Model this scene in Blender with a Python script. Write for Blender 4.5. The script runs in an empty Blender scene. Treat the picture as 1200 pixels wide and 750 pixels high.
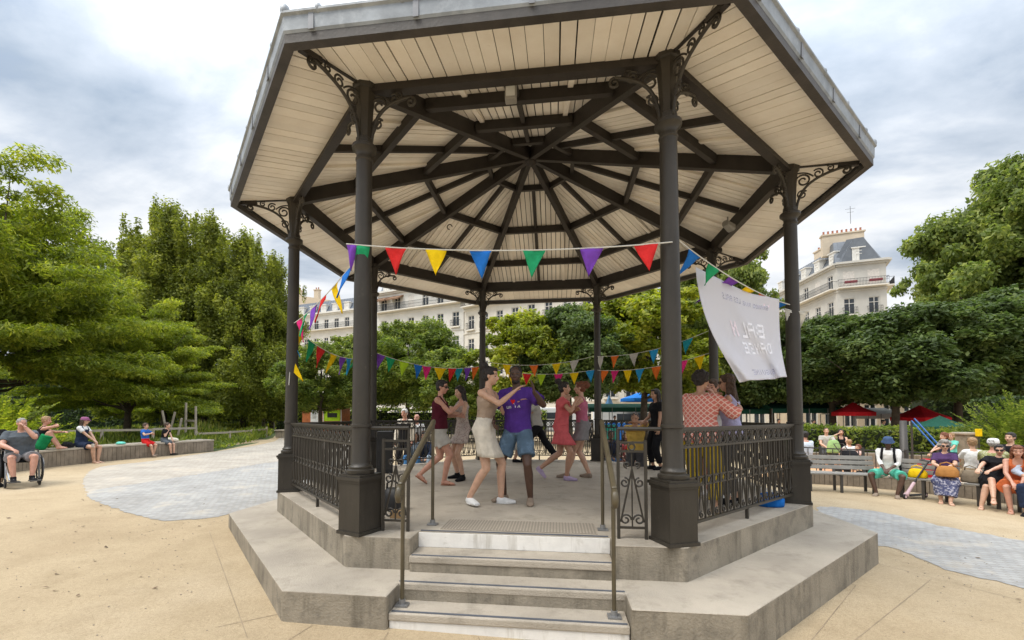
import bpy, bmesh, math, random
import numpy as np
from mathutils import Vector, Matrix

random.seed(7); rng = np.random.default_rng(7)
sc = bpy.context.scene
COL = sc.collection
PI = math.pi
R8 = math.radians

# ------------------------------------------------------------------ camera
RC = 3.75                                    # circumradius of the ring of columns
CAM = np.array([0.1127*RC, -1.9904*RC, 0.4425*RC])
YAW, PITCH = -0.1227, 0.0371
FPX, PPX, PPY = 511.86, 600-11.3, 375+92.8   # in a 1200 x 750 frame
_fh = np.array([math.sin(YAW), math.cos(YAW), 0.0]); _r = np.array([math.cos(YAW), -math.sin(YAW), 0.0])
_fw = _fh*math.cos(PITCH)+np.array([0, 0, math.sin(PITCH)]); _up = np.cross(_r, _fw)
def gz(x): return -0.02*max(-15.0, min(15.0, x))     # the square falls gently to the right
def ray(px, py): return _fw+_r*(px-PPX)/FPX-_up*(py-PPY)/FPX
def at(px, py, dep):
    p = CAM+ray(px, py)*dep; return Vector(p)
def onz(px, py, z):
    d = ray(px, py); return Vector(CAM+d*((z-CAM[2])/d[2]))
def gnd(px, py, h=0.0):
    d = ray(px, py); z = h
    for _ in range(8):
        P = CAM+d*((z-CAM[2])/d[2]); z = h+gz(P[0])
    return Vector(P)
def gat(px, dep, h=0.0):                     # ground point under a direction at a distance
    p = CAM+ray(px, 487)*dep; return Vector((p[0], p[1], gz(p[0])+h))

cam = bpy.data.cameras.new('camera'); camo = bpy.data.objects.new('camera', cam); COL.objects.link(camo)
camo.location = CAM
camo.rotation_euler = (PI/2+PITCH, 0, -YAW)
cam.sensor_width = 36; cam.lens = 36*FPX/1200
cam.shift_x = 11.3/1200; cam.shift_y = 92.8/1200
cam.clip_start = 0.05; cam.clip_end = 2000
sc.camera = camo

# ------------------------------------------------------------------ helpers
def tag(o, label=None, cat=None, group=None, kind=None):
    if label: o['label'] = label
    if cat: o['category'] = cat
    if group: o['group'] = group
    if kind: o['kind'] = kind
    return o
def empty(name, loc=(0, 0, 0), rz=0, label=None, cat=None, group=None):
    o = bpy.data.objects.new(name, None); COL.objects.link(o)
    o.location = loc; o.rotation_euler = (0, 0, rz); o.empty_display_size = .2
    return tag(o, label, cat, group)
def link(name, me, parent=None, loc=None):
    o = bpy.data.objects.new(name, me); COL.objects.link(o)
    if parent: o.parent = parent
    if loc is not None: o.location = loc
    return o
def copy_tree(o, parent=None):
    c = o.copy(); COL.objects.link(c); c.parent = parent
    for ch in list(kids.get(o.name, [])):
        d = copy_tree(ch, c)
    return c
kids = {}
_bobjs = bpy.data.objects
def children(o): return [x for x in bpy.data.objects if x.parent == o]
def dup(root, loc, rz, label=None, group=None, scale=None):
    def rec(o, par):
        c = o.copy(); COL.objects.link(c); c.parent = par
        for ch in children(o): rec(ch, c)
        return c
    r = rec(root, None); r.location = loc; r.rotation_euler = (0, 0, rz)
    if scale is not None: r.scale = (scale,)*3 if not hasattr(scale, '__len__') else scale
    if label: r['label'] = label
    if group: r['group'] = group
    return r

class MB:
    def __init__(s): s.v = []; s.f = []; s.m = []; s.cur = 0
    def add(s, vs, fs):
        b = len(s.v); s.v.extend([tuple(v) for v in vs])
        for f in fs: s.f.append(tuple(b+i for i in f)); s.m.append(s.cur)
    def box(s, c, d, rz=0, M=None):
        x, y, z = d[0]/2, d[1]/2, d[2]/2
        vs = [Vector((sx*x, sy*y, sz*z)) for sz in (-1, 1) for sy in (-1, 1) for sx in (-1, 1)]
        T = M if M is not None else Matrix.Rotation(rz, 3, 'Z')
        vs = [T@v+Vector(c) for v in vs]
        s.add(vs, [(0, 2, 3, 1), (4, 5, 7, 6), (0, 1, 5, 4), (2, 6, 7, 3), (0, 4, 6, 2), (1, 3, 7, 5)])
    def beam(s, a, b, w, h, up=(0, 0, 1), hang=0.5):
        a = Vector(a); b = Vector(b); d = (b-a).normalized(); u = Vector(up)
        r = d.cross(u)
        if r.length < 1e-5: r = d.cross(Vector((1, 0, 0)))
        r.normalize(); u = r.cross(d)
        vs = [p+r*(sx*w/2)+u*(h*(t-hang)) for p in (a, b) for t in (0, 1) for sx in (-1, 1)]
        s.add(vs, [(0, 2, 3, 1), (4, 5, 7, 6), (0, 1, 5, 4), (2, 6, 7, 3), (0, 4, 6, 2), (1, 3, 7, 5)])
    def tube(s, pts, r, n=6, closed=False, caps=True):
        pts = [Vector(p) for p in pts]; k = len(pts)
        rr = r if hasattr(r, '__len__') else [r]*k
        ref = None; rings = []
        for i, p in enumerate(pts):
            a = pts[(i-1) % k] if (i > 0 or closed) else pts[0]
            b = pts[(i+1) % k] if (i < k-1 or closed) else pts[-1]
            d = (b-a)
            if d.length < 1e-9: d = Vector((0, 0, 1))
            d.normalize()
            if ref is None:
                ref = d.cross(Vector((0, 0, 1)))
                if ref.length < .1: ref = d.cross(Vector((1, 0, 0)))
            ref = (ref-d*ref.dot(d))
            if ref.length < 1e-6: ref = d.orthogonal()
            ref.normalize(); q = d.cross(ref)
            rings.append([p+(ref*math.cos(2*PI*j/n)+q*math.sin(2*PI*j/n))*rr[i] for j in range(n)])
        vs = [v for g in rings for v in g]; fs = []
        for i in range(k if closed else k-1):
            for j in range(n):
                a = i*n+j; b = i*n+(j+1) % n; i2 = (i+1) % k
                fs.append((a, b, i2*n+(j+1) % n, i2*n+j))
        if caps and not closed:
            fs.append(tuple(reversed(range(n)))); fs.append(tuple((k-1)*n+j for j in range(n)))
        s.add(vs, fs)
    def lathe(s, prof, n=16, c=(0, 0, 0), phase=0):
        c = Vector(c); vs = []; fs = []
        for r, z in prof:
            for j in range(n):
                a = 2*PI*j/n+phase; vs.append(c+Vector((r*math.cos(a), r*math.sin(a), z)))
        for i in range(len(prof)-1):
            for j in range(n):
                fs.append((i*n+j, i*n+(j+1) % n, (i+1)*n+(j+1) % n, (i+1)*n+j))
        fs.append(tuple(reversed(range(n)))); fs.append(tuple((len(prof)-1)*n+j for j in range(n)))
        s.add(vs, fs)
    def prism(s, poly, z0, z1):
        n = len(poly); vs = [Vector((p[0], p[1], z0)) for p in poly]+[Vector((p[0], p[1], z1)) for p in poly]
        fs = [tuple(reversed(range(n))), tuple(range(n, 2*n))]+[(i, (i+1) % n, n+(i+1) % n, n+i) for i in range(n)]
        s.add(vs, fs)
    def quad(s, *p): s.add(p, [tuple(range(len(p)))])
    def ball(s, c, r, n=10, m=7, axes=None, jit=0):
        rx, ry, rz = r if hasattr(r, '__len__') else (r, r, r); c = Vector(c)
        X, Y, Z = axes if axes else (Vector((1, 0, 0)), Vector((0, 1, 0)), Vector((0, 0, 1)))
        vs = [c-Z*rz]; fs = []
        for i in range(1, m):
            t = PI*i/m-PI/2
            for j in range(n):
                a = 2*PI*j/n; k = 1+(random.uniform(-jit, jit) if jit else 0)
                vs.append(c+(X*(rx*math.cos(t)*math.cos(a))+Y*(ry*math.cos(t)*math.sin(a))+Z*(rz*math.sin(t)))*k)
        vs.append(c+Z*rz)
        for j in range(n): fs.append((0, 1+(j+1) % n, 1+j))
        for i in range(m-2):
            for j in range(n):
                a = 1+i*n+j; b = 1+i*n+(j+1) % n; fs.append((a, b, b+n, a+n))
        t = len(vs)-1
        for j in range(n): fs.append((t, 1+(m-2)*n+j, 1+(m-2)*n+(j+1) % n))
        s.add(vs, fs)
    def cap(s, a, b, ra, rb, n=10, flat=False, sq=1.0, side=None):
        """tapered capsule (flat=True: cut ends); sq squashes it across 'side'"""
        a = Vector(a); b = Vector(b); d = b-a
        if d.length < 1e-6: d = Vector((0, 0, 1e-4)); b = a+d
        d.normalize()
        X = Vector(side)-d*Vector(side).dot(d) if side is not None else d.orthogonal()
        if X.length < 1e-5: X = d.orthogonal()
        X.normalize(); Y = d.cross(X)
        rows = []
        if not flat:
            for t in (-80, -50, -25): rows.append((a+d*ra*math.sin(R8(t)), ra*math.cos(R8(t))))
        rows.append((a, ra)); rows.append((b, rb))
        if not flat:
            for t in (25, 50, 80): rows.append((b+d*rb*math.sin(R8(t)), rb*math.cos(R8(t))))
        vs = [p+(X*math.cos(2*PI*j/n)+Y*math.sin(2*PI*j/n)*sq)*r for p, r in rows for j in range(n)]
        fs = [(i*n+j, i*n+(j+1) % n, (i+1)*n+(j+1) % n, (i+1)*n+j) for i in range(len(rows)-1) for j in range(n)]
        fs.append(tuple(reversed(range(n)))); fs.append(tuple((len(rows)-1)*n+j for j in range(n)))
        s.add(vs, fs)
    def loft(s, secs, n=16, sup=2.3):
        """secs: (centre, X, Y, rx, ry)"""
        vs = []
        for c, X, Y, rx, ry in secs:
            for j in range(n):
                a = 2*PI*j/n; ca, sa = math.cos(a), math.sin(a)
                k = (abs(ca)**sup+abs(sa)**sup)**(-1/sup)
                vs.append(Vector(c)+X*(rx*ca*k)+Y*(ry*sa*k))
        m = len(secs)
        fs = [(i*n+j, i*n+(j+1) % n, (i+1)*n+(j+1) % n, (i+1)*n+j) for i in range(m-1) for j in range(n)]
        fs.append(tuple(reversed(range(n)))); fs.append(tuple((m-1)*n+j for j in range(n)))
        s.add(vs, fs)
    def mesh(s, name, mats=None, smooth=False):
        me = bpy.data.meshes.new(name); me.from_pydata(s.v, [], s.f)
        if mats:
            for m in (mats if isinstance(mats, (list, tuple)) else [mats]): me.materials.append(m)
            if isinstance(mats, (list, tuple)) and len(mats) > 1: me.polygons.foreach_set('material_index', s.m)
        if smooth is True: me.polygons.foreach_set('use_smooth', [True]*len(s.f))
        me.update(); return me
    def build(s, name, mats, parent=None, smooth=False, loc=None, auto=None, bevel=0):
        me = s.mesh(name, mats, smooth=(smooth or auto is not None))
        o = link(name, me, parent, loc)
        if auto is not None:
            bm = bmesh.new(); bm.from_mesh(me)
            for e in bm.edges:
                e.smooth = not (len(e.link_faces) == 2 and e.calc_face_angle(0) > R8(auto))
            bm.to_mesh(me); bm.free()
        if bevel:
            md = o.modifiers.new('bevel', 'BEVEL'); md.width = bevel; md.segments = 2; md.limit_method = 'ANGLE'; md.angle_limit = R8(35)
        return o

# ------------------------------------------------------------------ materials
MATS = {}
def newmat(name):
    m = bpy.data.materials.new(name); m.use_nodes = True
    nt = m.node_tree; b = nt.nodes['Principled BSDF']; return m, nt, b
def N(nt, t, **kw):
    n = nt.nodes.new(t)
    for k, v in kw.items():
        if k in n.inputs.keys(): n.inputs[k].default_value = v
        else: setattr(n, k, v)
    return n
def ramp(nt, fac, stops):
    r = nt.nodes.new('ShaderNodeValToRGB'); e = r.color_ramp.elements
    while len(e) < len(stops): e.new(.5)
    for i, (p, c) in enumerate(stops): e[i].position = p; e[i].color = (*c, 1) if len(c) == 3 else c
    nt.links.new(fac, r.inputs[0]); return r.outputs[0]
def mul(c, k): return tuple(min(1, x*k) for x in c)
def M(name, col, rough=.7, var=.15, scale=4, bump=0, bscale=40, metal=0, detail=4, space='Object', spec=.5, blotch=None, streak=None, coat=0):
    if name in MATS: return MATS[name]
    m, nt, b = newmat(name); L = nt.links.new
    tc = N(nt, 'ShaderNodeTexCoord'); co = tc.outputs[space]
    n1 = N(nt, 'ShaderNodeTexNoise', Scale=scale, Detail=detail, Roughness=.6); L(co, n1.inputs['Vector'])
    c = ramp(nt, n1.outputs['Fac'], [(.3, mul(col, 1-var)), (.7, mul(col, 1+var))])
    if blotch:
        n3 = N(nt, 'ShaderNodeTexNoise', Scale=blotch[1], Detail=8, Roughness=.7); L(co, n3.inputs['Vector'])
        f = ramp(nt, n3.outputs['Fac'], [(blotch[2], (0, 0, 0)), (blotch[3], (1, 1, 1))])
        mx = N(nt, 'ShaderNodeMix', data_type='RGBA'); L(f, mx.inputs[0]); L(c, mx.inputs[6]); mx.inputs[7].default_value = (*blotch[0], 1); c = mx.outputs[2]
    if streak:                                   # run-down stains: noise drawn out vertically
        mp = N(nt, 'ShaderNodeMapping'); mp.inputs['Scale'].default_value = (1, 1, .12); L(co, mp.inputs[0])
        n4 = N(nt, 'ShaderNodeTexNoise', Scale=streak[1], Detail=7, Roughness=.7); L(mp.outputs[0], n4.inputs['Vector'])
        f = ramp(nt, n4.outputs['Fac'], [(streak[2], (0, 0, 0)), (streak[3], (.85, .85, .85))])
        mx = N(nt, 'ShaderNodeMix', data_type='RGBA'); L(f, mx.inputs[0]); L(c, mx.inputs[6]); mx.inputs[7].default_value = (*streak[0], 1); c = mx.outputs[2]
    L(c, b.inputs['Base Color'])
    b.inputs['Roughness'].default_value = rough; b.inputs['Metallic'].default_value = metal
    b.inputs['Specular IOR Level'].default_value = spec
    if coat: b.inputs['Coat Weight'].default_value = coat
    if bump:
        n2 = N(nt, 'ShaderNodeTexNoise', Scale=bscale, Detail=5, Roughness=.6); L(co, n2.inputs['Vector'])
        bp = N(nt, 'ShaderNodeBump', Strength=bump, Distance=.02); L(n2.outputs['Fac'], bp.inputs['Height']); L(bp.outputs[0], b.inputs['Normal'])
    MATS[name] = m; return m

iron = M('bronze_paint', (.036, .031, .024), spec=.4, rough=.42, var=.18, scale=3, bump=.12, bscale=90, blotch=((.10, .088, .07), 9, .62, .8), streak=((.022, .018, .014), 9, .5, .75))
beamm = M('dark_timber', (.022, .017, .013), rough=.6, var=.3, scale=6, bump=.2, bscale=50)
fascm = M('fascia_paint', (.045, .039, .034), rough=.55, var=.3, scale=5, bump=.15, streak=((.03, .026, .022), 6, .5, .8))
board = None
def board_mat():
    m, nt, b = newmat('cream_board'); L = nt.links.new
    tc = N(nt, 'ShaderNodeTexCoord'); g = N(nt, 'ShaderNodeNewGeometry')
    n1 = N(nt, 'ShaderNodeTexNoise', Scale=3.0, Detail=6, Roughness=.65); L(tc.outputs['Object'], n1.inputs['Vector'])
    c = ramp(nt, n1.outputs['Fac'], [(.3, (.80, .73, .63)), (.72, (.89, .84, .75))])
    hs = N(nt, 'ShaderNodeHueSaturation'); mr = N(nt, 'ShaderNodeMapRange')
    mr.inputs['To Min'].default_value = .9; mr.inputs['To Max'].default_value = 1.05
    L(g.outputs['Random Per Island'], mr.inputs['Value']); L(mr.outputs[0], hs.inputs['Value']); L(c, hs.inputs['Color'])
    n2 = N(nt, 'ShaderNodeTexNoise', Scale=14.0, Detail=8, Roughness=.75); L(tc.outputs['Object'], n2.inputs['Vector'])
    f = ramp(nt, n2.outputs['Fac'], [(.64, (0, 0, 0)), (.78, (1, 1, 1))])
    mx = N(nt, 'ShaderNodeMix', data_type='RGBA'); L(f, mx.inputs[0]); L(hs.outputs[0], mx.inputs[6]); mx.inputs[7].default_value = (.42, .33, .25, 1)
    L(mx.outputs[2], b.inputs['Base Color']); b.inputs['Roughness'].default_value = .6
    bp = N(nt, 'ShaderNodeBump', Strength=.15, Distance=.01); L(n2.outputs['Fac'], bp.inputs['Height']); L(bp.outputs[0], b.inputs['Normal'])
    return m
board = board_mat()
zinc = M('zinc_sheet', (.24, .265, .29), rough=.5, var=.3, scale=3.5, metal=.25, bump=.1, bscale=12, blotch=((.36, .39, .42), 5, .5, .75))
zincd = M('zinc_seam', (.2, .21, .23), rough=.5, var=.3, metal=.25)
conc = M('concrete', (.40, .352, .285), rough=.85, var=.2, scale=1.3, bump=.5, bscale=70, detail=10, blotch=((.24, .21, .165), 3.5, .52, .8))
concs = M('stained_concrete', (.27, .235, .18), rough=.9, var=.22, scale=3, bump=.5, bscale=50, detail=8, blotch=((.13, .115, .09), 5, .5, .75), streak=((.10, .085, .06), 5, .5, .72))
white = M('white_riser_paint', (.74, .72, .68), rough=.6, var=.07, scale=8, bump=.1, blotch=((.42, .39, .34), 7, .55, .8), streak=((.4, .37, .31), 8, .52, .75))
nosing = M('nosing_strip', (.09, .10, .12), rough=.5, var=.2)
steel = M('galvanised_foot', (.25, .25, .25), rough=.45, var=.2, metal=.5)

def V8(k, R):
    a = R8(-112.5+45*k); return Vector((R*math.cos(a), R*math.sin(a), 0))

# ================================================================== BANDSTAND
RU, RL, RE = 1.0446*RC, 1.2107*RC, 1.2284*RC
ZL, ZF = .272, .555
AP = math.cos(PI/8)
bs = empty('bandstand', (0, 0, 0), 0, 'octagonal bandstand with bronze iron columns, cream boarded ceiling and concrete steps', 'bandstand')
def octo(R, notch=None):
    pts = [V8(k, R) for k in range(8)]            # k=0 front left, 1 front right
    if notch:
        x0, x1, yb = notch; yf = pts[0].y
        pts = [pts[0], Vector((x0, yf, 0)), Vector((x0, yb, 0)), Vector((x1, yb, 0)), Vector((x1, yf, 0))]+pts[1:]
    return pts
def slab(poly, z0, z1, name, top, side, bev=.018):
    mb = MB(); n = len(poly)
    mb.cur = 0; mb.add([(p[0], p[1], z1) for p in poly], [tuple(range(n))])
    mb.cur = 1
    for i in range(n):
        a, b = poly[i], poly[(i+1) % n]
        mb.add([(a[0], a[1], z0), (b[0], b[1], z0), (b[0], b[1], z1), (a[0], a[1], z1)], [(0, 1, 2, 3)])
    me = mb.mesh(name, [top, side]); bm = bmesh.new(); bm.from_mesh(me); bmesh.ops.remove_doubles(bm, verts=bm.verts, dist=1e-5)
    bmesh.ops.triangulate(bm, faces=[f for f in bm.faces if len(f.verts) > 4])
    bm.to_mesh(me); bm.free()
    o = link(name, me, bs)
    md = o.modifiers.new('b', 'BEVEL'); md.width = bev; md.segments = 2; md.limit_method = 'ANGLE'; md.angle_limit = R8(40)
    return o
slab(octo(RL, (-.875, .95, -3.92)), -.25, ZL, 'lower_platform', conc, concs)
slab(octo(RU, (-.885, .90, -3.372)), ZL-.02, ZF, 'floor_platform', conc, concs)
# steps
for x0, x1, yf, yb, zt, rm in ((-.872, .946, -4.17, -3.90, .136, white), (-.90, .965, -3.925, -3.66, .272+.003, concs), (-.882, .897, -3.672, -3.36, .412, concs)):
    mb = MB()
    mb.cur = 0; mb.box(((x0+x1)/2, (yf+yb)/2, (zt-.03)), (x1-x0, yb-yf, .06))
    mb.cur = 1; mb.box(((x0+x1)/2, (yf+yb)/2+.006, (zt-.06-.12)), (x1-x0-.004, yb-yf-.012, .24))
    st = mb.build('step', [conc, rm], bs, bevel=.01)
    nb = MB(); nb.box(((x0+x1)/2, yf+.035, zt+.001), (x1-x0-.03, .022, .008)); nb.build('nosing', nosing, st)
mb = MB(); mb.box((0.0075, -3.383, ZF-.075), (1.778, .022, .13)); mb.build('top_riser', white, bs)
mb = MB(); mb.box((0.0075, -3.35, ZF+.002), (1.76, .024, .007)); mb.build('nosing', nosing, bs)
# tactile strip of studs on the floor behind the top step
mb = MB()
mb.box((.05, -3.09, ZF+.002), (1.5, .40, .006))
def studs():
    m, nt, b = newmat('tactile_studs'); tc = N(nt, 'ShaderNodeTexCoord'); bt = N(nt, 'ShaderNodeTexBrick', Scale=1.0); bt.offset = 0
    bt.inputs['Brick Width'].default_value = .03; bt.inputs['Row Height'].default_value = .045; bt.inputs['Mortar Size'].default_value = .009; bt.inputs['Color1'].default_value = (.40, .35, .28, 1); bt.inputs['Color2'].default_value = (.44, .39, .31, 1); bt.inputs['Mortar'].default_value = (.26, .225, .18, 1)
    nt.links.new(tc.outputs['Object'], bt.inputs['Vector']); nt.links.new(bt.outputs['Color'], b.inputs['Base Color']); b.inputs['Roughness'].default_value = .8
    bp = N(nt, 'ShaderNodeBump', Strength=.6, Distance=.005); bp.invert = True; nt.links.new(bt.outputs['Fac'], bp.inputs['Height']); nt.links.new(bp.outputs[0], b.inputs['Normal']); return m
mb.build('tactile_strip', studs(), bs)

# columns ------------------------------------------------------------
ZR, ZT = 1.1408*RC, 1.2827*RC
def spiral(c, r0, turns, a0, sgn=1, n=22, shrink=.28):
    return [(c[0]+r0*(1-(1-shrink)*i/n)*math.cos(a0+sgn*2*PI*turns*i/n), c[1]+r0*(1-(1-shrink)*i/n)*math.sin(a0+sgn*2*PI*turns*i/n)) for i in range(n+1)]
def bez(p0, p1, p2, p3, n=14):
    out = []
    for i in range(n+1):
        t = i/n; u = 1-t
        out.append(tuple(u**3*a+3*u*u*t*b+3*u*t*t*c+t**3*d for a, b, c, d in zip(p0, p1, p2, p3)))
    return out
def bracket_mesh(L, Hh, name):
    """scrolled iron bracket in the local XZ plane, x away from the column, top at z=0"""
    mb = MB()
    def ln(pts, r): mb.tube([(p[0], 0, p[1]) for p in pts], r, 6)
    ln(bez((.07, -Hh), (.10, -Hh*.45), (L*.35, -.10), (L*.9, -.065), 18), .017)
    ln(spiral((L*.9, -.115), .05, 1.15, PI/2, -1), .014)
    ln(spiral((.15, -.13), .085, 1.4, PI*.9, -1), .011)
    ln(spiral((.135, -.31), .06, 1.4, PI*.2, 1), .010)
    ln(spiral((.31, -.075), .062, 1.4, PI*.75, -1), .010)
    ln(spiral((L*.66, -.04), .042, 1.3, PI*.75, -1), .009)
    ln(bez((.07, -.02), (.14, -.02), (.2, -.03), (.26, -.1)), .009)
    ln(bez((.07, -.42), (.11, -.40), (.10, -.33), (.17, -.27)), .009)
    return mb.mesh(name, iron, True)
br_out = bracket_mesh(.66, .50, 'bracket_long'); br_side = bracket_mesh(.52, .48, 'bracket_short')
mbp = MB()
mbp.box((0, 0, .015), (.30, .30, .03)); mbp.box((0, 0, .25), (.272, .272, .46)); mbp.box((0, 0, .491), (.292, .292, .022)); mbp.box((0, 0, .516), (.315, .315, .028)); mbp.box((0, 0, .54), (.275, .275, .022))
pl_me = mbp.mesh('plinth', iron)
mbs = MB()
mbs.lathe([(.125, .551), (.13, .565), (.13, .59), (.108, .602), (.112, .62), (.096, .635), (.088, .66), (.086, .99), (.098, .995), (.098, 1.02), (.086, 1.025), (.084, 1.9), (.076, ZR-ZF-.14), (.084, ZR-ZF-.13), (.084, ZR-ZF-.115), (.075, ZR-ZF-.10), (.078, ZR-ZF-.06), (.105, ZR-ZF-.03), (.118, ZR-ZF-.02), (.118, ZR-ZF+.012), (.1, ZR-ZF+.025), (.07, ZR-ZF+.035)], 20)
sh_me = mbs.mesh('shaft', iron, True)
bm = bmesh.new(); bm.from_mesh(sh_me)
for e in bm.edges: e.smooth = not (len(e.link_faces) == 2 and e.calc_face_angle(0) > R8(38))
bm.to_mesh(sh_me); bm.free()
mbc = MB()
zc = ZR-ZF+.03; hc = ZT-ZR+.06
n = 4
mbc.lathe([(.085, zc), (.085, zc+.05), (.075, zc+.06), (.072, zc+.12), (.085, zc+hc*.6), (.105, zc+hc-.06), (.125, zc+hc-.05), (.125, zc+hc)], 8, phase=PI/8)
cap_me = mbc.mesh('capital', iron)
for k in range(8):
    p = V8(k, RC); a = R8(-112.5+45*k)
    c = empty('column', (p.x, p.y, ZF), a); c.parent = bs; del_ = c
    link('plinth', pl_me, c); link('shaft', sh_me, c); link('capital', cap_me, c)
    for ang, me in ((0, br_out), (R8(112.5), br_side), (-R8(112.5), br_side)):
        b = link('bracket', me, c); b.location = (0, 0, ZT-ZF+.01); b.rotation_euler = (0, 0, ang)

# roof --------------------------------------------------------------------
def zb(r): return 6.32-1.286*(r/RC)   # underside of the inner boards at vertex radius r
def zo(r): return 4.905-(r-RC)/(RE-RC)*.145   # underside of the flatter overhang boards
ROUT = RE-.10/AP
def sector(k):                                  # side between V8(k) and V8(k+1): outward normal and tangent
    a = R8(-90+45*k); return Vector((math.cos(a), math.sin(a), 0)), Vector((-math.sin(a), math.cos(a), 0))
T22 = math.tan(PI/8)
for k in range(8):
    nrm, tan = sector(k); rs = random.Random(50+k)
    mb = MB(); half = ROUT*AP*T22; s = -half+rs.uniform(.0, .08)
    apo = ROUT*AP
    for part in ('outer', 'inner'):
        s = -half; w0, w1 = (.11, .15) if part == 'outer' else (.095, .105)
        ro0, ri0 = (apo, RC*AP+.035) if part == 'outer' else (RC*AP-.02, .02)
        while s < half:
            w = rs.uniform(w0, w1); gap = rs.choice([.003, .004, .005, .006, .008, .014, .020] if part == 'outer' else [.011, .013, .015, .018])
            a, b = s+gap/2, min(s+w-gap/2, half)
            if b-a > .01:
                def rin(x): return max(ri0, abs(x)/T22+.004)
                dz = rs.uniform(-.002, .002)
                pts = []
                if rin(a) < ro0 or rin(b) < ro0:
                    xs = [a]+([0.0] if a < 0 < b and ri0 < .05 else [])+[b]
                    # inner edge from a to b, then outer edge back
                    inner = [(x, min(rin(x), ro0)) for x in xs]
                    outer = [(b, ro0), (a, ro0)]
                    # trim the corner of boards cut by the hip
                    if rin(b) >= ro0: xb = ro0*T22; inner = [(a, rin(a)), (xb, ro0)]; outer = [(a, ro0)]
                    if rin(a) >= ro0: xa = -ro0*T22; inner = [(xa, ro0), (b, rin(b))]; outer = [(b, ro0)]
                    poly = inner+outer
                    lo = []; hi = []
                    for x, r in poly:
                        q = nrm*r+tan*x; z = (zo(r/AP) if part == 'outer' else zb(r/AP))+dz; lo.append((q.x, q.y, z)); hi.append((q.x, q.y, z+.018))
                    m = len(poly)
                    mb.add(lo+hi, [tuple(range(m)), tuple(reversed(range(m, 2*m)))]+[(i, m+i, m+(i+1) % m, (i+1) % m) for i in range(m)])
            s += w
    mb.build('ceiling_boards', board, bs)
# covering (closed, opaque) above the boards
mb = MB()
def zt(r): return zb(r)+.03
rings = [0.02, RE-.05]
vs = [(0, 0, zt(0)+.03)]+[tuple(V8(k, RE-.06)+Vector((0, 0, zt(RE-.06)))) for k in range(8)]
vs2 = [(0, 0, zt(0)+.45)]+[tuple(V8(k, RE-.02)+Vector((0, 0, zt(RE)+.10))) for k in range(8)]
mb.add(vs+vs2, [(0, 1+k, 1+(k+1) % 8) for k in range(8)]+[(9, 10+(k+1) % 8, 10+k) for k in range(8)]+[(1+k, 10+k, 10+(k+1) % 8, 1+(k+1) % 8) for k in range(8)])
mb.build('roof_covering', M('dark_underlay', (.07, .06, .05), rough=.8), bs)
ZE = 1.2506*RC
def ringpiece(name, r_out, r_in, z0, z1, mat, prnt=bs, inset=0):
    for k in range(8):
        mb = MB(); a, b, c, d = V8(k, r_out), V8(k+1, r_out), V8(k+1, r_in), V8(k, r_in)
        mb.prism([a, b, c, d], z0, z1); mb.build(name, mat, prnt)
ringpiece('fascia', RE, RE-.085, ZE, ZE+.075, fascm)
for k in range(8):
    nrm, tan = sector(k); a, b = V8(k, RE), V8(k+1, RE); L = (b-a).length
    mb = MB(); z0 = ZE+.078
    prof = [(-.03, 0), (.0, 0), (.012, .02), (.016, .135), (.034, .15), (.034, .168), (.0, .178), (-.05, .175)]
    vs = []
    for v in (a, b):
        dr = v.normalized()/AP
        for dx, dz in prof: q = v+dr*dx; vs.append((q.x, q.y, z0+dz))
    m = len(prof); mb.add(vs, [(i, m+i, m+(i+1) % m, (i+1) % m) for i in range(m)]+[tuple(range(m)), tuple(reversed(range(m, 2*m)))])
    gt = mb.build('zinc_gutter', zinc, bs)
    nn = 4
    for i in range(nn):
        sb = MB()
        t = (i+.28+random.uniform(-.03, .03))/nn; q = a.lerp(b, t)+nrm*.018
        sb.beam(tuple(q+Vector((0, 0, z0+.004))), tuple(q+Vector((0, 0, z0+.15))), .045, .007, up=tuple(nrm)); sb.build('seam', zincd, gt)
    cb = MB()
    for i in range(5):
        q = a.lerp(b, (i+.42)/5)+nrm*-.01
        cb.tube([tuple(q+nrm*.02+Vector((0, 0, z0+.165))), tuple(q-nrm*.25+Vector((0, 0, z0+.215)))], [.03, .03], 8)
        cb.ball(tuple(q+nrm*.02+Vector((0, 0, z0+.172))), (.03, .03, .045), 8, 6)
    q = a*(1.0)
    cb.ball((a.x, a.y, z0+.19), (.04, .04, .06), 8, 6)
    cb.build('batten_roll', zinc, gt, smooth=True)
# zinc roof sheets above
mb = MB()
for k in range(8):
    a, b = V8(k, RE-.03), V8(k+1, RE-.03); z = ZE+.24
    mb.add([(a.x, a.y, z), (b.x, b.y, z), (0, 0, 7.1)], [(0, 1, 2)])
mb.build('roof_sheets', zinc, bs)
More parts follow.
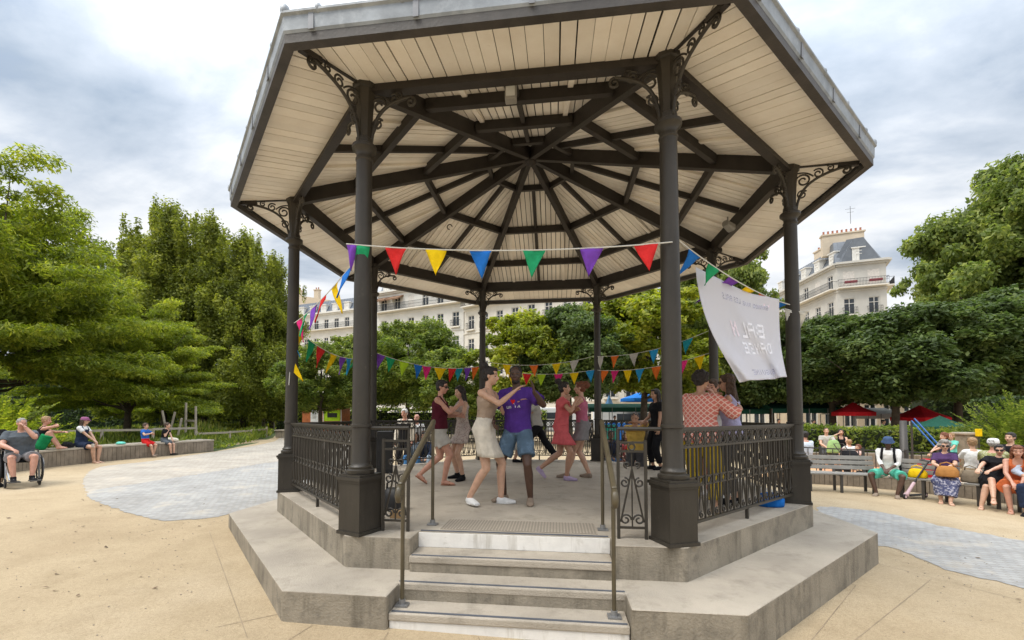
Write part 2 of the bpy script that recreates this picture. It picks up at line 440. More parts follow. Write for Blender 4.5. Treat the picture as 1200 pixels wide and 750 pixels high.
# hips, purlins, rafters, edge beams
def zhip(r): return 6.12-1.290*(r/RC)
for k in range(8):
    d = V8(k, 1.0)
    mb = MB(); r0, r1 = .05, RC-.02
    a = d*r0+Vector((0, 0, zb(r0)-.004)); b = d*r1+Vector((0, 0, zb(r1)-.004))
    mb.beam(a, b, .085, .20, hang=1.0); mb.build('hip_rafter', beamm, bs)
    mb = MB(); a = d*(RC+.12)+Vector((0, 0, zo(RC+.12)-.003)); b = d*(RE-.13)+Vector((0, 0, zo(RE-.13)-.003))
    mb.beam(a, b, .03, .012, hang=1.0); mb.beam(d*(RE-.34)+Vector((0, 0, zo(RE-.34)-.004)), b, .05, .05, hang=1.0)
    mb.build('hip_cover', beamm, bs)
for k in range(8):
    nrm, tan = sector(k)
    for r, dep, w in ((RC*.215, .10, .06), (RC*.50, .13, .07), (RC*.78, .13, .07)):
        a, b = V8(k, r-.03), V8(k+1, r-.03); z = zb(r)-.004
        d = (b-a).normalized()*.05
        mb = MB(); mb.beam(tuple(a+d+Vector((0, 0, z))), tuple(b-d+Vector((0, 0, z))), w, dep, hang=1.0); mb.build('purlin', beamm, bs)
    # edge beam with its lower lip
    a, b = V8(k, RC), V8(k+1, RC); d = (b-a).normalized()*.08; mb = MB()
    mb.beam(tuple(a+d+Vector((0, 0, ZT+.038))), tuple(b-d+Vector((0, 0, ZT+.038))), .07, .20, hang=0.0)
    mb.beam(tuple(a+d+Vector((0, 0, ZT+.005))), tuple(b-d+Vector((0, 0, ZT+.005))), .10, .03, hang=0.0)
    mb.build('edge_beam', beamm, bs)
    # common rafters: one dark in the middle, two pale on the flanks
    mb = MB(); a = nrm*(RC*.215*AP); b = nrm*(RC*AP-.05)
    mb.beam(tuple(a+Vector((0, 0, zb(a.length/AP)-.002))), tuple(b+Vector((0, 0, zb(b.length/AP)-.002))), .05, .085, hang=1.0); mb.build('common_rafter', beamm, bs)
    for sgn in (-1, 1):
        mb = MB(); a = nrm*(RC*.50*AP)+tan*sgn*.62*.9; b = nrm*(RC*AP-.05)+tan*sgn*.62
        mb.beam(tuple(a+Vector((0, 0, zb(RC*.5)-.002))), tuple(b+Vector((0, 0, zb(b.dot(nrm)/AP)-.002))), .06, .03, hang=1.0); mb.build('cream_batten', board, bs)
mb = MB(); mb.lathe([(.03, 6.0), (.10, 6.06), (.11, 6.2), (.11, 6.3)], 8, phase=PI/8); mb.build('apex_boss', beamm, bs)

# railings -------------------------------------------------------------
def railing_panel(L):
    mb = MB(); x0, x1 = -L/2, L/2
    mb.box((0, 0, .985), (L, .055, .022)); mb.box((0, 0, .965), (L, .03, .02)); mb.box((0, 0, .815), (L, .028, .022)); mb.box((0, 0, .12), (L, .03, .025)); mb.box((0, 0, .53), (L, .014, .012)); mb.box((0, 0, .45), (L, .014, .012))
    n = max(2, round(L/.145)); st = L/n
    for i in range(n+1):
        x = x0+i*st; mb.box((x, 0, .545), (.016, .016, .86))
        mb.box((x, 0, .49), (.026, .026, .09))
    for i in range(n):
        xc = x0+(i+.5)*st; h = st*.42
        mb.tube([(xc+h*math.cos(a), 0, .89+.062*math.sin(a)) for a in [2*PI*j/12 for j in range(12)]], .0085, 5, closed=True)
        mb.tube([(xc-h, 0, .955), (xc-h*.2, 0, .89), (xc-h, 0, .825)], .008, 5); mb.tube([(xc+h, 0, .955), (xc+h*.2, 0, .89), (xc+h, 0, .825)], .008, 5)
        mb.tube([(xc+.036*math.cos(a), 0, .49+.036*math.sin(a)) for a in [2*PI*j/10 for j in range(10)]], .009, 5, closed=True)
        for sg in (-1, 1):
            mb.tube([(xc+sg*.010, 0, .805), (xc+sg*.012, 0, .53)], .007, 5)
            mb.tube([(xc+sg*.012, 0, .455), (xc+sg*.022, 0, .33), (xc+sg*h*.95, 0, .17)], .008, 5)
        mb.tube([(xc+p, 0, q) for p, q in spiral((0, .172), .034, 1, PI/2)], .009, 5)
    for x in (x0+.012, x1-.012): mb.box((x, 0, .54), (.026, .026, .86))
    mb.box((0, 0, .06), (.03, .03, .12))
    return mb.mesh('railing', iron)
side = 2*RC*math.sin(PI/8); rail_me = railing_panel(side-.22)
for k in range(1, 8):
    nrm, tan = sector(k); p = (V8(k, RC)+V8(k+1, RC))/2
    o = link('railing', rail_me, bs); o.location = (p.x, p.y, ZF); o.rotation_euler = (0, 0, math.atan2(tan.y, tan.x))
    mb = MB()
# short scrolled wings each side of the steps
def wing(x0, x1, xcol):
    mb = MB(); y = -3.40; w = x1-x0
    for x in (x0, x1): mb.box((x, y, ZF+.44), (.026, .026, .88))
    for z in (.86, .78, .10): mb.box(((x0+x1)/2, y, ZF+z), (w, .02, .02))
    xc = (x0+x1)/2
    def ln(pts, r=.009): mb.tube([(xc+p, y, ZF+q) for p, q in pts], r, 6)
    ln([(0, .1), (0, .78)], .007)
    ln([(0, .62), (-w*.42, .15)]); ln([(0, .62), (w*.42, .15)])
    for sg in (-1, 1):
        ln(spiral((sg*w*.24, .17), .05, 1.3, PI/2+sg*PI/2, -sg)); ln(spiral((sg*w*.27, .50), .045, 1.3, PI/2, sg)); ln(spiral((sg*w*.18, .66), .03, 1.2, -PI/2, sg))
    ln([(.028*math.cos(2*PI*j/12), .82+.028*math.sin(2*PI*j/12)) for j in range(13)])
    mb.tube([(xcol, -3.45, ZF+.985), ((x1 if xcol < 0 else x0), -3.40, ZF+.985)], .018, 8)
    mb.tube([((x1 if xcol < 0 else x0), -3.40, ZF+.985), ((x1 if xcol < 0 else x0), -3.40, ZF+.86)], .012, 8)
    mb.build('railing_wing', iron, bs)
wing(-1.235, -.985, -1.37); wing(.975, 1.215, 1.37)
hr = M('handrail_paint', (.075, .060, .034), rough=.4, var=.25, scale=8, blotch=((.15, .125, .08), 20, .6, .8))
for sx, xf, xb in ((-1, -.81, -.822), (1, .85, .862)):
    h = empty('handrail', (0, 0, 0)); h.parent = bs
    top = (xb, -3.10, 1.60); low = (xf, -4.10, 1.10)
    mb = MB(); mb.beam(top, low, .042, .05); mb.build('grip', hr, h, bevel=.012)
    mb = MB(); v = Vector(low); mb.tube([v, v+Vector((0, -.03, -.03)), v+Vector((0, -.045, -.07)), v+Vector((0, -.03, -.11)), v+Vector((0, .0, -.115)), v+Vector((0, .015, -.09)), v+Vector((0, .0, -.07))], [.024, .026, .027, .025, .02, .015, .008], 10); mb.build('scroll_end', hr, h, smooth=True)
    for (x, y, z0, z1) in ((xf, -4.03, .139, 1.12), (xb, -3.13, ZF+.004, 1.57)):
        mb = MB(); mb.cur = 0; mb.tube([(x, y, z0), (x, y, z1)], .0165, 10); mb.cur = 1; mb.box((x, y, z0+.006), (.10, .08, .012)); mb.tube([(x, y, z0+.012), (x, y, z0+.05)], .026, 10)
        mb.build('post', [hr, steel], h)

# ================================================================== PEOPLE
JOBS = []
def skinmat(name, col):
    if name in MATS: return MATS[name]
    m, nt, b = newmat(name); L = nt.links.new
    tc = N(nt, 'ShaderNodeTexCoord'); n1 = N(nt, 'ShaderNodeTexNoise', Scale=14.0, Detail=4); L(tc.outputs['Object'], n1.inputs['Vector'])
    L(ramp(nt, n1.outputs['Fac'], [(.3, mul(col, .88)), (.7, mul(col, 1.1))]), b.inputs['Base Color'])
    b.inputs['Roughness'].default_value = .5; b.inputs['Subsurface Weight'].default_value = .12; b.inputs['Subsurface Radius'].default_value = (.02, .008, .004)
    MATS[name] = m; return m
SK = {'pale': skinmat('skin_pale', (.56, .34, .235)), 'tan': skinmat('skin_tan', (.46, .26, .17)), 'red': skinmat('skin_ruddy', (.52, .27, .19)), 'dark': skinmat('skin_dark', (.085, .043, .027)), 'brown': skinmat('skin_brown', (.17, .085, .05))}
eyem = M('eye_dark', (.02, .015, .012), rough=.25, var=0); lipm = M('lips', (.36, .12, .10), rough=.45, var=0); lipd = M('lips_dark', (.13, .05, .045), rough=.45, var=0)
def hairm(n, c): return M('hair_'+n, c, rough=.55, var=.4, scale=30, bump=.6, bscale=120)
HB, HBR, HG, HBL, HGI, HW = hairm('black', (.018, .013, .011)), hairm('brown', (.06, .032, .018)), hairm('grey', (.27, .25, .23)), hairm('blond', (.33, .2, .10)), hairm('ginger', (.16, .05, .02)), hairm('white', (.6, .58, .55))
def cloth(n, c, **k): return M('cloth_'+n, c, rough=.9, var=.16, scale=9, bump=.8, bscale=14, spec=.15, **k)

def ik(a, c, l1, l2, hint):
    a = Vector(a); c = Vector(c); d = c-a; L = d.length
    if L > (l1+l2)*.999: d = d*((l1+l2)*.999/L); L = d.length
    L = max(L, abs(l1-l2)+.01)
    u = d.normalized(); x = (l1*l1-l2*l2+L*L)/(2*L); h = math.sqrt(max(0, l1*l1-x*x))
    q = Vector(hint)-u*Vector(hint).dot(u)
    if q.length < 1e-4: q = u.orthogonal()
    return a+u*x+q.normalized()*h, a+u*L

def person(label, pos, head, h=1.68, sex='f', skin='pale', pose=None, wear=None, hair=('short', HB), vox=.009, group=None, build=1.0, face=True, glasses=None, z_local=False, name='person', detail=True):
    """head: world direction (degrees) the person faces; pose in a local frame: x right, y forward, z up, metres for a 1.7 m body"""
    root = empty(name, pos, R8(head-90), label, 'person' if h > 1.35 else 'child', group)
    s = h/1.70; P = dict(pose or {})
    V = Vector
    pel = V(P.get('pelvis', (0, 0, .93))); lean = P.get('lean', 2); side = P.get('side', 0); tw = P.get('twist', 0); ptw = P.get('ptwist', 0)
    up = V((math.sin(R8(side)), math.sin(R8(lean)), math.cos(R8(lean)))).normalized()
    pX = V((math.cos(R8(ptw)), math.sin(R8(ptw)), 0)); cX = V((math.cos(R8(tw)), math.sin(R8(tw)), 0)); cX = (cX-up*cX.dot(up)).normalized(); cY = up.cross(cX)
    pU = V((0, math.sin(R8(lean*.4)), 1)).normalized(); pY = pU.cross(pX).normalized()
    SP = .52
    bow = P.get('bow', 0)                       # slouch: mid-spine pushed back
    def spine(t):
        q = pel+up*(SP*t)-cY*(bow*4*t*(1-t)) if t > 0 else pel+pU*(SP*t)
        f = max(0, min(1, t*1.4))
        X = pX.lerp(cX, f).normalized(); U = pU.lerp(up, f).normalized(); Y = U.cross(X).normalized()
        return q, X, Y
    male = sex == 'm'; B = build
    if male: prof = [(-.17, .085, .075, 0), (-.10, .15, .105, -.01), (0, .162, .112, -.01), (.18, .148, .10, 0), (.4, .152, .105, .0), (.6, .175, .118, .005), (.76, .185, .118, .005), (.86, .165, .10, 0), (.94, .115, .075, -.008), (1.0, .062, .058, -.01)]
    else: prof = [(-.17, .085, .075, 0), (-.10, .155, .112, -.012), (0, .168, .118, -.015), (.16, .145, .098, -.003), (.36, .122, .085, 0), (.55, .137, .096, .008), (.70, .150, .106, .012), (.83, .145, .088, .002), (.93, .10, .066, -.008), (1.0, .052, .05, -.01)]
    def torso(mb, t0, t1, e, flareb=0):
        ts = sorted({t for t, *_ in prof if t0 < t < t1} | {t0, t1}); secs = []
        for t in ts:
            rx = np.interp(t, [q[0] for q in prof], [q[1] for q in prof])*(1+(B-1)*(1 if t < .8 else .4)); ry = np.interp(t, [q[0] for q in prof], [q[2] for q in prof])*(1+(B-1)*(1.3 if t < .8 else .3)); yo = np.interp(t, [q[0] for q in prof], [q[3] for q in prof])
            if flareb and t < .3: rx += flareb*(.3-t); ry += flareb*(.3-t)
            c, X, Y = spine(t); secs.append((c+Y*yo, X, Y, rx+e, ry+e))
        mb.loft(secs, 20, 2.25)
    neck, nX, nY = spine(1.0)
    shw = (.172 if male else .148)*(.5+.5*B); sc_, sX, sY = spine(.87)
    S = {}; E = {}; W = {}; HP = {}; K = {}; A = {}
    UA, FA = (.29, .255) if male else (.275, .24)
    for q, sg in (('l', -1), ('r', 1)):
        sh = P.get('sh'+q, (0, 0)); S[q] = sc_+sX*(sg*(shw+sh[0]))+up*(.005+sh[1])
        tgt = V(P.get('h'+q, (sg*.24, .06, .84))); hint = V(P.get('e'+q, (sg*.5, -1, -.3)))
        E[q], W[q] = ik(S[q], tgt, UA, FA, hint)
        HP[q] = pel+pX*(sg*.088)-pU*.05
        ft = V(P.get('f'+q, (sg*.10, 0, .085))); kh = V(P.get('k'+q, (sg*.15, 1, 0)))
        K[q], A[q] = ik(HP[q], ft, .425, .415, kh)
    # head frame
    hy, hp = P.get('head', (0, 0)); hr_ = P.get('hroll', 0)
    bw = R8(tw+hy); hY = V((-math.sin(bw)*math.cos(R8(hp)), math.cos(bw)*math.cos(R8(hp)), math.sin(R8(hp))))
    hX = V((math.cos(bw), math.sin(bw), math.sin(R8(hr_)))).normalized(); hY = (hY-hX*hY.dot(hX)).normalized(); hZ = hX.cross(hY)
    hc = neck+up*.075+V((0, .012, .0))+hZ*.085+hY*.012
    hs = 1.0/s**.55 if h < 1.5 else 1.0
    def H(x, y, z): return hc+(hX*x+hY*y+hZ*z)*hs
    ax = (hX, hY, hZ)
    AR = 1.0 if male else .88
    if B > 1.05: AR *= 1+(B-1)*.8
    R_ = {'sh': .054*AR, 'ua': .049*AR, 'el': .040*AR, 'fa': .041*AR, 'wr': .026*AR, 'th': .086*(.4+.6*B), 'kn': .054*(.6+.4*B), 'ca': .056*(.6+.4*B), 'an': .036}
    mb = MB()
    torso(mb, -.17, 1.0, 0)
    if not male:
        for sg in (-1, 1):
            c, X, Y = spine(.64); mb.ball(c+X*sg*.065+Y*.075, (.055*B, .045*B, .055*B), 10, 8, (X, Y, up))
    mb.cap(neck-up*.06, hc-hZ*.05-hY*.02, .056 if male else .047, .05 if male else .043, 12)
    for sg in (-1, 1):                           # trapezius
        mb.cap(neck-up*.01, sc_+sX*sg*shw*.85+up*.018, .04, .036, 8)
    # head
    mb.ball(H(0, -.012, .025), (.074*hs, .092*hs, .088*hs), 18, 14, ax)
    mb.ball(H(0, .018, -.03), (.058*hs, .068*hs, .083*hs), 16, 12, ax)
    mb.ball(H(0, .048, -.083), (.028*hs, .026*hs, .024*hs), 10, 8, ax)
    mb.cap(H(0, .078, .01), H(0, .098, -.025), .009*hs, .015*hs, 8)
    mb.ball(H(0, .078, -.052), (.024*hs, .012*hs, .012*hs), 8, 6, ax)
    mb.ball(H(0, .066, .028), (.05*hs, .02*hs, .012*hs), 8, 6, ax)
    for sg in (-1, 1):
        mb.ball(H(sg*.074, -.008, -.005), (.010*hs, .019*hs, .03*hs), 8, 6, ax)
        mb.ball(H(sg*.042, .055, -.022), (.022*hs, .02*hs, .022*hs), 8, 6, ax)
    # limbs
    for q, sg in (('l', -1), ('r', 1)):
        mb.cap(S[q], S[q].lerp(E[q], .35), R_['sh'], R_['ua'], 12); mb.cap(S[q].lerp(E[q], .3), E[q], R_['ua'], R_['el'], 12)
        mb.cap(E[q], E[q].lerp(W[q], .3), R_['el'], R_['fa'], 12); mb.cap(E[q].lerp(W[q], .3), W[q], R_['fa'], R_['wr'], 12)
        # hand
        d = (W[q]-E[q]).normalized(); hd = V(P['d'+q]) if 'd'+q in P else d
        d2 = (d*.4+hd.normalized()).normalized()
        pn = V(P.get('n'+q, (-sg*.8, 0, -.3))); pn = (pn-d2*pn.dot(d2)); pn = pn.normalized() if pn.length > 1e-3 else d2.orthogonal()
        wd = d2.cross(pn)*(1 if sg > 0 else -1)      # towards the thumb side
        if q == 'r': wd = d2.cross(pn)
        kn = W[q]+d2*.085
        mb.loft([(W[q]-d2*.01, wd, pn, .028, .02), (W[q]+d2*.03, wd, pn, .037, .017), (kn-d2*.015, wd, pn, .041, .015), (kn, wd, pn, .038, .011)], 12, 2.4)
        curl = P.get('c'+q, 25)
        for fi, (o, ln, fan) in enumerate(((.031, .072, 9), (.011, .082, 3), (-.010, .076, -3), (-.030, .06, -9))):
            b0 = kn-d2*.008+wd*o; dd = (d2*math.cos(R8(fan))+wd*math.sin(R8(fan))).normalized()
            d1 = (dd*math.cos(R8(curl))+pn*math.sin(R8(curl))); d3 = (dd*math.cos(R8(curl*2.1))+pn*math.sin(R8(curl*2.1)))
            m1 = b0+d1*ln*.52; mb.cap(b0, m1, .0098, .009, 8); mb.cap(m1, m1+d3*ln*.48, .009, .0075, 8)
        t0 = W[q]+d2*.025+wd*.028; td = (d2*.75+wd*.65+pn*.25).normalized(); t1 = t0+td*.042
        mb.cap(t0, t1, .0135, .0105, 8); mb.cap(t1, t1+(td+d2*.4+pn*.2).normalized()*.032, .0105, .0085, 8)
        # legs
        mb.cap(HP[q], HP[q].lerp(K[q], .5), R_['th'], R_['th']*.84, 14); mb.cap(HP[q].lerp(K[q], .5), K[q], R_['th']*.84, R_['kn'], 14)
        back = V((0, -1, 0)); sd = (A[q]-K[q]).normalized(); bk = (back-sd*back.dot(sd)); bk = bk.normalized() if bk.length > .05 else V((0, 0, -1))
        mb.cap(K[q], K[q].lerp(A[q], .3)+bk*.012, R_['kn']*.95, R_['ca'], 12); mb.cap(K[q].lerp(A[q], .3)+bk*.012, A[q], R_['ca'], R_['an'], 12)
        # foot
        fd = V(P.get('t'+q, (sg*.12, 1, 0))).normalized(); fu = V((0, 0, 1)); fs = fd.cross(fu).normalized(); fu = fs.cross(fd)
        an = A[q]-fu*.03
        S['foot'+q] = (an, fd, fs, fu)
        mb.loft([(an-fd*.045-fu*.012, fs, fu, .026, .03), (an-fd*.01-fu*.008, fs, fu, .036, .045), (an+fd*.06-fu*.018, fs, fu, .038, .032), (an+fd*.12-fu*.03, fs, fu, .045, .02), (an+fd*.17-fu*.036, fs, fu, .036, .014)], 12)
    fmats = [SK[skin], eyem, lipd if skin in ('dark',) else lipm]
    job(mb, 'body', fmats, root, vox, 3, s, dict(hc=hc, ax=ax, hs=hs) if face else None)
    # ---------------- garments
    wear = wear or {}
    gv = max(vox, .009)
    def legpair(mb, t, e0, e1, hip=True, flat=True):
        for q in 'lr':
            k = K[q] if t <= 1 else A[q]
            if t <= 1:
                end = HP[q].lerp(K[q], t); mb.cap(HP[q], end, R_['th']+e0, (R_['th']*(1-.3*t))+e1, 16, flat=False if not flat else False)
            else:
                mb.cap(HP[q], K[q], R_['th']+e0, R_['kn']+e1, 14); mb.cap(K[q], K[q].lerp(A[q], t-1), R_['kn']+e1, R_['an']+e1+.012, 14)
    def fr(mb, a, b, ra, rb): mb.cap(a, b, ra, rb, 16, flat=True)
    for gname, kind, mat, *opt in wear.get('list', []):
        o = opt[0] if opt else {}
        g = MB(); vx = gv; sm = 4
        if kind in ('tank', 'tee', 'long', 'dress'):
            t0 = o.get('hem', -.06); e = o.get('e', .013)
            torso(g, t0, .80 if kind == 'tank' or o.get('bare') else .93, e, o.get('flare', 0))
            if not male:
                for sg in (-1, 1):
                    c, X, Y = spine(.64); g.ball(c+X*sg*.065+Y*.078, (.062*B, .052*B, .062*B), 10, 8, (X, Y, up))
            if kind == 'tank' or o.get('bare'):
                for sg in (-1, 1):
                    cf, X, Y = spine(.78); ct, _, _ = spine(.94)
                    if not o.get('bare') or True:
                        top = ct+X*sg*(.095 if male else .085)+up*.012
                        wd_ = .034 if not o.get('thin') else .014
                        g.cap(cf+X*sg*.09+Y*.085, top+Y*.015, wd_, wd_*.8, 8); g.cap(cf+X*sg*.09-Y*.07, top-Y*.015, wd_ if not o.get('open') else .012, wd_*.8, 8)
            else:
                for sg in (-1, 1):
                    g.cap(neck-up*.035, sc_+sX*sg*shw*.92+up*.014, .05, .054, 10)
                fr_ = {'tee': o.get('sl', .55), 'long': 1.0, 'dress': o.get('sl', .5)}[kind]
                for q in 'lr':
                    ee = o.get('se', .018); g.cap(S[q], S[q].lerp(E[q], .05), R_['sh']+.009, R_['sh']+.009, 12)
                    fr(g, S[q], S[q].lerp(E[q], min(1, fr_)), R_['sh']+.011, (R_['ua'] if fr_ < .8 else R_['el'])+ee)
                    if kind == 'long':
                        g.cap(E[q], E[q], R_['el']+ee, R_['el']+ee, 12); fr(g, E[q], E[q].lerp(W[q], o.get('cuff', .93)), R_['el']+ee, R_['wr']+.014)
        elif kind in ('shorts', 'trousers'):
            torso(g, -.15, o.get('waist', .2), o.get('e', .016))
            t = o.get('len', .55); w = o.get('w', .02)
            for q in 'lr':
                g.cap(HP[q], HP[q], R_['th']+.014, R_['th']+.014, 14)
                if t <= 1: fr(g, HP[q], HP[q].lerp(K[q], t), R_['th']+.016, R_['th']*(1-.33*t)+w+.012)
                else:
                    fr(g, HP[q], K[q], R_['th']+.016, R_['kn']+w); g.cap(K[q], K[q], R_['kn']+w, R_['kn']+w, 14); fr(g, K[q], K[q].lerp(A[q], t-1), R_['kn']+w, R_['an']+w+.008)
        elif kind == 'skirt':
            t = o.get('len', .55); fl = o.get('flare', .05); wst = o.get('waist', .26)
            if o.get('sit'):
                torso(g, -.15, wst, .018)
                e1 = [HP[q].lerp(K[q], min(1, t)) for q in 'lr']
                for q, e_ in zip('lr', e1): g.cap(HP[q], HP[q], R_['th']+.02, R_['th']+.02, 14); fr(g, HP[q], e_, R_['th']+.025, R_['th']*.75+.03+fl)
                fr(g, (HP['l']+HP['r'])/2, (e1[0]+e1[1])/2, .10, .085+fl)
                if t > 1:
                    e2 = [K[q].lerp(A[q], t-1) for q in 'lr']
                    for a_, b_ in zip(e1, e2): g.cap(a_, a_, .08+fl, .08+fl, 14); fr(g, a_, b_, .08+fl, .075+fl)
                    g.cap((e1[0]+e1[1])/2, (e1[0]+e1[1])/2, .09+fl, .09+fl, 14)
                    fr(g, (e1[0]+e1[1])/2, (e2[0]+e2[1])/2, .09+fl, .10+fl)
            else:
                def lp(t_): return [HP[q].lerp(K[q], t_) if t_ <= 1 else K[q].lerp(A[q], t_-1) for q in 'lr']
                cw, X, Y = spine(wst); secs = []; n = 44
                rows = []
                rw = np.interp(wst, [q[0] for q in prof], [q[1] for q in prof])*B+.012; rwy = np.interp(wst, [q[0] for q in prof], [q[2] for q in prof])*B+.012
                rows.append((cw, rw, rwy, 0))
                c0, _, _ = spine(0); rows.append((c0-Y*.012, .168*B+.02, .122*B+.02, .1))
                for i in range(1, 7):
                    tt = t*i/6; a_, b_ = lp(tt); mid = (a_+b_)/2; d_ = (a_-b_)
                    sx = abs(d_.dot(X))/2; sy = abs(d_.dot(Y))/2
                    rr = np.interp(tt, [0, 1, 2], [.085, .055, .05])*B
                    rows.append((mid, max(sx+rr+.02+fl*i/6, .15*B+fl*i/6), max(sy+rr+.02+fl*i/6, .11*B+fl*i/6), i/6))
                vs = []
                for c, rx, ry, w_ in rows:
                    for j in range(n):
                        a = 2*PI*j/n; k = 1+w_*.05*math.sin(a*7+.8+w_)+w_*.035*math.sin(a*13+2*w_)
                        vs.append(Vector(c)+X*(rx*math.cos(a)*k)+Y*(ry*math.sin(a)*k))
                m_ = len(rows); fs = [(i*n+(j+1) % n, i*n+j, (i+1)*n+j, (i+1)*n+(j+1) % n) for i in range(m_-1) for j in range(n)]
                g.add(vs, fs); me = g.mesh(gname, mat, True); me.transform(Matrix.Scale(s, 4)); ob = link(gname, me, root)
                md = ob.modifiers.new('s', 'SOLIDIFY'); md.thickness = .006; continue
        elif kind == 'shoes' or kind == 'sandals':
            for q in 'lr':
                an, fd, fs, fu = S['foot'+q]; g = MB()
                if kind == 'shoes':
                    g.loft([(an-fd*.055-fu*.018, fs, fu, .030, .032), (an-fd*.015-fu*.012, fs, fu, .042, .05), (an+fd*.05-fu*.02, fs, fu, .044, .04), (an+fd*.12-fu*.03, fs, fu, .051, .027), (an+fd*.185-fu*.036, fs, fu, .04, .019)], 14)
                    g.loft([(an-fu*.058+fd*.065, fs, fd, .043, .125), (an-fu*.046+fd*.065, fs, fd, .046, .128)], 20)
                    if o.get('high'): fr(g, an-fu*.01, an.lerp(K[q], .12), .045, .048)
                else:
                    g.loft([(an-fu*.058+fd*.065, fs, fd, .042, .125), (an-fu*.047+fd*.065, fs, fd, .044, .128)], 20)
                    g.cap(an+fd*.10-fu*.045-fs*.045, an+fd*.09-fu*.0, .012, .012, 6); g.cap(an+fd*.10-fu*.045+fs*.045, an+fd*.09-fu*.0, .012, .012, 6); g.cap(an-fd*.0-fu*.02-fs*.038, an-fd*.0-fu*.02+fs*.038, .01, .01, 6)
                job(g, gname, [mat], root, .008, 2, s)
            continue
        job(g, gname, [mat], root, vx, sm, s)
    # ---------------- hair
    hk, hm = hair[0], hair[1]
    g = MB()
    if hk != 'bald':
        g.ball(H(0, -.026, .038), (.083*hs, .094*hs, .088*hs), 18, 14, ax)
        g.ball(H(0, -.045, -.01), (.075*hs, .062*hs, .07*hs), 14, 10, ax)
        for sg in (-1, 1): g.ball(H(sg*.062, .0, .03), (.022*hs, .05*hs, .035*hs), 8, 6, ax)
        g.ball(H(0, .03, .088), (.06*hs, .05*hs, .026*hs), 10, 8, ax)
    if hk == 'crop': g = MB(); g.ball(H(0, -.02, .035), (.079*hs, .091*hs, .086*hs), 18, 14, ax)
    if hk == 'bun': g.ball(H(0, -.115, .125), (.062*hs, .062*hs, .056*hs), 12, 8, ax); g.cap(H(0, -.06, .06), H(0, -.11, .12), .05, .045, 8)
    if hk == 'lowbun': g.ball(H(0, -.125, .01), .04*hs, 10, 8)
    if hk in ('long', 'pony'):
        e_ = H(0, -.10, -.02); n_ = neck-cY*.085-up*.10
        if hk == 'long':
            for sx_ in (-.055, 0, .055): g.cap(H(sx_, -.06, 0), n_+cX*sx_*1.1+cY*(.02 if sx_ else 0), .042*hs, .026, 10)
            for sg in (-1, 1): g.cap(H(sg*.07, -.02, .03), neck+cX*sg*.085-up*.02, .028*hs, .024, 8)
        else: g.cap(H(0, -.09, .06), H(0, -.13, .02), .03, .035, 8); g.cap(H(0, -.13, .02), n_-up*.03-cY*.02, .036, .012, 10)
    if hk == 'curly':
        for i in range(46):
            a = random.uniform(0, 2*PI); z = random.uniform(-.5, 1); r = math.sqrt(max(0, 1-z*z)); y = r*math.sin(a)
            if y > .35 and z < .62: continue
            k_ = hair[2] if len(hair) > 2 else 1.0
            g.ball(H(.088*r*math.cos(a)*k_, -.02+.098*y*k_, .035+.09*z*k_), random.uniform(.026, .038)*hs, 7, 6)
    if hk == 'puff':
        g.ball(H(0, -.02, .035), (.08*hs, .09*hs, .083*hs), 14, 10, ax)
        for i in range(26):
            a = random.uniform(0, 2*PI); z = random.uniform(-1, 1); r = math.sqrt(1-z*z)
            g.ball(H(.045*r*math.cos(a), -.115+.05*r*math.sin(a), .06+.05*z), random.uniform(.022, .03), 7, 6)
    if hk != 'bald': job(g, 'hair', [hm], root, max(vox, .008), 2, s)
    if 'beard' in (hair[2:] or ()):
        g = MB(); g.ball(H(0, .030, -.082), (.05, .052, .034), 12, 8, ax); job(g, 'beard', [hm], root, .008, 2, s)
    if glasses:
        g = MB()
        for sg in (-1, 1):
            g.ball(H(sg*.033, .088, .006), (.029*hs, .007, .022*hs), 12, 6, ax); g.cap(H(sg*.06, .08, .012), H(sg*.08, -.005, .01), .0035, .0035, 5)
        g.cap(H(-.012, .098, .012), H(.012, .098, .012), .004, .004, 5)
        me = g.mesh('sunglasses', glasses, True); me.transform(Matrix.Scale(s, 4)); link('sunglasses', me, root)
    hat = wear.get('hat')
    if hat:
        g = MB(); kind, mt = hat
        if kind == 'bucket':
            pr = [(.128, .015), (.125, .02), (.098, .055), (.09, .10), (.075, .128), (.0, .135)]
        else: pr = [(.095, .02), (.097, .05), (.09, .09), (.07, .12), (.0, .132)]
        n = 24; vs = [H(r*math.cos(2*PI*j/n), -.012+r*1.1*math.sin(2*PI*j/n), z-.012) for r, z in pr for j in range(n)]
        g.add(vs, [(i*n+j, i*n+(j+1) % n, (i+1)*n+(j+1) % n, (i+1)*n+j) for i in range(len(pr)-1) for j in range(n)])
        if kind == 'cap':
            g.loft([(H(0, .13, .012), hX, hZ, .055, .004), (H(0, .07, .03), hX, hZ, .08, .005)], 14)
        me = g.mesh('hat', mt, True); me.transform(Matrix.Scale(s, 4)); link('hat', me, root)
    return root, dict(S=S, E=E, W=W, K=K, A=A, hc=hc, neck=neck, pel=pel, spine=spine, s=s, cY=cY, up=up, hX=hX, hY=hY, hZ=hZ)

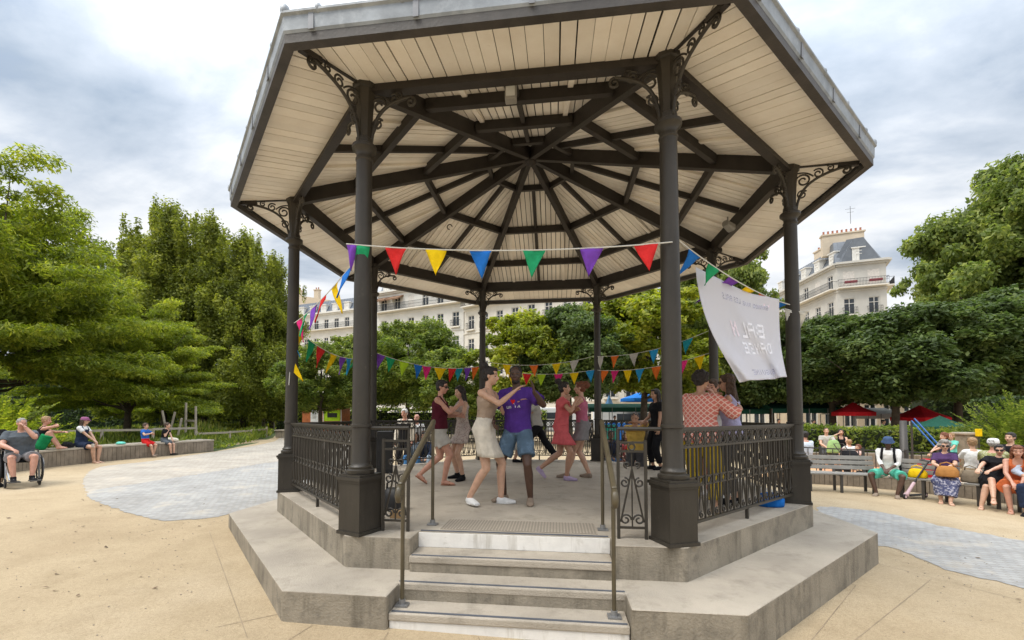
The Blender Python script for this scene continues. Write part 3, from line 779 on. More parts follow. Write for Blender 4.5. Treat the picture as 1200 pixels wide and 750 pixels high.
FOLD = bpy.data.textures.new('folds', 'CLOUDS'); FOLD.noise_scale = .11; FOLD.noise_depth = 1
LOCK = bpy.data.textures.new('locks', 'CLOUDS'); LOCK.noise_scale = .028; LOCK.noise_depth = 2
def job(mb, name, mats, parent, vox, smooth, scale, face=None):
    me = mb.mesh(name, mats); me.transform(Matrix.Scale(scale, 4)); o = link(name, me, parent)
    r = o.modifiers.new('r', 'REMESH'); r.mode = 'VOXEL'; r.voxel_size = vox*max(.8, scale); r.use_smooth_shade = True
    m = o.modifiers.new('s', 'SMOOTH'); m.factor = .5; m.iterations = smooth
    if name in ('hair', 'beard'): d = o.modifiers.new('d', 'DISPLACE'); d.texture = LOCK; d.strength = .022; d.mid_level = .5
    elif name not in ('body', 'shoe', 'sandal', 'sock'): d = o.modifiers.new('d', 'DISPLACE'); d.texture = FOLD; d.strength = .022; d.mid_level = .42
    JOBS.append((o, mats, face, scale)); return o

def finish_jobs():
    dg = bpy.context.evaluated_depsgraph_get(); res = []
    for o, mats, face, s in JOBS:
        me = bpy.data.meshes.new_from_object(o.evaluated_get(dg)); res.append(me)
    for (o, mats, face, s), me in zip(JOBS, res):
        o.modifiers.clear(); o.data = me; me.name = o.name.split('.')[0]
        me.materials.clear()
        for m in mats: me.materials.append(m)
        nf = len(me.polygons); me.polygons.foreach_set('use_smooth', [True]*nf)
        mi = np.zeros(nf, dtype=np.int32)
        if face and nf:
            c = np.empty(nf*3, dtype=np.float32); me.polygons.foreach_get('center', c); c = c.reshape(-1, 3)/s-np.array(face['hc'])
            X, Y, Z = [np.array(v) for v in face['ax']]; k = face['hs']; x = np.abs(c@X)/k; y = (c@Y)/k; z = (c@Z)/k
            fr = y > .05
            mi[fr & (((x-.032)/.013)**2+((z-.004)/.006)**2 < 1)] = 1
            mi[fr & (x > .014) & (x < .05) & (np.abs(z-.028-.006*np.sin(x*60)) < .0032)] = 1
            mi[fr & (((x)/.024)**2+((z+.052)/.0085)**2 < 1)] = 2
        me.polygons.foreach_set('material_index', mi); me.update()

# ================================================================== SKY AND SUN
w = bpy.data.worlds.new('World'); sc.world = w; w.use_nodes = True
nt = w.node_tree; L = nt.links.new; bg = nt.nodes['Background']
SUN_EL, SUN_AZ = R8(58), R8(215)              # azimuth of the sun from +X, counter-clockwise
sky = N(nt, 'ShaderNodeTexSky', sky_type='NISHITA', sun_disc=False, sun_elevation=SUN_EL, sun_rotation=PI/2-SUN_AZ, altitude=50, air_density=1, dust_density=1.5)
tc = N(nt, 'ShaderNodeTexCoord'); sp = N(nt, 'ShaderNodeSeparateXYZ'); L(tc.outputs['Generated'], sp.inputs[0])
def mth(op, a, b=None):
    n = nt.nodes.new('ShaderNodeMath'); n.operation = op
    for i, x in enumerate((a, b)):
        if x is None: continue
        if isinstance(x, (int, float)): n.inputs[i].default_value = x
        else: L(x, n.inputs[i])
    return n.outputs[0]
zc_ = mth('MAXIMUM', sp.outputs['Z'], 0.0); den = mth('ADD', zc_, .16)
cb = N(nt, 'ShaderNodeCombineXYZ'); L(mth('DIVIDE', sp.outputs['X'], den), cb.inputs[0]); L(mth('DIVIDE', sp.outputs['Y'], den), cb.inputs[1])
mp = N(nt, 'ShaderNodeMapping'); mp.inputs['Location'].default_value = (4.3, 1.2, 0); mp.inputs['Rotation'].default_value = (0, 0, R8(28)); mp.inputs['Scale'].default_value = (.8, 1.25, 1); L(cb.outputs[0], mp.inputs[0])
n1 = N(nt, 'ShaderNodeTexNoise', Scale=.95, Detail=9.0, Roughness=.55, Distortion=.35); L(mp.outputs[0], n1.inputs['Vector'])
n2 = N(nt, 'ShaderNodeTexNoise', Scale=2.2, Detail=10.0, Roughness=.58, Distortion=.2); L(mp.outputs[0], n2.inputs['Vector'])
sm_ = mth('ADD', mth('MULTIPLY', n1.outputs['Fac'], .72), mth('MULTIPLY', n2.outputs['Fac'], .28))
cloud = ramp(nt, sm_, [(.36, (2.9, 3.5, 4.3)), (.44, (4.4, 4.9, 5.6)), (.50, (6.1, 6.4, 6.8)), (.57, (7.5, 7.6, 7.8))])
mask = ramp(nt, n2.outputs['Fac'], [(.26, (.72, .72, .72)), (.42, (1, 1, 1))])
mx = N(nt, 'ShaderNodeMix', data_type='RGBA'); L(mask, mx.inputs[0]); L(sky.outputs[0], mx.inputs[6]); L(cloud, mx.inputs[7])
br = mth('ADD', 1.0, mth('MULTIPLY', mth('POWER', zc_, 3.5), 3.6))     # an overcast sky is brightest overhead
vs_ = N(nt, 'ShaderNodeVectorMath', operation='SCALE'); L(mx.outputs[2], vs_.inputs[0]); L(br, vs_.inputs['Scale'])
L(vs_.outputs[0], bg.inputs['Color']); bg.inputs['Strength'].default_value = .1
sl = bpy.data.lights.new('sun', 'SUN'); so = bpy.data.objects.new('sun', sl); COL.objects.link(so)
sl.energy = 1.5; sl.angle = R8(22); sl.color = (1, .93, .82)
so.rotation_euler = (PI/2-SUN_EL, 0, SUN_AZ+PI/2); so.location = (0, 0, 30)
sc.view_settings.view_transform = 'Standard'; sc.view_settings.look = 'None'; sc.view_settings.gamma = 1; sc.view_settings.exposure = EXPO = 0.42

# ================================================================== GROUND
def sheet(name, poly, dz, mat, rag=0):
    if rag:
        out = []; r_ = random.Random(len(poly)); n = len(poly)
        for i in range(n):
            a, b = Vector(poly[i]), Vector(poly[(i+1) % n]); p0, p3 = Vector(poly[i-1]), Vector(poly[(i+2) % n]); k = max(2, min(90, int((b-a).length/.09)))
            for j in range(k):
                t = j/k; q = .5*((2*a)+(b-p0)*t+(2*p0-5*a+4*b-p3)*t*t+(3*a-p0-3*b+p3)*t**3) if k > 4 else a.lerp(b, t); out.append(q+Vector((r_.uniform(-rag, rag), r_.uniform(-rag, rag), 0)))
        poly = out
    mb = MB(); mb.add([(p[0], p[1], gz(p[0])+dz) for p in poly], [tuple(range(len(poly)))])
    me = mb.mesh(name, mat); bm = bmesh.new(); bm.from_mesh(me); bmesh.ops.triangulate(bm, faces=bm.faces); bm.to_mesh(me); bm.free()
    o = link(name, me); return tag(o, kind='structure')
def sand_mat():
    m, nt, b = newmat('sand_paving'); L = nt.links.new
    tc = N(nt, 'ShaderNodeTexCoord'); co = tc.outputs['Object']
    n1 = N(nt, 'ShaderNodeTexNoise', Scale=.22, Detail=8, Roughness=.65); L(co, n1.inputs['Vector'])
    n2 = N(nt, 'ShaderNodeTexNoise', Scale=2.3, Detail=9, Roughness=.7); L(co, n2.inputs['Vector'])
    n3 = N(nt, 'ShaderNodeTexNoise', Scale=160, Detail=3, Roughness=.7); L(co, n3.inputs['Vector'])
    c1 = ramp(nt, n1.outputs['Fac'], [(.32, (.37, .285, .18)), (.5, (.43, .34, .22)), (.68, (.48, .39, .27))])
    c2 = ramp(nt, n2.outputs['Fac'], [(.3, (.87, .86, .84)), (.5, (1, 1, 1)), (.75, (1.07, 1.07, 1.07))])
    c3 = ramp(nt, n3.outputs['Fac'], [(.30, (.5, .48, .44)), (.43, (.95, .95, .95)), (.62, (1.06, 1.06, 1.06)), (.72, (1.4, 1.4, 1.4))])
    n4 = N(nt, 'ShaderNodeTexNoise', Scale=38, Detail=6, Roughness=.8); L(co, n4.inputs['Vector'])
    c4 = ramp(nt, n4.outputs['Fac'], [(.32, (.82, .80, .77)), (.5, (1, 1, 1)), (.7, (1.1, 1.1, 1.1))])
    def mm(a, b_):
        x = N(nt, 'ShaderNodeMix', data_type='RGBA', blend_type='MULTIPLY'); x.inputs[0].default_value = 1; L(a, x.inputs[6]); L(b_, x.inputs[7]); return x.outputs[2]
    L(mm(mm(mm(c1, c2), c3), c4), b.inputs['Base Color']); b.inputs['Roughness'].default_value = .95; b.inputs['Specular IOR Level'].default_value = .2
    bp = N(nt, 'ShaderNodeBump', Strength=.6, Distance=.015); L(n4.outputs['Fac'], bp.inputs['Height']); L(bp.outputs[0], b.inputs['Normal'])
    return m
sand = sand_mat()
xs = [-400, -60, -30, -15, -8, -4, 0, 4, 8, 15, 30, 60, 400]; ys = [-60, -10, -4, 0, 4, 10, 20, 40, 80, 500]
mb = MB(); vs = [(x, y, gz(x)) for y in ys for x in xs]; nx = len(xs)
mb.add(vs, [(j*nx+i, j*nx+i+1, (j+1)*nx+i+1, (j+1)*nx+i) for j in range(len(ys)-1) for i in range(nx-1)])
gr = tag(mb.build('ground', sand), kind='structure')
def setts_mat(name, c1, c2, scale, bw=.12, bh=.09, mort=(.3, .25, .18)):
    m, nt, b = newmat(name); L = nt.links.new
    tc = N(nt, 'ShaderNodeTexCoord'); co = tc.outputs['Object']
    nw = N(nt, 'ShaderNodeTexNoise', Scale=1.2, Detail=3); L(co, nw.inputs['Vector'])
    mxv = N(nt, 'ShaderNodeMix', data_type='RGBA', blend_type='LINEAR_LIGHT'); mxv.inputs[0].default_value = .06; L(co, mxv.inputs[6]); L(nw.outputs['Color'], mxv.inputs[7])
    bt = N(nt, 'ShaderNodeTexBrick', Scale=1.0); bt.inputs['Brick Width'].default_value = bw; bt.inputs['Row Height'].default_value = bh; bt.inputs['Mortar Size'].default_value = .006; bt.inputs['Mortar Smooth'].default_value = .6
    bt.inputs['Color1'].default_value = (*c1, 1); bt.inputs['Color2'].default_value = (*c2, 1); bt.inputs['Mortar'].default_value = (*mort, 1); L(mxv.outputs[2], bt.inputs['Vector'])
    n2 = N(nt, 'ShaderNodeTexNoise', Scale=1.1, Detail=8, Roughness=.7); L(co, n2.inputs['Vector'])
    c = ramp(nt, n2.outputs['Fac'], [(.3, (.78, .76, .74)), (.55, (1, 1, 1)), (.75, (1.12, 1.1, 1.05))])
    x = N(nt, 'ShaderNodeMix', data_type='RGBA', blend_type='MULTIPLY'); x.inputs[0].default_value = 1; L(bt.outputs['Color'], x.inputs[6]); L(c, x.inputs[7])
    # sand swept over parts of it
    f = ramp(nt, n2.outputs['Fac'], [(.55, (0, 0, 0)), (.72, (.7, .7, .7))])
    y = N(nt, 'ShaderNodeMix', data_type='RGBA'); L(f, y.inputs[0]); L(x.outputs[2], y.inputs[6]); y.inputs[7].default_value = (.5, .42, .32, 1)
    L(y.outputs[2], b.inputs['Base Color']); b.inputs['Roughness'].default_value = .85
    bp = N(nt, 'ShaderNodeBump', Strength=.5, Distance=.01); L(bt.outputs['Fac'], bp.inputs['Height']); bp.invert = True; L(bp.outputs[0], b.inputs['Normal'])
    return m
setts_blue = setts_mat('blue_grey_setts', (.31, .31, .30), (.39, .385, .37), 1, mort=(.27, .245, .205))
setts_pale = setts_mat('pale_setts', (.38, .345, .295), (.45, .41, .35), 1, .16, .11, (.30, .26, .21))
def gl(*pts): return [gnd(*p) for p in pts]
sheet('path', gl((104, 577), (130, 594), (165, 605), (200, 611), (240, 608), (285, 600), (330, 590), (400, 560), (420, 545), (330, 541), (250, 553), (180, 564)), .005, setts_blue, .035)
sheet('path', gl((104, 577), (180, 564), (250, 553), (330, 541), (420, 545), (440, 525), (400, 512), (336, 512), (322, 517), (300, 522), (262, 528), (180, 540), (112, 549)), .004, setts_pale, .03)
sheet('path', gl((345, 512), (400, 513), (346, 499), (331, 499), (336, 505)), .004, setts_pale, .03)
sheet('path', gl((958, 600), (968, 594), (1030, 600), (1100, 616), (1210, 636), (1260, 648), (1290, 716), (1200, 689), (1110, 668), (1040, 641), (980, 640)), .005, setts_blue, .035)
# sawn joints in the sand-coloured slabs around the bandstand
mb = MB()
def joint(p, q, wdt=.007):
    a = gnd(*p); b = gnd(*q); d = (b-a).normalized(); n_ = Vector((-d.y, d.x, 0))*wdt; up_ = Vector((0, 0, .003))
    mb.quad(a-n_+up_, b-n_+up_, b+n_+up_, a+n_+up_)
for p, q in (((245, 622), (290, 748)), ((340, 717), (255, 735)), ((366, 733), (335, 752)), ((455, 741), (444, 760)), ((560, 746), (572, 770)), ((960, 676), (1003, 686)), ((1030, 661), (1200, 705)), ((930, 700), (952, 720)), ((1090, 680), (1000, 752)), ((1003, 686), (950, 752))):
    joint(p, q, .003)
o = mb.build('joint', M('joint_brown', (.28, .215, .14), var=.3, scale=5)); o.parent = gr; tag(o, kind='structure')  # joint lines are thin strips in a darker sandy brown of their own
mb = MB(); rs = random.Random(9)
for _ in range(900):
    a = rs.uniform(-PI, 0); q = 4.7+abs(rs.gauss(0, 1.6)); x = q*math.cos(a); y = q*math.sin(a)*.8
    if y > -1 and abs(x) < 4.8: continue
    if Vector((x, y)).length < 4.75: continue
    r = rs.uniform(.003, .009); mb.ball((x, y, gz(x)+r*.4), (r, r*rs.uniform(.6, 1), r*.7), 5, 3)
tag(mb.build('pebbles', M('pebble', (.26, .22, .17), var=.5, scale=60)), 'tiny stones and grit scattered on the sandy paving', 'grit', kind='stuff')
# dead leaves on the paving
mb = MB()
for _ in range(150):
    x = random.uniform(-8, 6); y = random.uniform(-5.6, 1)
    if Vector((x, y)).length < 4.75: continue
    a = random.uniform(0, 6.28); r = random.uniform(.015, .035); z = gz(x)+.006
    mb.quad(*[(x+r*math.cos(a+t)*(1 if i % 2 else .5), y+r*math.sin(a+t)*(1 if i % 2 else .5), z+random.uniform(0, .012)) for i, t in enumerate((0, 1.57, 3.14, 4.71))])
tag(mb.build('fallen_leaves', M('dry_leaf', (.12, .07, .035), var=.4)), 'small dry brown leaves scattered over the sandy paving', 'leaves', kind='stuff')

# ================================================================== FOLIAGE
def leafmat(name, c, c2, tr=.35):
    m, nt, b = newmat(name); L = nt.links.new
    g = N(nt, 'ShaderNodeNewGeometry'); tc = N(nt, 'ShaderNodeTexCoord')
    n = N(nt, 'ShaderNodeTexNoise', Scale=.9, Detail=3, Roughness=.6); L(tc.outputs['Object'], n.inputs['Vector'])
    md = N(nt, 'ShaderNodeMath', operation='ADD'); L(n.outputs['Fac'], md.inputs[0])
    m2 = N(nt, 'ShaderNodeMath', operation='MULTIPLY'); L(g.outputs['Random Per Island'], m2.inputs[0]); m2.inputs[1].default_value = .34; L(m2.outputs[0], md.inputs[1])
    col = ramp(nt, md.outputs[0], [(.42, mul(c, .62)), (.66, c), (.9, c2)])
    L(col, b.inputs['Base Color']); b.inputs['Roughness'].default_value = .55; b.inputs['Specular IOR Level'].default_value = .35
    t = N(nt, 'ShaderNodeBsdfTranslucent'); hs = N(nt, 'ShaderNodeHueSaturation', Value=1.5, Saturation=1.1); L(col, hs.inputs['Color']); L(hs.outputs[0], t.inputs[0])
    ms = N(nt, 'ShaderNodeMixShader'); ms.inputs[0].default_value = tr; L(b.outputs[0], ms.inputs[1]); L(t.outputs[0], ms.inputs[2])
    L(ms.outputs[0], nt.nodes['Material Output'].inputs['Surface']); return m
LF = dict(robinia=leafmat('leaf_bright', (.18, .235, .03), (.44, .46, .07), .52), horn=leafmat('leaf_hornbeam', (.17, .205, .032), (.38, .40, .07), .48),
          dark=leafmat('leaf_dark', (.075, .118, .030), (.17, .22, .06), .4), mid=leafmat('leaf_mid', (.13, .185, .032), (.32, .36, .07), .48),
          yellow=leafmat('leaf_yellow_green', (.20, .25, .03), (.44, .44, .06), .48), plane=leafmat('leaf_plane', (.16, .215, .05), (.36, .40, .10), .5), hedge=leafmat('leaf_hedge', (.04, .07, .018), (.09, .13, .03), .3),
          grass=leafmat('leaf_grass', (.16, .21, .045), (.40, .36, .12), .4))
bark = M('bark', (.075, .058, .042), rough=.95, var=.35, scale=6, bump=.8, bscale=25)
def leaves(clumps, per, size, seed, flat=.5, asp=.45, out=.62):
    """clumps: list of (cx,cy,cz,rx,ry,rz). rhombic leaf faces in each clump's volume, denser near its skin"""
    r = np.random.default_rng(seed); C = np.array(clumps); vol = (C[:, 3]*C[:, 4]*C[:, 5])**(2/3); cnt = np.maximum(8, (per*vol/vol.mean()).astype(int))
    idx = np.repeat(np.arange(len(C)), cnt); n = len(idx)
    d = r.normal(size=(n, 3)); d /= np.linalg.norm(d, axis=1)[:, None]; rad = r.random(n)**(1-out)
    p = C[idx, :3]+d*rad[:, None]*C[idx, 3:6]*(1+.12*r.normal(size=n))[:, None]
    nrm = d*.55+r.normal(size=(n, 3))*.55; nrm[:, 2] += flat; nrm /= np.linalg.norm(nrm, axis=1)[:, None]
    a = r.normal(size=(n, 3)); a[:, :2] += d[:, :2]*1.2; a[:, 2] -= .35; a -= nrm*(a*nrm).sum(1)[:, None]; a /= np.linalg.norm(a, axis=1)[:, None]; b = np.cross(nrm, a)
    s = size*(.6+.8*r.random(n))[:, None]
    v = np.empty((n, 4, 3)); v[:, 0] = p-a*s; v[:, 1] = p-b*s*asp+nrm*s*.12; v[:, 2] = p+a*s; v[:, 3] = p+b*s*asp+nrm*s*.12
    return v.reshape(-1, 3)
def leafmesh(name, v, mat):
    n = len(v)//4; me = bpy.data.meshes.new(name); me.vertices.add(n*4); me.loops.add(n*4); me.polygons.add(n)
    me.vertices.foreach_set('co', v.astype(np.float32).ravel()); me.loops.foreach_set('vertex_index', np.arange(n*4, dtype=np.int32))
    me.polygons.foreach_set('loop_start', np.arange(0, n*4, 4, dtype=np.int32)); me.polygons.foreach_set('loop_total', np.full(n, 4, dtype=np.int32))
    me.materials.append(mat); me.update(calc_edges=True); return me
def crown(kind, H, Rr, z0, seed, nc):
    """clump list for a crown of height H above z0 and radius Rr"""
    r = np.random.default_rng(seed); out = []
    ph = r.random(6)*6.28
    def lump(a, t): return .80+.22*math.sin(2*a+ph[0]+3*t)*math.cos(5*t+ph[1])+.16*math.sin(5*a+ph[2]+7*t)+.08*math.sin(9*a+ph[3]-11*t)
    if kind == 'spread':                        # boughs that reach out and carry flat sprays
        nb = nc//9
        for i in range(nb):
            a = i*2.4+r.random()*.5; t = (i+.5)/nb; el = math.radians(-6+82*t**1.25); Lb = Rr*(1.08-.32*t)*(.72+.38*r.random()); zb0 = z0+H*.10+H*.22*t
            for j in range(10):
                f = .22+.78*(j+r.random()*.6)/10; dr = f*Lb*math.cos(el*(1-.25*f)); z = zb0+f*Lb*math.sin(el)*1.12-.07*Lb*f*f
                aa = a+(r.random()-.5)*.55*f; c_ = .50+.75*r.random()*(1.15-f*.6)
                out.append((math.cos(aa)*dr, math.sin(aa)*dr, max(z0*.5, z), c_, c_*.9, c_*(.26+.16*r.random())))
        return out
    for i in range(nc):
        for _ in range(30):
            t = r.random(); a = r.random()*2*PI
            if kind == 'column': prof_ = (math.sin(PI*min(1, t*1.0+.12))**.55)*(1-t**3*.75); fr = r.random()**.5
            elif kind == 'spread': prof_ = math.sin(PI*(t*.85+.12))**.7; fr = r.random()**.4
            else: prof_ = math.sin(PI*(t*.8+.14))**.6; fr = r.random()**.4
            prof_ *= lump(a, t); x = math.cos(a)*Rr*prof_*fr; y = math.sin(a)*Rr*prof_*fr; z = z0+H*t
            if fr > .45 or r.random() < .4: break
        cs = (Rr*.20)*(.45+.95*r.random()); fl = {'column': 1.25, 'spread': .42, 'round': .7}[kind]
        out.append((x, y, z, cs, cs*(.8+.4*r.random()), cs*fl))
    for i in range(int(nc*(.55 if kind == 'round' else .35))):   # sprays standing clear of the outline
        t = .12+.86*r.random(); a = r.random()*2*PI
        prof_ = ((math.sin(PI*min(1, t+.12))**.55)*(1-t**3*.75) if kind == 'column' else math.sin(PI*(t*.8+.14))**.6)*lump(a, t)*(1.02+.16*r.random()); c_ = Rr*(.05+.07*r.random())
        out.append((math.cos(a)*Rr*prof_, math.sin(a)*Rr*prof_, z0+H*t*(1.0+.07*r.random()), c_, c_, c_*(2.2 if kind == 'column' else .8)))
    if kind == 'column':
        for i in range(26): a = r.random()*2*PI; q = r.random()**.5*Rr*.75; out.append((math.cos(a)*q, math.sin(a)*q, z0+H*(1.04-.30*(q/Rr)+.06*r.random()), .26, .26, .9))
    return out
def treemesh(kind, H, Rr, z0, seed, nc, per, size, mat, flat=.5, asp=.45, th=.18, peaks=None):
    cl = crown(kind, H, Rr, z0, seed, nc)
    if peaks: cl += peaks
    v = leaves(cl, per, size, seed, flat, asp)
    me = leafmesh('crown', v, mat)
    mb = MB(); r = random.Random(seed)
    mb.tube([(0, 0, -.3), (.03, .02, z0*.5), (.0, .04, z0), (.05, 0, z0+H*.4), (0, .05, z0+H*.8)], [th*1.35, th, th*.85, th*.5, th*.12], 9)
    for i in range(16):
        c = cl[r.randrange(len(cl))]; zs = z0*.85+min(c[2]-z0, H*.6)*.5*r.random()
        a = Vector((0, 0, zs)); b = Vector(c[:3]); m_ = a.lerp(b, .5)+Vector((0, 0, -.12*(b-a).length*r.random()))
        mb.tube([a, m_, b], [th*.42, th*.25, th*.06], 6)
    return me, mb.mesh('trunk', bark, True)
def tree(name, meshes, loc, rz, scale, label, group='trees around the square', cat='tree'):
    t = empty(name, loc, rz, label, cat, group); t.scale = scale if hasattr(scale, '__len__') else (scale,)*3
    link('trunk', meshes[1], t); link('crown', meshes[0], t); return t
T = {}
T['robinia'] = treemesh('spread', 8.4, 6.4, 2.0, 3, 420, 460, .092, LF['robinia'], .9, .3, .2)
T['column'] = treemesh('column', 12.5, 3.9, 1.6, 5, 210, 420, .10, LF['horn'], .3, .5, .2, peaks=[(.2, 0, 14.0, .5, .5, 1.3), (-.5, .3, 13.4, .6, .6, 1.2), (.8, -.3, 13.0, .5, .5, 1.1)])
T['round'] = treemesh('round', 4.4, 3.4, 2.8, 8, 130, 420, .10, LF['dark'], .7, .5, .15)
T['mid'] = treemesh('round', 4.0, 3.2, 2.2, 11, 110, 400, .09, LF['mid'], .6, .42, .12)
T['yellow'] = treemesh('round', 4.0, 2.7, 2.2, 14, 95, 360, .092, LF['yellow'], .5, .45, .12)
T['plane'] = treemesh('round', 9.5, 5.2, 2.4, 17, 150, 560, .125, LF['plane'], .4, .5, .24)
def tr(name, kind, px, dep, ht, base_h, label, group, rz=0, wid=1.0):
    p = gat(px, dep); s = ht/base_h; return tree(name, T[kind], (p.x, p.y, p.z), R8(rz), (s*wid, s*wid, s), label, group)
HT = dict(robinia=10.6, column=15.0, round=7.4, mid=6.5, yellow=6.3, plane=12.2)
TR = [
 # name, kind, px, depth, height, width factor, rz, label
 ('robinia_tree', 'robinia', -22, 16.5, 12.2, .84, 20, 'large bright green feathery tree at the left edge, nearest and tallest over the timber wall'),
 ('robinia_tree', 'robinia', 150, 23, 8.2, 1.0, 200, 'bright green low-branching feathery tree behind the two boys on the wall'),
 ('hornbeam_tree', 'column', 150, 34, 15.6, .95, 0, 'pointed green tree, leftmost of the tall row at the left'),
 ('hornbeam_tree', 'column', 192, 33, 17.6, .9, 70, 'tall pointed green tree, highest of the row at the left'),
 ('hornbeam_tree', 'column', 240, 34, 17.0, .9, 160, 'tall pointed green tree in the middle of the left row'),
 ('hornbeam_tree', 'column', 285, 34, 15.6, .95, 250, 'pointed green tree fourth from the left in the tall row'),
 ('hornbeam_tree', 'column', 318, 36, 14.4, .85, 310, 'pointed green tree at the right end of the tall row beside the left iron column'),
 ('leafy_tree', 'mid', 375, 27, 5.7, 1.1, 30, 'green leafy tree between the two left iron columns'),
 ('leafy_tree', 'mid', 428, 32, 7.4, 1.0, 130, 'green leafy tree hidden behind the front left iron column'),
 ('leafy_tree', 'mid', 478, 29, 7.7, 1.05, 80, 'green leafy tree below the white apartment house with balconies'),
 ('leafy_tree', 'mid', 535, 26, 5.6, 1.1, 220, 'low green leafy tree right behind the dancing group at the left'),
 ('yellow_green_tree', 'yellow', 618, 25, 7.2, 1.1, 40, 'yellow-green tree behind the middle of the bandstand'),
 ('dark_leafy_tree', 'round', 668, 25, 7.6, 1.0, 120, 'dark green tree just left of the thin iron column at the back'),
 ('plane_tree', 'yellow', 755, 27, 9.4, 1.2, 200, 'light green tree behind the front right iron column'),
 ('plane_tree', 'plane', 838, 30, 14.2, .62, 10, 'tall light green tree rising behind the white banner'),
 ('dark_leafy_tree', 'round', 905, 29, 7.8, 1.0, 77, 'dark green tree right of the banner at the far right iron column'),
 ('dark_leafy_tree', 'round', 975, 27, 8.0, 1.15, 300, 'dark green tree below the corner building with the slate roof'),
 ('dark_leafy_tree', 'round', 1050, 24, 7.7, 1.2, 160, 'dark green tree standing over the red parasols'),
 ('dark_leafy_tree', 'round', 1122, 25, 8.3, 1.2, 220, 'dark green tree behind the benches, right of the red parasols'),
 ('dark_leafy_tree', 'round', 1215, 24, 8.8, 1.2, 20, 'dark green tree cut by the right edge of the view'),
 ('plane_tree', 'plane', 1172, 33, 18.2, .72, 100, 'tall light green tree against the sky at the upper right'),
 ('plane_tree', 'plane', 1240, 31, 21.0, .8, 250, 'tall airy tree at the right edge behind the others'),
]
for nme, kd, px, dep, ht, wf, rz, lab in TR:
    tr(nme, kd, px, dep, ht, HT[kd], lab, 'trees around the square', rz, wf)
# yew-like shrub at the right edge
def fronds(name, loc, n, L_, seed, mat, label, ln=.12, up_=.6, w_=.035, cat='shrub', grp=None, rise=0.0):
    r = np.random.default_rng(seed); vs = []
    tw = MB()
    for i in range(n):
        a = r.random()*2*PI; el = math.radians(10+70*r.random()**.8); l = L_*(.55+.5*r.random())
        d = np.array([math.cos(a)*math.cos(el), math.sin(a)*math.cos(el), math.sin(el)*up_*1.6]); b0 = np.array([0, 0, rise+.3*r.random()])
        mid = b0+d*l*.55; end = b0+d*l+np.array([0, 0, -.12*l])
        k = int(l/.055)
        for j in range(k):
            t = (j+1)/k; c = (1-t)**2*b0+2*t*(1-t)*mid+t*t*end
            if t < .18: continue
            for sg in (-1, 1):
                sd = np.cross(d, [0, 0, 1]); sd /= np.linalg.norm(sd)+1e-9; q = sd*sg*.8+d*.55+r.normal(size=3)*.25; q /= np.linalg.norm(q); nn = np.cross(q, d+r.normal(size=3)*.3); nn /= np.linalg.norm(nn)+1e-9; bb = np.cross(nn, q); e = c+q*ln*(1.2-t*.6)
                vs += [c, (c+e)/2+bb*w_, e, (c+e)/2-bb*w_]
        if i % 6 == 0: tw.tube([b0, mid, end], [.014, .009, .003], 4)
    t = empty(name, loc, 0, label, cat, grp); link('foliage', leafmesh('foliage', np.array(vs), mat), t); tw.build('stem', bark, t); return t
p = gat(1212, 14.5); fronds('yew_shrub', (p.x, p.y, p.z), 560, 3.0, 5, LF['mid'], 'tall feathery yew bush at the right edge behind the people', up_=.62, ln=.15, w_=.022)
p = gat(-10, 12.2); fronds('feathery_bush', (p.x, p.y, p.z), 330, 2.2, 6, LF['robinia'], 'low bright feathery bush at the left edge beside the wheelchair', up_=.6, ln=.13, w_=.03)
# hedges: box of leaves around a dark core
def hedge(name, pts, h, th, label, mat, dens=260, size=.07, zoff=0):
    vs = []; r = np.random.default_rng(len(pts)*7+int(h*10)); mb = MB()
    for a, b in zip(pts[:-1], pts[1:]):
        a = Vector(a); b = Vector(b); d = (b-a); Ln = d.length; d.normalize(); n_ = Vector((-d.y, d.x, 0)); c = (a+b)/2
        mb.box((c.x, c.y, (gz(a.x)+gz(b.x))/2+h*.46+zoff), (Ln, th*.7, h*.92), math.atan2(d.y, d.x))
        k = int(dens*Ln*(h*2+th)); u = r.random(k)*Ln; f = r.random(k); q = np.zeros((k, 3))
        per = h*2+th
        s_ = f*per; off = np.where(s_ < h, -th/2, np.where(s_ < h+th, s_-h-th/2, th/2)); z = np.where(s_ < h, s_, np.where(s_ < h+th, h, per-s_))
        base = np.array(a)[None, :]+np.outer(u, np.array(d))+np.outer(off, np.array(n_)); base[:, 2] = np.array([gz(x) for x in base[:, 0]])+z+zoff; base += r.normal(size=(k, 3))*.05+np.array([0, 0, 1])*(.06*np.sin(u*2.1))[:, None]
        nr = r.normal(size=(k, 3)); nr[:, 2] += .4; nr /= np.linalg.norm(nr, axis=1)[:, None]; aa = np.cross(nr, r.normal(size=(k, 3))); aa /= np.linalg.norm(aa, axis=1)[:, None]; bb = np.cross(nr, aa); s = size*(.6+.8*r.random(k))[:, None]
        v = np.empty((k, 4, 3)); v[:, 0] = base-aa*s; v[:, 1] = base-bb*s*.5; v[:, 2] = base+aa*s; v[:, 3] = base+bb*s*.5; vs.append(v.reshape(-1, 3))
    t = empty(name, (0, 0, 0), 0, label, 'hedge'); mb.build('core', M('hedge_core', (.02, .03, .012), rough=1), t); link('foliage', leafmesh('foliage', np.concatenate(vs), mat), t); return t
def gp(px, dep): p = gat(px, dep); return (p.x, p.y, 0)
hedge('hedge', [gp(925, 17.5), gp(1030, 17), gp(1135, 17)], 1.15, .9, 'clipped green hedge behind the playground, below the market parasols', LF['mid'], 220, .07, zoff=.25)
hedge('hedge', [gp(-160, 42), gp(90, 42), gp(215, 42)], 6.0, 1.5, 'high dark hedge at the far left beneath the trees', LF['hedge'], 40, .16)
hedge('hedge', [gp(222, 40), gp(320, 40)], 2.1, 1.5, 'trimmed green hedge beyond the garden fence, left of the path', LF['hedge'], 60, .13)
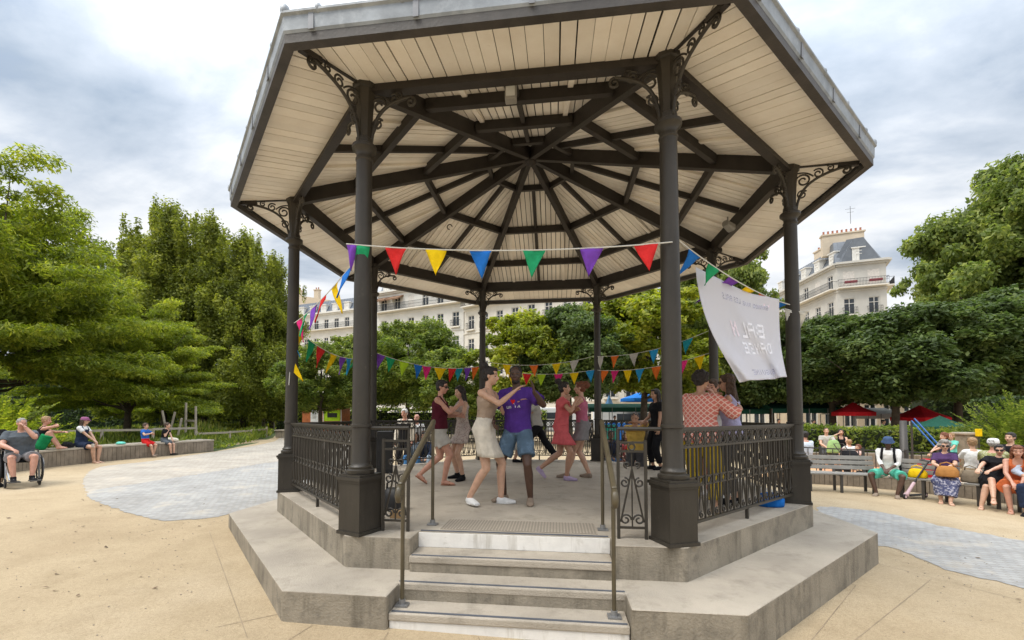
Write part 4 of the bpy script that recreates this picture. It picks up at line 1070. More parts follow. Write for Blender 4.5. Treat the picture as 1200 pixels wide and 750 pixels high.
hedge('hedge', [gp(348, 40), gp(450, 36), gp(640, 34)], 1.9, 1.2, 'long low hedge behind the back railings', LF['mid'], 50, .12)
hedge('hedge', [gp(322, 43), gp(352, 43)], 3.2, 2.0, 'dark hedge arch closing the end of the path', LF['hedge'], 50, .14)
hedge('hedge', [gp(1075, 33), gp(1180, 32), gp(1340, 32)], 4.6, 1.5, 'high dark hedge beyond the market parasols at the right', LF['hedge'], 45, .15)
hedge('hedge', [gp(1150, 18), gp(1260, 17)], 2.6, 1.5, 'dark leafy hedge behind the people at the right edge', LF['hedge'], 120, .09)

# ================================================================== BUILDINGS
def stone(name, c): return M(name, c, rough=.85, var=.1, scale=.5, detail=8, blotch=(mul(c, .75), 1.2, .55, .85))
cream = stone('facade_cream', (.70, .66, .58)); pale = stone('facade_white', (.70, .68, .63)); greyw = stone('facade_grey_white', (.56, .54, .49)); tanw = stone('facade_tan', (.55, .46, .34)); slate = M('slate', (.10, .12, .15), rough=.5, var=.2, scale=2); zincr = M('zinc_roof', (.15, .165, .185), rough=.45, var=.15, scale=1, metal=.2)
glass = M('window_glass', (.035, .045, .055), rough=.12, var=.3, scale=.6); fr_w = M('window_frame', (.7, .68, .63), rough=.6, var=.05); railm = M('balcony_iron', (.03, .03, .032), rough=.5); chim = stone('chimney_stone', (.58, .49, .37)); terra = M('chimney_pot', (.36, .13, .07), rough=.8); awn = M('awning_brown', (.21, .12, .07), rough=.9)
shut = M('shutter_white', (.66, .62, .56), rough=.7)
_win = {}
def window_meshes(w_, h_):
    k = (round(w_, 2), round(h_, 2))
    if k not in _win:
        f = MB(); t = .09
        for x in (-w_/2+t/2, w_/2-t/2, 0): f.box((x, .12, h_/2), (t if x else t*.8, .1, h_))
        for z in (t/2, h_-t/2, h_*.68): f.box((0, .118, z), (w_-t, .1, t*.8))
        g = MB(); g.box((0, .2, h_/2), (w_, .04, h_))
        _win[k] = (f.mesh('window', fr_w), g.mesh('pane', glass))
    return _win[k]
_bal = {}
def balcony_mesh(L_, dep=.7, hgt=1.0, key=None):
    mb = MB(); mb.box((0, -dep/2, -.09), (L_, dep, .18))
    n = max(2, int(L_/.16)); mb2 = mb
    for z in (.08, .55, hgt): mb.box((0, -dep+.03, z), (L_, .035, .035))
    for x in (-L_/2+.02, L_/2-.02): mb.box((x, -dep/2, hgt), (.035, dep, .035))
    for i in range(n+1): mb.box((-L_/2+L_*i/n, -dep+.03, hgt/2), (.025, .025, hgt))
    me = mb.mesh('balcony', [railm, cream]); 
    mi = [1]*6+[0]*(len(me.polygons)-6); me.polygons.foreach_set('material_index', mi); return me
def facade(bd, a, b, floors, fh, bays, wallm, z0=0, win=(1.15, 2.1), longb=(), smallb=(), cornice=True, deep=9, awning=(), blind=()):
    """one street front from a to b (left to right as seen), z up; local frame x along, y inwards"""
    a = Vector(a); b = Vector(b); d = (b-a); Ln = d.length; d.normalize(); rz = math.atan2(d.y, d.x); nin = Vector((-d.y, d.x, 0))
    F = empty('front', (a.x, a.y, z0), rz); F.parent = bd
    mb = MB(); bw = Ln/bays; ww, wh = win; H = floors*fh
    for i in range(floors):
        zs = i*fh+.55; zt_ = zs+wh
        mb.box((Ln/2, .15, (i*fh+zs)/2), (Ln, .3, zs-i*fh)); mb.box((Ln/2, .15, (zt_+(i+1)*fh)/2), (Ln, .3, (i+1)*fh-zt_))
        xs_ = [0]+[v for j in range(bays) for v in ((j+.5)*bw-ww/2, (j+.5)*bw+ww/2)]+[Ln]
        for j in range(0, len(xs_), 2): mb.box(((xs_[j]+xs_[j+1])/2, .15, (zs+zt_)/2), (xs_[j+1]-xs_[j], .3, wh))
        if i: mb.box((Ln/2, -.04, i*fh+.02), (Ln+.1, .12, .18))
    mb.box((Ln/2, deep/2+.3, H/2), (Ln-.02, deep, H-.05))
    if cornice: mb.box((Ln/2, -.15, H+.12), (Ln+.4, .9, .28)); mb.box((Ln/2, -.05, H-.14), (Ln+.2, .5, .22))
    wl = mb.build('wall', wallm, F)
    wm, pm = window_meshes(ww, wh)
    for i in range(floors):
        for j in range(bays):
            x = (j+.5)*bw
            o = link('window', wm, F); o.location = (x, 0, i*fh+.55)
            if (i, j) in blind: 
                q = MB(); q.box((0, .05, wh/2), (ww, .06, wh)); o2 = q.build('shutter', shut, F); o2.location = (x, 0, i*fh+.55)
            if i in smallb: q = link('balcony', balcony_mesh(ww+.35, .35, .95), F); q.location = (x, 0, i*fh+.5)
    for i in longb: q = link('balcony', balcony_mesh(Ln, .85, 1.0), F); q.location = (Ln/2, 0, i*fh+.5)
    for (i, j) in awning:
        q = MB(); x = (j+.5)*bw; vs = [(x-bw*.45, 0, i*fh+2.9), (x+bw*.45, 0, i*fh+2.9), (x+bw*.45, -1.3, i*fh+2.2), (x-bw*.45, -1.3, i*fh+2.2)]; q.add(vs+[(v[0], v[1], v[2]-.25) for v in vs], [(0, 1, 2, 3), (7, 6, 5, 4), (0, 4, 5, 1), (1, 5, 6, 2), (2, 6, 7, 3), (3, 7, 4, 0)]); q.build('awning', awn, F)
    return F, Ln
def dormers(F, Ln, n, z, run, h=1.9, w_=1.25, d0=.5):
    for j in range(n):
        x = (j+.5)*Ln/n; q = MB(); q.box((x, d0+.45, z+h/2), (w_, .9, h)); q.box((x, d0+.42, z+h+.06), (w_+.25, 1.1, .14)); q.build('dormer', pale, F)
        wm, pm = window_meshes(.85, 1.5); o = link('window', wm, F); o.location = (x, d0-.12, z+.25); g = link('pane', pm, F); g.location = (x, d0-.12, z+.25)
def addpanes(F):
    for o in list(F.children):
        if o.name.startswith('window') and o.data: 
            for k, (wm, pm) in _win.items():
                if wm == o.data: g = link('pane', pm, o)
def mansard(F, Ln, z, deep, rise=3.2, run=1.5, mat=zincr, off=.35, l=0, r=0):
    q = MB(); a = off
    q.add([(0, a, z), (Ln, a, z), (Ln-r, a+run, z+rise), (l, a+run, z+rise), (0, deep, z), (Ln, deep, z), (Ln-r, deep-run, z+rise), (l, deep-run, z+rise)], [(0, 1, 2, 3), (1, 5, 6, 2), (5, 4, 7, 6), (4, 0, 3, 7), (3, 2, 6, 7), (0, 4, 5, 1)])
    n = int(Ln/.7)
    for i in range(1, n):
        x = Ln*i/n
        xt = min(max(x, l), Ln-r)
        q.beam((x, a-.01, z), (xt, a+run-.01, z+rise), .05, .05, up=(0, -1, .3))
    return q.build('roof', mat, F)
def chimney(F, x, y, z, w_, d_, h, pots):
    q = MB(); q.box((x, y, z+h/2), (w_, d_, h)); q.box((x, y, z+h+.1), (w_+.3, d_+.25, .2)); c = q.build('chimney', chim, F)
    for i in range(pots):
        t = MB(); t.lathe([(.14, 0), (.12, .5), (.15, .55)], 8, (x-w_/2+w_*(i+.5)/pots, y, z+h+.2)); t.build('chimney_pot', terra, c)
def wp(px, dep): p = gat(px, dep); return (p.x, p.y)
# white apartment house with balconies (centre left)
bd = empty('apartment_house', (0, 0, 0), 0, 'white apartment house with iron balconies and brown awnings, seen above the trees left of centre', 'building')
a, b = wp(441, 70.5), wp(543, 63)
F, Ln = facade(bd, (*a, 0), (*b, 0), 6, 3.55, 6, pale, win=(1.2, 2.15), longb=(5,), smallb=(3, 4), awning=((5, 0), (5, 1)), deep=10, blind=((5, 2), (4, 6)))
mansard(F, Ln, 21.3, 10, 3.0); dormers(F, Ln, 6, 21.4, 1.5); addpanes(F); chimney(F, Ln-1, 3, 21.3, 1.0, 5, 4.4, 5)
bd = empty('apartment_house', (0, 0, 0), 0, 'cream stone apartment house with small balconies, right of the white one', 'building')
a2, b2 = wp(544, 62.8), wp(700, 50)
F, Ln = facade(bd, (*a2, 0), (*b2, 0), 6, 3.35, 8, cream, win=(1.15, 2.0), smallb=(2, 3, 4), longb=(5,), deep=10); mansard(F, Ln, 20.1, 10, 2.6); dormers(F, Ln, 6, 20.2, 1.5, 1.6); addpanes(F)
bd = empty('apartment_house', (0, 0, 0), 0, 'pale low-rise house front behind the light green trees at the back', 'building')
F, Ln = facade(bd, (*wp(704, 50), 0), (*wp(930, 47), 0), 4, 3.2, 9, cream, win=(1.2, 2.1), smallb=(1, 2), deep=8); mansard(F, Ln, 12.8, 8, 2.2); addpanes(F)
bd = empty('apartment_house', (0, 0, 0), 0, 'low cream house front glimpsed under the dark trees behind the market', 'building')
F, Ln = facade(bd, (*wp(940, 43), 0), (*wp(1150, 42), 0), 2, 3.3, 9, tanw, win=(1.2, 2.2), deep=6); mansard(F, Ln, 6.6, 6, 1.8, 1.5, slate); addpanes(F)
# slate-roofed house farther left
bd = empty('apartment_house', (0, 0, 0), 0, 'cream house with a dark slate mansard roof between the two left iron columns', 'building')
F, Ln = facade(bd, (*wp(330, 92), 0), (*wp(424, 84), 0), 6, 3.7, 8, pale, win=(1.15, 2.0), longb=(5,), smallb=(4,), deep=10); mansard(F, Ln, 22.2, 10, 3.2, 1.6, slate); dormers(F, Ln, 7, 22.3, 1.6); addpanes(F); chimney(F, Ln*.92, 4, 23, 2.2, 1.2, 6.0, 3)
bd = empty('gabled_house', (0, 0, 0), 0, 'tan blank gable wall with chimneys rising over the slate roof', 'building')
F, Ln = facade(bd, (*wp(338, 108), 0), (*wp(384, 104), 0), 7, 4.2, 2, tanw, win=(.8, 1.2), deep=9, cornice=False); addpanes(F)
q = MB(); q.add([(0, 0, 29.4), (Ln, 0, 29.4), (Ln*.12, 0, 31.6), (0, 9, 29.4), (Ln, 9, 29.4), (Ln*.12, 9, 31.6)], [(0, 1, 2), (5, 4, 3), (1, 4, 5, 2), (0, 2, 5, 3)]); q.build('roof', tanw, F); chimney(F, 1.6, 1, 31.2, 1.6, .8, 1.6, 3); chimney(F, Ln*.62, 1, 30.0, 1.4, .8, 2.4, 2)
# red-roofed pavilion at the far left, seen under the trees
bd = empty('park_pavilion', (0, 0, 0), 0, 'small pale pavilion with a red tiled roof under the trees at the left', 'building')
p = wp(270, 46); q = MB(); q.box((p[0], p[1], 1.4), (3.6, 3, 2.8)); q.build('wall', cream, bd); q = MB(); q.lathe([(2.9, 2.8), (.5, 4.3), (.05, 4.4)], 4, (p[0], p[1], 0), PI/4); q.build('roof', M('red_tiles', (.36, .10, .06), rough=.8, var=.25, scale=6), bd)
q = MB(); q.box((p[0]+.4, p[1]-1.51, 1.9), (.9, .06, .9)); q.build('window', glass, bd)
# corner building on the right with chamfered corner
bd = empty('corner_building', (0, 0, 0), 0, 'cream corner building with grey-blue mansard roof, dormers and wrought iron balcony', 'building')
c0 = wp(985, 60); c1 = wp(1044, 58.0); s0 = wp(908, 77); e1 = Vector((c1[0]+6, c1[1]+13, 0))
FH, NF = 3.75, 6
HC = 22.5
F1, L1 = facade(bd, (*s0, 0), (*c0, 0), NF, FH, 6, greyw, win=(1.2, 2.1), longb=(5,), smallb=(4, 3), deep=5, blind=((5, 4),))
F2, L2 = facade(bd, (*c0, 0), (*c1, 0), NF, FH, 2, greyw, win=(1.3, 2.2), longb=(5,), smallb=(4, 3), deep=6.5, blind=((5, 0), (5, 1)))
F3, L3 = facade(bd, (*c1, 0), tuple(e1), NF, FH, 4, greyw, win=(1.2, 2.1), longb=(5,), deep=5)
mansard(F1, L1, HC, 5.6, 3.7, 1.9); dormers(F1, L1, 5, HC+.2, 1.9, 2.1); mansard(F2, L2, HC+.01, 6.6, 3.9, 1.7, l=.3, r=1.5); dormers(F2, L2, 1, HC+.2, 1.9, 2.1, 1.5); mansard(F3, L3, HC, 6, 3.7, 1.9)
for f in (F1, F2, F3): addpanes(f)
chimney(F2, 1.9, 3.8, HC+2.5, 5.0, .9, 3.0, 9); chimney(F1, L1*.55, 3, HC+2.5, 3.0, .9, 2.5, 3)
for j in (0, 1):
    t = MB(); t.box(((j+.5)*L2/2, -.7, 5*FH+1.1), (1.4, .25, .3)); t.build('flower_box', M('red_flowers', (.25, .04, .05), var=.6, scale=30), F2)
q = MB(); q.tube([(3, 3.8, HC+7), (3, 3.8, HC+9.6)], .03, 5); q.tube([(2.4, 3.8, HC+9.2), (3.6, 3.8, HC+9.2)], .02, 5); q.tube([(2.6, 3.8, HC+8.7), (3.4, 3.8, HC+8.7)], .02, 5); q.build('aerial', railm, F2)

# ================================================================== THINGS ON AND AROUND THE BANDSTAND
PAL = dict(red=(.62, .03, .03), yellow=(.80, .55, .01), blue=(.02, .16, .55), sky=(.03, .30, .62), green=(.02, .30, .13), purple=(.18, .06, .42), orange=(.75, .17, .03), pink=(.68, .03, .20), lime=(.38, .60, .03), white=(.62, .62, .58), teal=(.02, .28, .36), grey=(.5, .49, .46))
def flagm(c): return cloth('flag_'+c, PAL[c])
cordm = M('string', (.6, .6, .56), rough=.9, var=.05)
def bunting(label, pts, sag, flags, size=.25, hh=.32, group='strings of coloured pennants', blow=.25, seed=1):
    """pts: list of attachment points; flags: (t 0..1 along the whole string, colour)"""
    r = random.Random(seed); t = empty('bunting', pts[0], 0, label, 'bunting', group); o = Vector(pts[0]); line = []
    for a, b in zip(pts[:-1], pts[1:]):
        a = Vector(a)-o; b = Vector(b)-o
        for i in range(20):
            u = i/20; line.append(a.lerp(b, u)-Vector((0, 0, 4*sag*u*(1-u))))
    line.append(Vector(pts[-1])-o)
    mb = MB(); mb.tube(line, .006, 5); mb.build('cord', cordm, t)
    acc = [0]
    for p, q in zip(line[:-1], line[1:]): acc.append(acc[-1]+(q-p).length)
    def P_(d):
        d = max(0, min(acc[-1]-1e-5, d))
        for i in range(len(acc)-1):
            if acc[i+1] >= d: return line[i].lerp(line[i+1], (d-acc[i])/(acc[i+1]-acc[i]+1e-9))
    for u, c, *tw in flags:
        d0 = u*acc[-1]; w = size*(tw[1] if len(tw) > 1 else 1); p = P_(d0-w/2); q = P_(d0+w/2)
        dr = (q-p).normalized(); nn = Vector((-dr.y, dr.x, 0)).normalized(); sw = (tw[0] if tw else r.uniform(-1, 1)*blow)
        tip = (p+q)/2+Vector((0, 0, -hh))+nn*sw*hh+dr*r.uniform(-.12, .12)*hh
        mb = MB(); n = 7; rows = []
        for i in range(n+1):
            f = i/n; L_ = p.lerp(tip, f); R_ = q.lerp(tip, f); row = []
            for j in range(6):
                g = j/5; x = L_.lerp(R_, g)+nn*(.02*math.sin(f*4+g*5+d0*9)*(1-f*.6)*(1 if abs(f) > .01 else 0)); row.append(x)
            rows.append(row)
        vs = [v for ro in rows for v in ro]; mb.add(vs, [(i*6+j, i*6+j+1, (i+1)*6+j+1, (i+1)*6+j) for i in range(n) for j in range(5)])
        me = mb.mesh('flag', flagm(c), True); f_ = link('flag', me, t); md = f_.modifiers.new('s', 'SOLIDIFY'); md.thickness = .002
    return t
def cz_(k, z, off=.1, da=0): p = V8(k, RC+off); return (p.x, p.y, z)
def colp(k, z, toward=None): 
    p = V8(k, RC)
    if toward is not None: d = (V8(toward, RC)-p).normalized()*.085; p = p+d
    return (p.x, p.y, z)
pa = V8(0, RC)+Vector((-.13, -.09, 0)); pb = V8(1, RC)+Vector((0, -.09, 0))
bunting('string of seven large pennants across the front between the two nearest columns', [(pa.x, pa.y, 3.30), (pb.x, pb.y, 3.17)], .07,
        [(.016, 'purple', .1, .6), (.045, 'green', .3), (.165, 'red', .12), (.295, 'yellow', -.1), (.435, 'blue', .15), (.60, 'green', .05), (.77, 'purple', .1), (.925, 'red', -.15)], .21, .25, seed=3)
bunting('sloping string of pennants from the front left column down to the left column', [colp(0, 3.25, 7), colp(7, 3.02, 0)], .06,
        [(.14, 'blue', .35), (.30, 'yellow', -.25), (.46, 'red', .3), (.60, 'purple', .2), (.76, 'green', .25), (.90, 'pink', -.2)], .24, .32, seed=4)
bunting('string of pennants on the left side behind the front left column', [colp(7, 2.96, 6), colp(6, 2.93, 7)], .22,
        [(.04, 'yellow', .3), (.16, 'green', .3), (.27, 'red', .3), (.42, 'yellow', .5), (.55, 'purple', .3), (.63, 'sky', .2), (.78, 'green', .9), (.92, 'orange', .3)], .24, .32, seed=5)
t = bunting('short loose end of pennants hanging from the left column', [colp(7, 2.95), (V8(7, RC).x+.02, V8(7, RC).y-.1, 2.1)], .0, [(.12, 'sky', .4), (.55, 'yellow', .6)], .24, .3, seed=6)
bunting('string of pennants at the back left between the two columns behind the front left one', [colp(6, 3.0, 5), colp(5, 2.90, 6)], .16,
        [(.03, 'purple', .6), (.12, 'green', .2), (.24, 'lime', .5), (.37, 'blue', .1), (.445, 'pink', .1), (.58, 'yellow', .1, 1.4), (.70, 'red', .2), (.77, 'teal', .2), (.87, 'purple', .2), (.95, 'orange', .3)], .24, .32, seed=7)
bunting('lower string of pennants across the back of the bandstand', [colp(5, 2.86, 4), colp(4, 2.78, 5), colp(3, 2.88, 4)], .13,
        [(.05, 'lime'), (.12, 'yellow'), (.19, 'red'), (.255, 'lime'), (.33, 'pink'), (.40, 'yellow'), (.47, 'sky'), (.545, 'orange'), (.60, 'pink'), (.66, 'yellow'), (.72, 'sky'), (.79, 'orange'), (.90, 'pink'), (.965, 'yellow')], .23, .30, seed=8)
bunting('upper string of pennants climbing to the right at the back of the bandstand', [colp(5, 3.02, 3), colp(4, 3.12, 5), colp(3, 3.32, 4)], .15,
        [(.10, 'yellow'), (.22, 'orange'), (.32, 'yellow'), (.40, 'grey'), (.52, 'grey'), (.60, 'orange'), (.69, 'grey'), (.78, 'sky'), (.92, 'teal')], .23, .30, seed=9)
bunting('string of wind-blown pennants above the white banner at the right', [colp(1, 3.27, 2), colp(2, 3.08, 1)], .08,
        [(.13, 'blue', 1.0), (.27, 'green', .6), (.43, 'purple', 2.6), (.58, 'yellow', 2.0), (.70, 'orange', 1.2), (.82, 'lime', 1.2), (.93, 'blue', 2.4)], .22, .17, seed=10)
pc = V8(2, RC)
bunting('two small white pennants tied to the right column', [(pc.x-.12, pc.y-.06, 3.03), (pc.x+.16, pc.y-.07, 2.99)], .02, [(.22, 'white', .3, .8), (.8, 'white', .6, .7)], .2, .24, seed=11)

# white cloth banner blown outwards between the right-hand columns
def banner():
    cor = [at(815, 313, 4.55), at(913, 351, 5.15), at(922, 442, 4.75), at(866, 448, 4.35)]
    mid = [at(831, 388, 4.40)]
    n, m = 60, 60; mb = MB(); vs = []
    A_, B_, C_, D_ = cor
    for i in range(n+1):
        v = i/n
        lf = A_*(1-v)+D_*v; bul = (mid[0]-(A_+D_)/2); lf = lf+bul*4*v*(1-v)*(1-.4*v)
        rt = B_*(1-v)+C_*v+(at(914, 395, 5.0)-(B_+C_)/2)*4*v*(1-v)
        for j in range(m+1):
            u = j/m; p = lf.lerp(rt, u); top = -.05*math.sin(PI*u)*(1-v)
            fold = .05*math.sin(u*9+v*6)*(.3+.7*v)+.035*math.sin(u*19-v*9)*v+.05*math.sin((u-v)*7)*math.sin(PI*u)
            p = p+Vector((-.45, -.8, 0)).normalized()*fold+Vector((0, 0, top)); vs.append(p)
    base = Vector(A_); vs = [v-base for v in vs]
    mb.add(vs, [(i*(m+1)+j, i*(m+1)+j+1, (i+1)*(m+1)+j+1, (i+1)*(m+1)+j) for i in range(n) for j in range(m)])
    mt, nt, b = newmat('banner_cloth'); b.inputs['Base Color'].default_value = (.82, .82, .86, 1); b.inputs['Roughness'].default_value = .9
    tl = N(nt, 'ShaderNodeBsdfTranslucent'); tl.inputs[0].default_value = (.8, .8, .86, 1); ms = N(nt, 'ShaderNodeMixShader'); ms.inputs[0].default_value = .45
    nt.links.new(b.outputs[0], ms.inputs[1]); nt.links.new(tl.outputs[0], ms.inputs[2]); nt.links.new(ms.outputs[0], nt.nodes['Material Output'].inputs[0])
    root = empty('cloth_banner', base, 0, 'white cloth banner hanging by two corners at the right, with faint writing', 'banner')
    o = link('cloth', mb.mesh('cloth', mt, True), root); md = o.modifiers.new('s', 'SOLIDIFY'); md.thickness = .003
    def S_(u, v):
        i = min(n-1e-6, max(0, v*n)); j = min(m-1e-6, max(0, u*m)); a, c = int(i), int(j); fi, fj = i-a, j-c
        q = lambda aa, cc: vs[aa*(m+1)+cc]
        return q(a, c)*(1-fi)*(1-fj)+q(a, c+1)*(1-fi)*fj+q(a+1, c)*fi*(1-fj)+q(a+1, c+1)*fi*fj
    inkb = M('ink_blue_grey', (.50, .50, .60), rough=.9, var=.4, scale=30); inkp = M('ink_pink', (.78, .68, .74), rough=.9); inkg = M('ink_faint', (.75, .75, .80), rough=.9, var=.1, scale=20)
    F_ = {'A': ['01110', '10001', '11111', '10001', '10001'], 'B': ['11110', '10001', '11110', '10001', '11110'], 'I': ['010', '010', '010', '010', '010'], 'L': ['1000', '1000', '1000', '1000', '1111'], 'S': ['0111', '1000', '0110', '0001', '1110'], 'E': ['1111', '1000', '1110', '1000', '1111'], 'R': ['1110', '1001', '1110', '1010', '1001'], 'G': ['0111', '1000', '1011', '1001', '0111'], 'U': ['1001', '1001', '1001', '1001', '0110'], 'N': ['1001', '1101', '1011', '1001', '1001'], 'V': ['10001', '10001', '01010', '01010', '00100'], 'O': ['0110', '1001', '1001', '1001', '0110'], 'D': ['1110', '1001', '1001', '1001', '1110'], ' ': ['00'], 'Z': ['1111', '0010', '0100', '1000', '1111']}
    def write(txt, u0, u1, v0, h, mat, slope=0.0):
        tot = sum(len(F_[c][0])+1 for c in txt); cw = (u1-u0)/tot; x = 0; q = MB()
        for c in reversed(txt):                        # mirrored: we see it from behind
            g = F_[c]
            for ry, row in enumerate(g):
                for rx, bit in enumerate(reversed(row)):
                    if bit == '1':
                        ua = u0+(x+rx)*cw; ub = ua+cw*1.02; va = v0+slope*(ua-u0)+h*ry/5; vb = va+h/5*.98
                        nrm = Vector((-.3, -.95, .1)).normalized()*.010
                        q.quad(*[S_(a, b_)+nrm for a, b_ in ((ua, va), (ub, va), (ub, vb), (ua, vb))])
            x += len(g[0])+1
        q.build('lettering', mat, root)
    write('LES BALS', .28, .50, .11, .055, inkb); write('GRANDE RUE', .52, .86, .12, .05, inkb)
    write('BAL', .42, .78, .36, .17, inkg); write('DANSE', .38, .84, .58, .13, inkg); write('BIGUINE', .36, .78, .885, .06, inkb)
    write('N', .30, .39, .36, .16, inkp); write('SUR', .55, .68, .77, .025, inkg)
    q = MB()
    for k, (cx_, cy_) in enumerate(((.80, .105), (.86, .11))): q.quad(*[S_(cx_+a, cy_+b_)+Vector((-.3, -.95, .1)).normalized()*.006 for a, b_ in ((-.015, 0), (0, -.02), (.015, 0), (0, .03))])
    q.build('lettering', inkp, root)
    return root
banner()

# lamps, loudspeakers and small things of the bandstand
greym = M('grey_case', (.22, .21, .19), rough=.5, var=.1); blackm = M('black_plastic', (.012, .012, .013), rough=.55, var=.2)
t = empty('floodlight', (0, -3.36, 4.86), 0, 'grey box floodlight at the middle of the front ceiling beam', 'lamp')
mb = MB(); mb.box((0, 0, -.06), (.11, .09, .20)); mb.box((0, 0, .045), (.13, .11, .02)); mb.build('housing', greym, t, bevel=.008); mb = MB(); mb.box((0, -.047, -.06), (.085, .006, .15)); mb.build('lens', M('milky_lens', (.5, .5, .48), rough=.3), t)
p = at(853, 268, 7.2); t = empty('loudspeaker', p+Vector((0, 0, .05)), R8(35), 'small grey loudspeaker tilted under the roof beam at the right', 'loudspeaker'); t.scale = (.55,)*3
mb = MB(); mb.loft([(Vector((-.12, 0, .05)), Vector((0, 1, 0)), Vector((0, 0, 1)), .10, .08), (Vector((.16, 0, -.04)), Vector((0, 1, 0)), Vector((0, 0, 1)), .14, .11)], 12, 6); mb.build('cabinet', greym, t); mb = MB(); mb.box((0, 0, .16), (.03, .03, .22)); mb.build('mounting_arm', greym, t)
mb = MB(); mb.box((.165, 0, -.04), (.01, .23, .18)); mb.build('grille', blackm, t)
# little ornament rings hanging from rafters
for px, py, dep in ((527, 266, 8.6), (738, 209, 8.2)):
    p = at(px, py, dep); mb = MB(); mb.tube([(a*0+.05*math.cos(a), 0, .05*math.sin(a)) for a in [2*PI*i/12 for i in range(10)]], .010, 6)
    tag(mb.build('iron_hook', iron, loc=p), 'small curled iron hook under a rafter %s' % ('left of the middle' if px < 600 else 'right of the middle'), 'hook')
# black speaker cabinet behind the front left column
pp = onz(446, 556, ZF); t = empty('loudspeaker', (pp.x-.02, pp.y+.25, ZF), R8(20), 'tall black loudspeaker cabinet standing behind the front left column', 'loudspeaker')
mb = MB(); mb.box((0, 0, .40), (.30, .30, .80)); mb.build('cabinet', blackm, t, bevel=.015); mb = MB(); mb.box((0, -.153, .42), (.26, .01, .7)); mb.build('grille', M('speaker_grille', (.03, .03, .03), rough=.8, bump=1, bscale=200), t)
def bag(name, loc, dims, mat, label, cat='bag', rz=0, strap=True):
    t = empty(name, loc, rz, label, cat); mb = MB(); x, y, z = dims
    Xv, Yv = Vector((1, 0, 0)), Vector((0, 1, 0))
    mb.loft([(Vector((0, 0, 0)), Xv, Yv, x*.46, y*.46), (Vector((0, 0, z*.1)), Xv, Yv, x*.5, y*.5), (Vector((.01, 0, z*.55)), Xv, Yv, x*.48, y*.48), (Vector((0, 0, z*.88)), Xv, Yv, x*.38, y*.3), (Vector((0, 0, z)), Xv, Yv, x*.25, y*.12)], 18, 2.8)
    mb.build('bag_body', mat, t, smooth=True)
    if strap: mb = MB(); mb.tube([(-x*.3, 0, z*.85), (-x*.25, -.02, z*1.2), (0, -.03, z*1.35), (x*.25, -.02, z*1.2), (x*.3, 0, z*.85)], .012, 6); mb.build('strap', mat, t, smooth=True)
    return t
pp = onz(456, 600, ZF); bag('rucksack', (pp.x, pp.y+.12, ZF), (.26, .2, .26), blackm, 'black rucksack on the bandstand floor behind the left railing wing')
pp = onz(463, 607, ZF); mb = MB(); mb.box((0, 0, .04), (.14, .10, .08)); tag(mb.build('cardboard_box', M('cardboard', (.30, .19, .09)), loc=(pp.x+.02, pp.y+.02, ZF), bevel=.005), 'small brown cardboard box beside the black rucksack', 'box')
pp = onz(905, 588, ZF+.04); bag('carrier_bag', (pp.x-.05, pp.y-.05, ZF), (.30, .24, .16), cloth('blue_bag', (.01, .12, .42)), 'crumpled bright blue bag on the floor by the right column plinth', strap=False)

# ================================================================== SEATS AND WALLS
wood = M('weathered_timber', (.23, .19, .145), rough=.9, var=.3, scale=3, bump=.6, bscale=30, blotch=((.12, .095, .07), 4, .5, .8)); woodp = M('pale_timber', (.40, .35, .28), rough=.85, var=.2, scale=4, bump=.4)
def plank_wall(name, pts, h, label, top_w=.5, capm=None, flip=1, pw=.11):
    t = empty(name, (0, 0, 0), 0, label, 'low wall'); mb = MB(); cp = MB()
    P_ = [Vector(p) for p in pts]
    for a, b in zip(P_[:-1], P_[1:]):
        d = b-a; L_ = d.length; d.normalize(); n_ = Vector((-d.y, d.x, 0))*flip; rz = math.atan2(d.y, d.x); k = max(1, int(L_/pw))
        for i in range(k):
            q = a+d*(L_*(i+.5)/k); hh = h-.06+random.uniform(-.004, .004); mb.box((q.x, q.y, gz(q.x)+hh/2-.02), (L_/k-random.uniform(.006, .014), .035, hh+.04), rz)
        m_ = (a+b)/2+n_*(top_w*.5+.02); mb.box((m_.x, m_.y, gz(m_.x)+(h-.07)/2), (L_+.06, top_w-.02, h-.09), rz)
        for j in range(4):
            q = (a+b)/2+n_*(top_w*(j+.5)/4-.03); cp.box((q.x, q.y, gz(q.x)+h-.03), (L_+.01, top_w/4-.012, .045), rz)
    mb.build('planks', wood, t); cp.build('top_boards', capm or woodp, t); return t
def arc_pts(pts, n):
    """smooth curve through a few ground points"""
    P_ = [Vector((p.x, p.y, 0)) for p in pts]; out = []
    for i in range(len(P_)-1):
        p0 = P_[max(0, i-1)]; p1, p2 = P_[i], P_[i+1]; p3 = P_[min(len(P_)-1, i+2)]
        for k in range(n):
            t = k/n; out.append(.5*((2*p1)+(p2-p0)*t+(2*p0-5*p1+4*p2-p3)*t*t+(3*p1-p0-3*p2+p3)*t**3))
    out.append(P_[-1]); return out
LW = arc_pts([gnd(-60, 566), gnd(0, 556), gnd(60, 547.5), gnd(120, 541), gnd(185, 535), gnd(250, 529)], 4)
plank_wall('timber_seat_wall', LW, .47, 'long curved weathered timber seat wall at the left with people sitting on it', .75, flip=1)
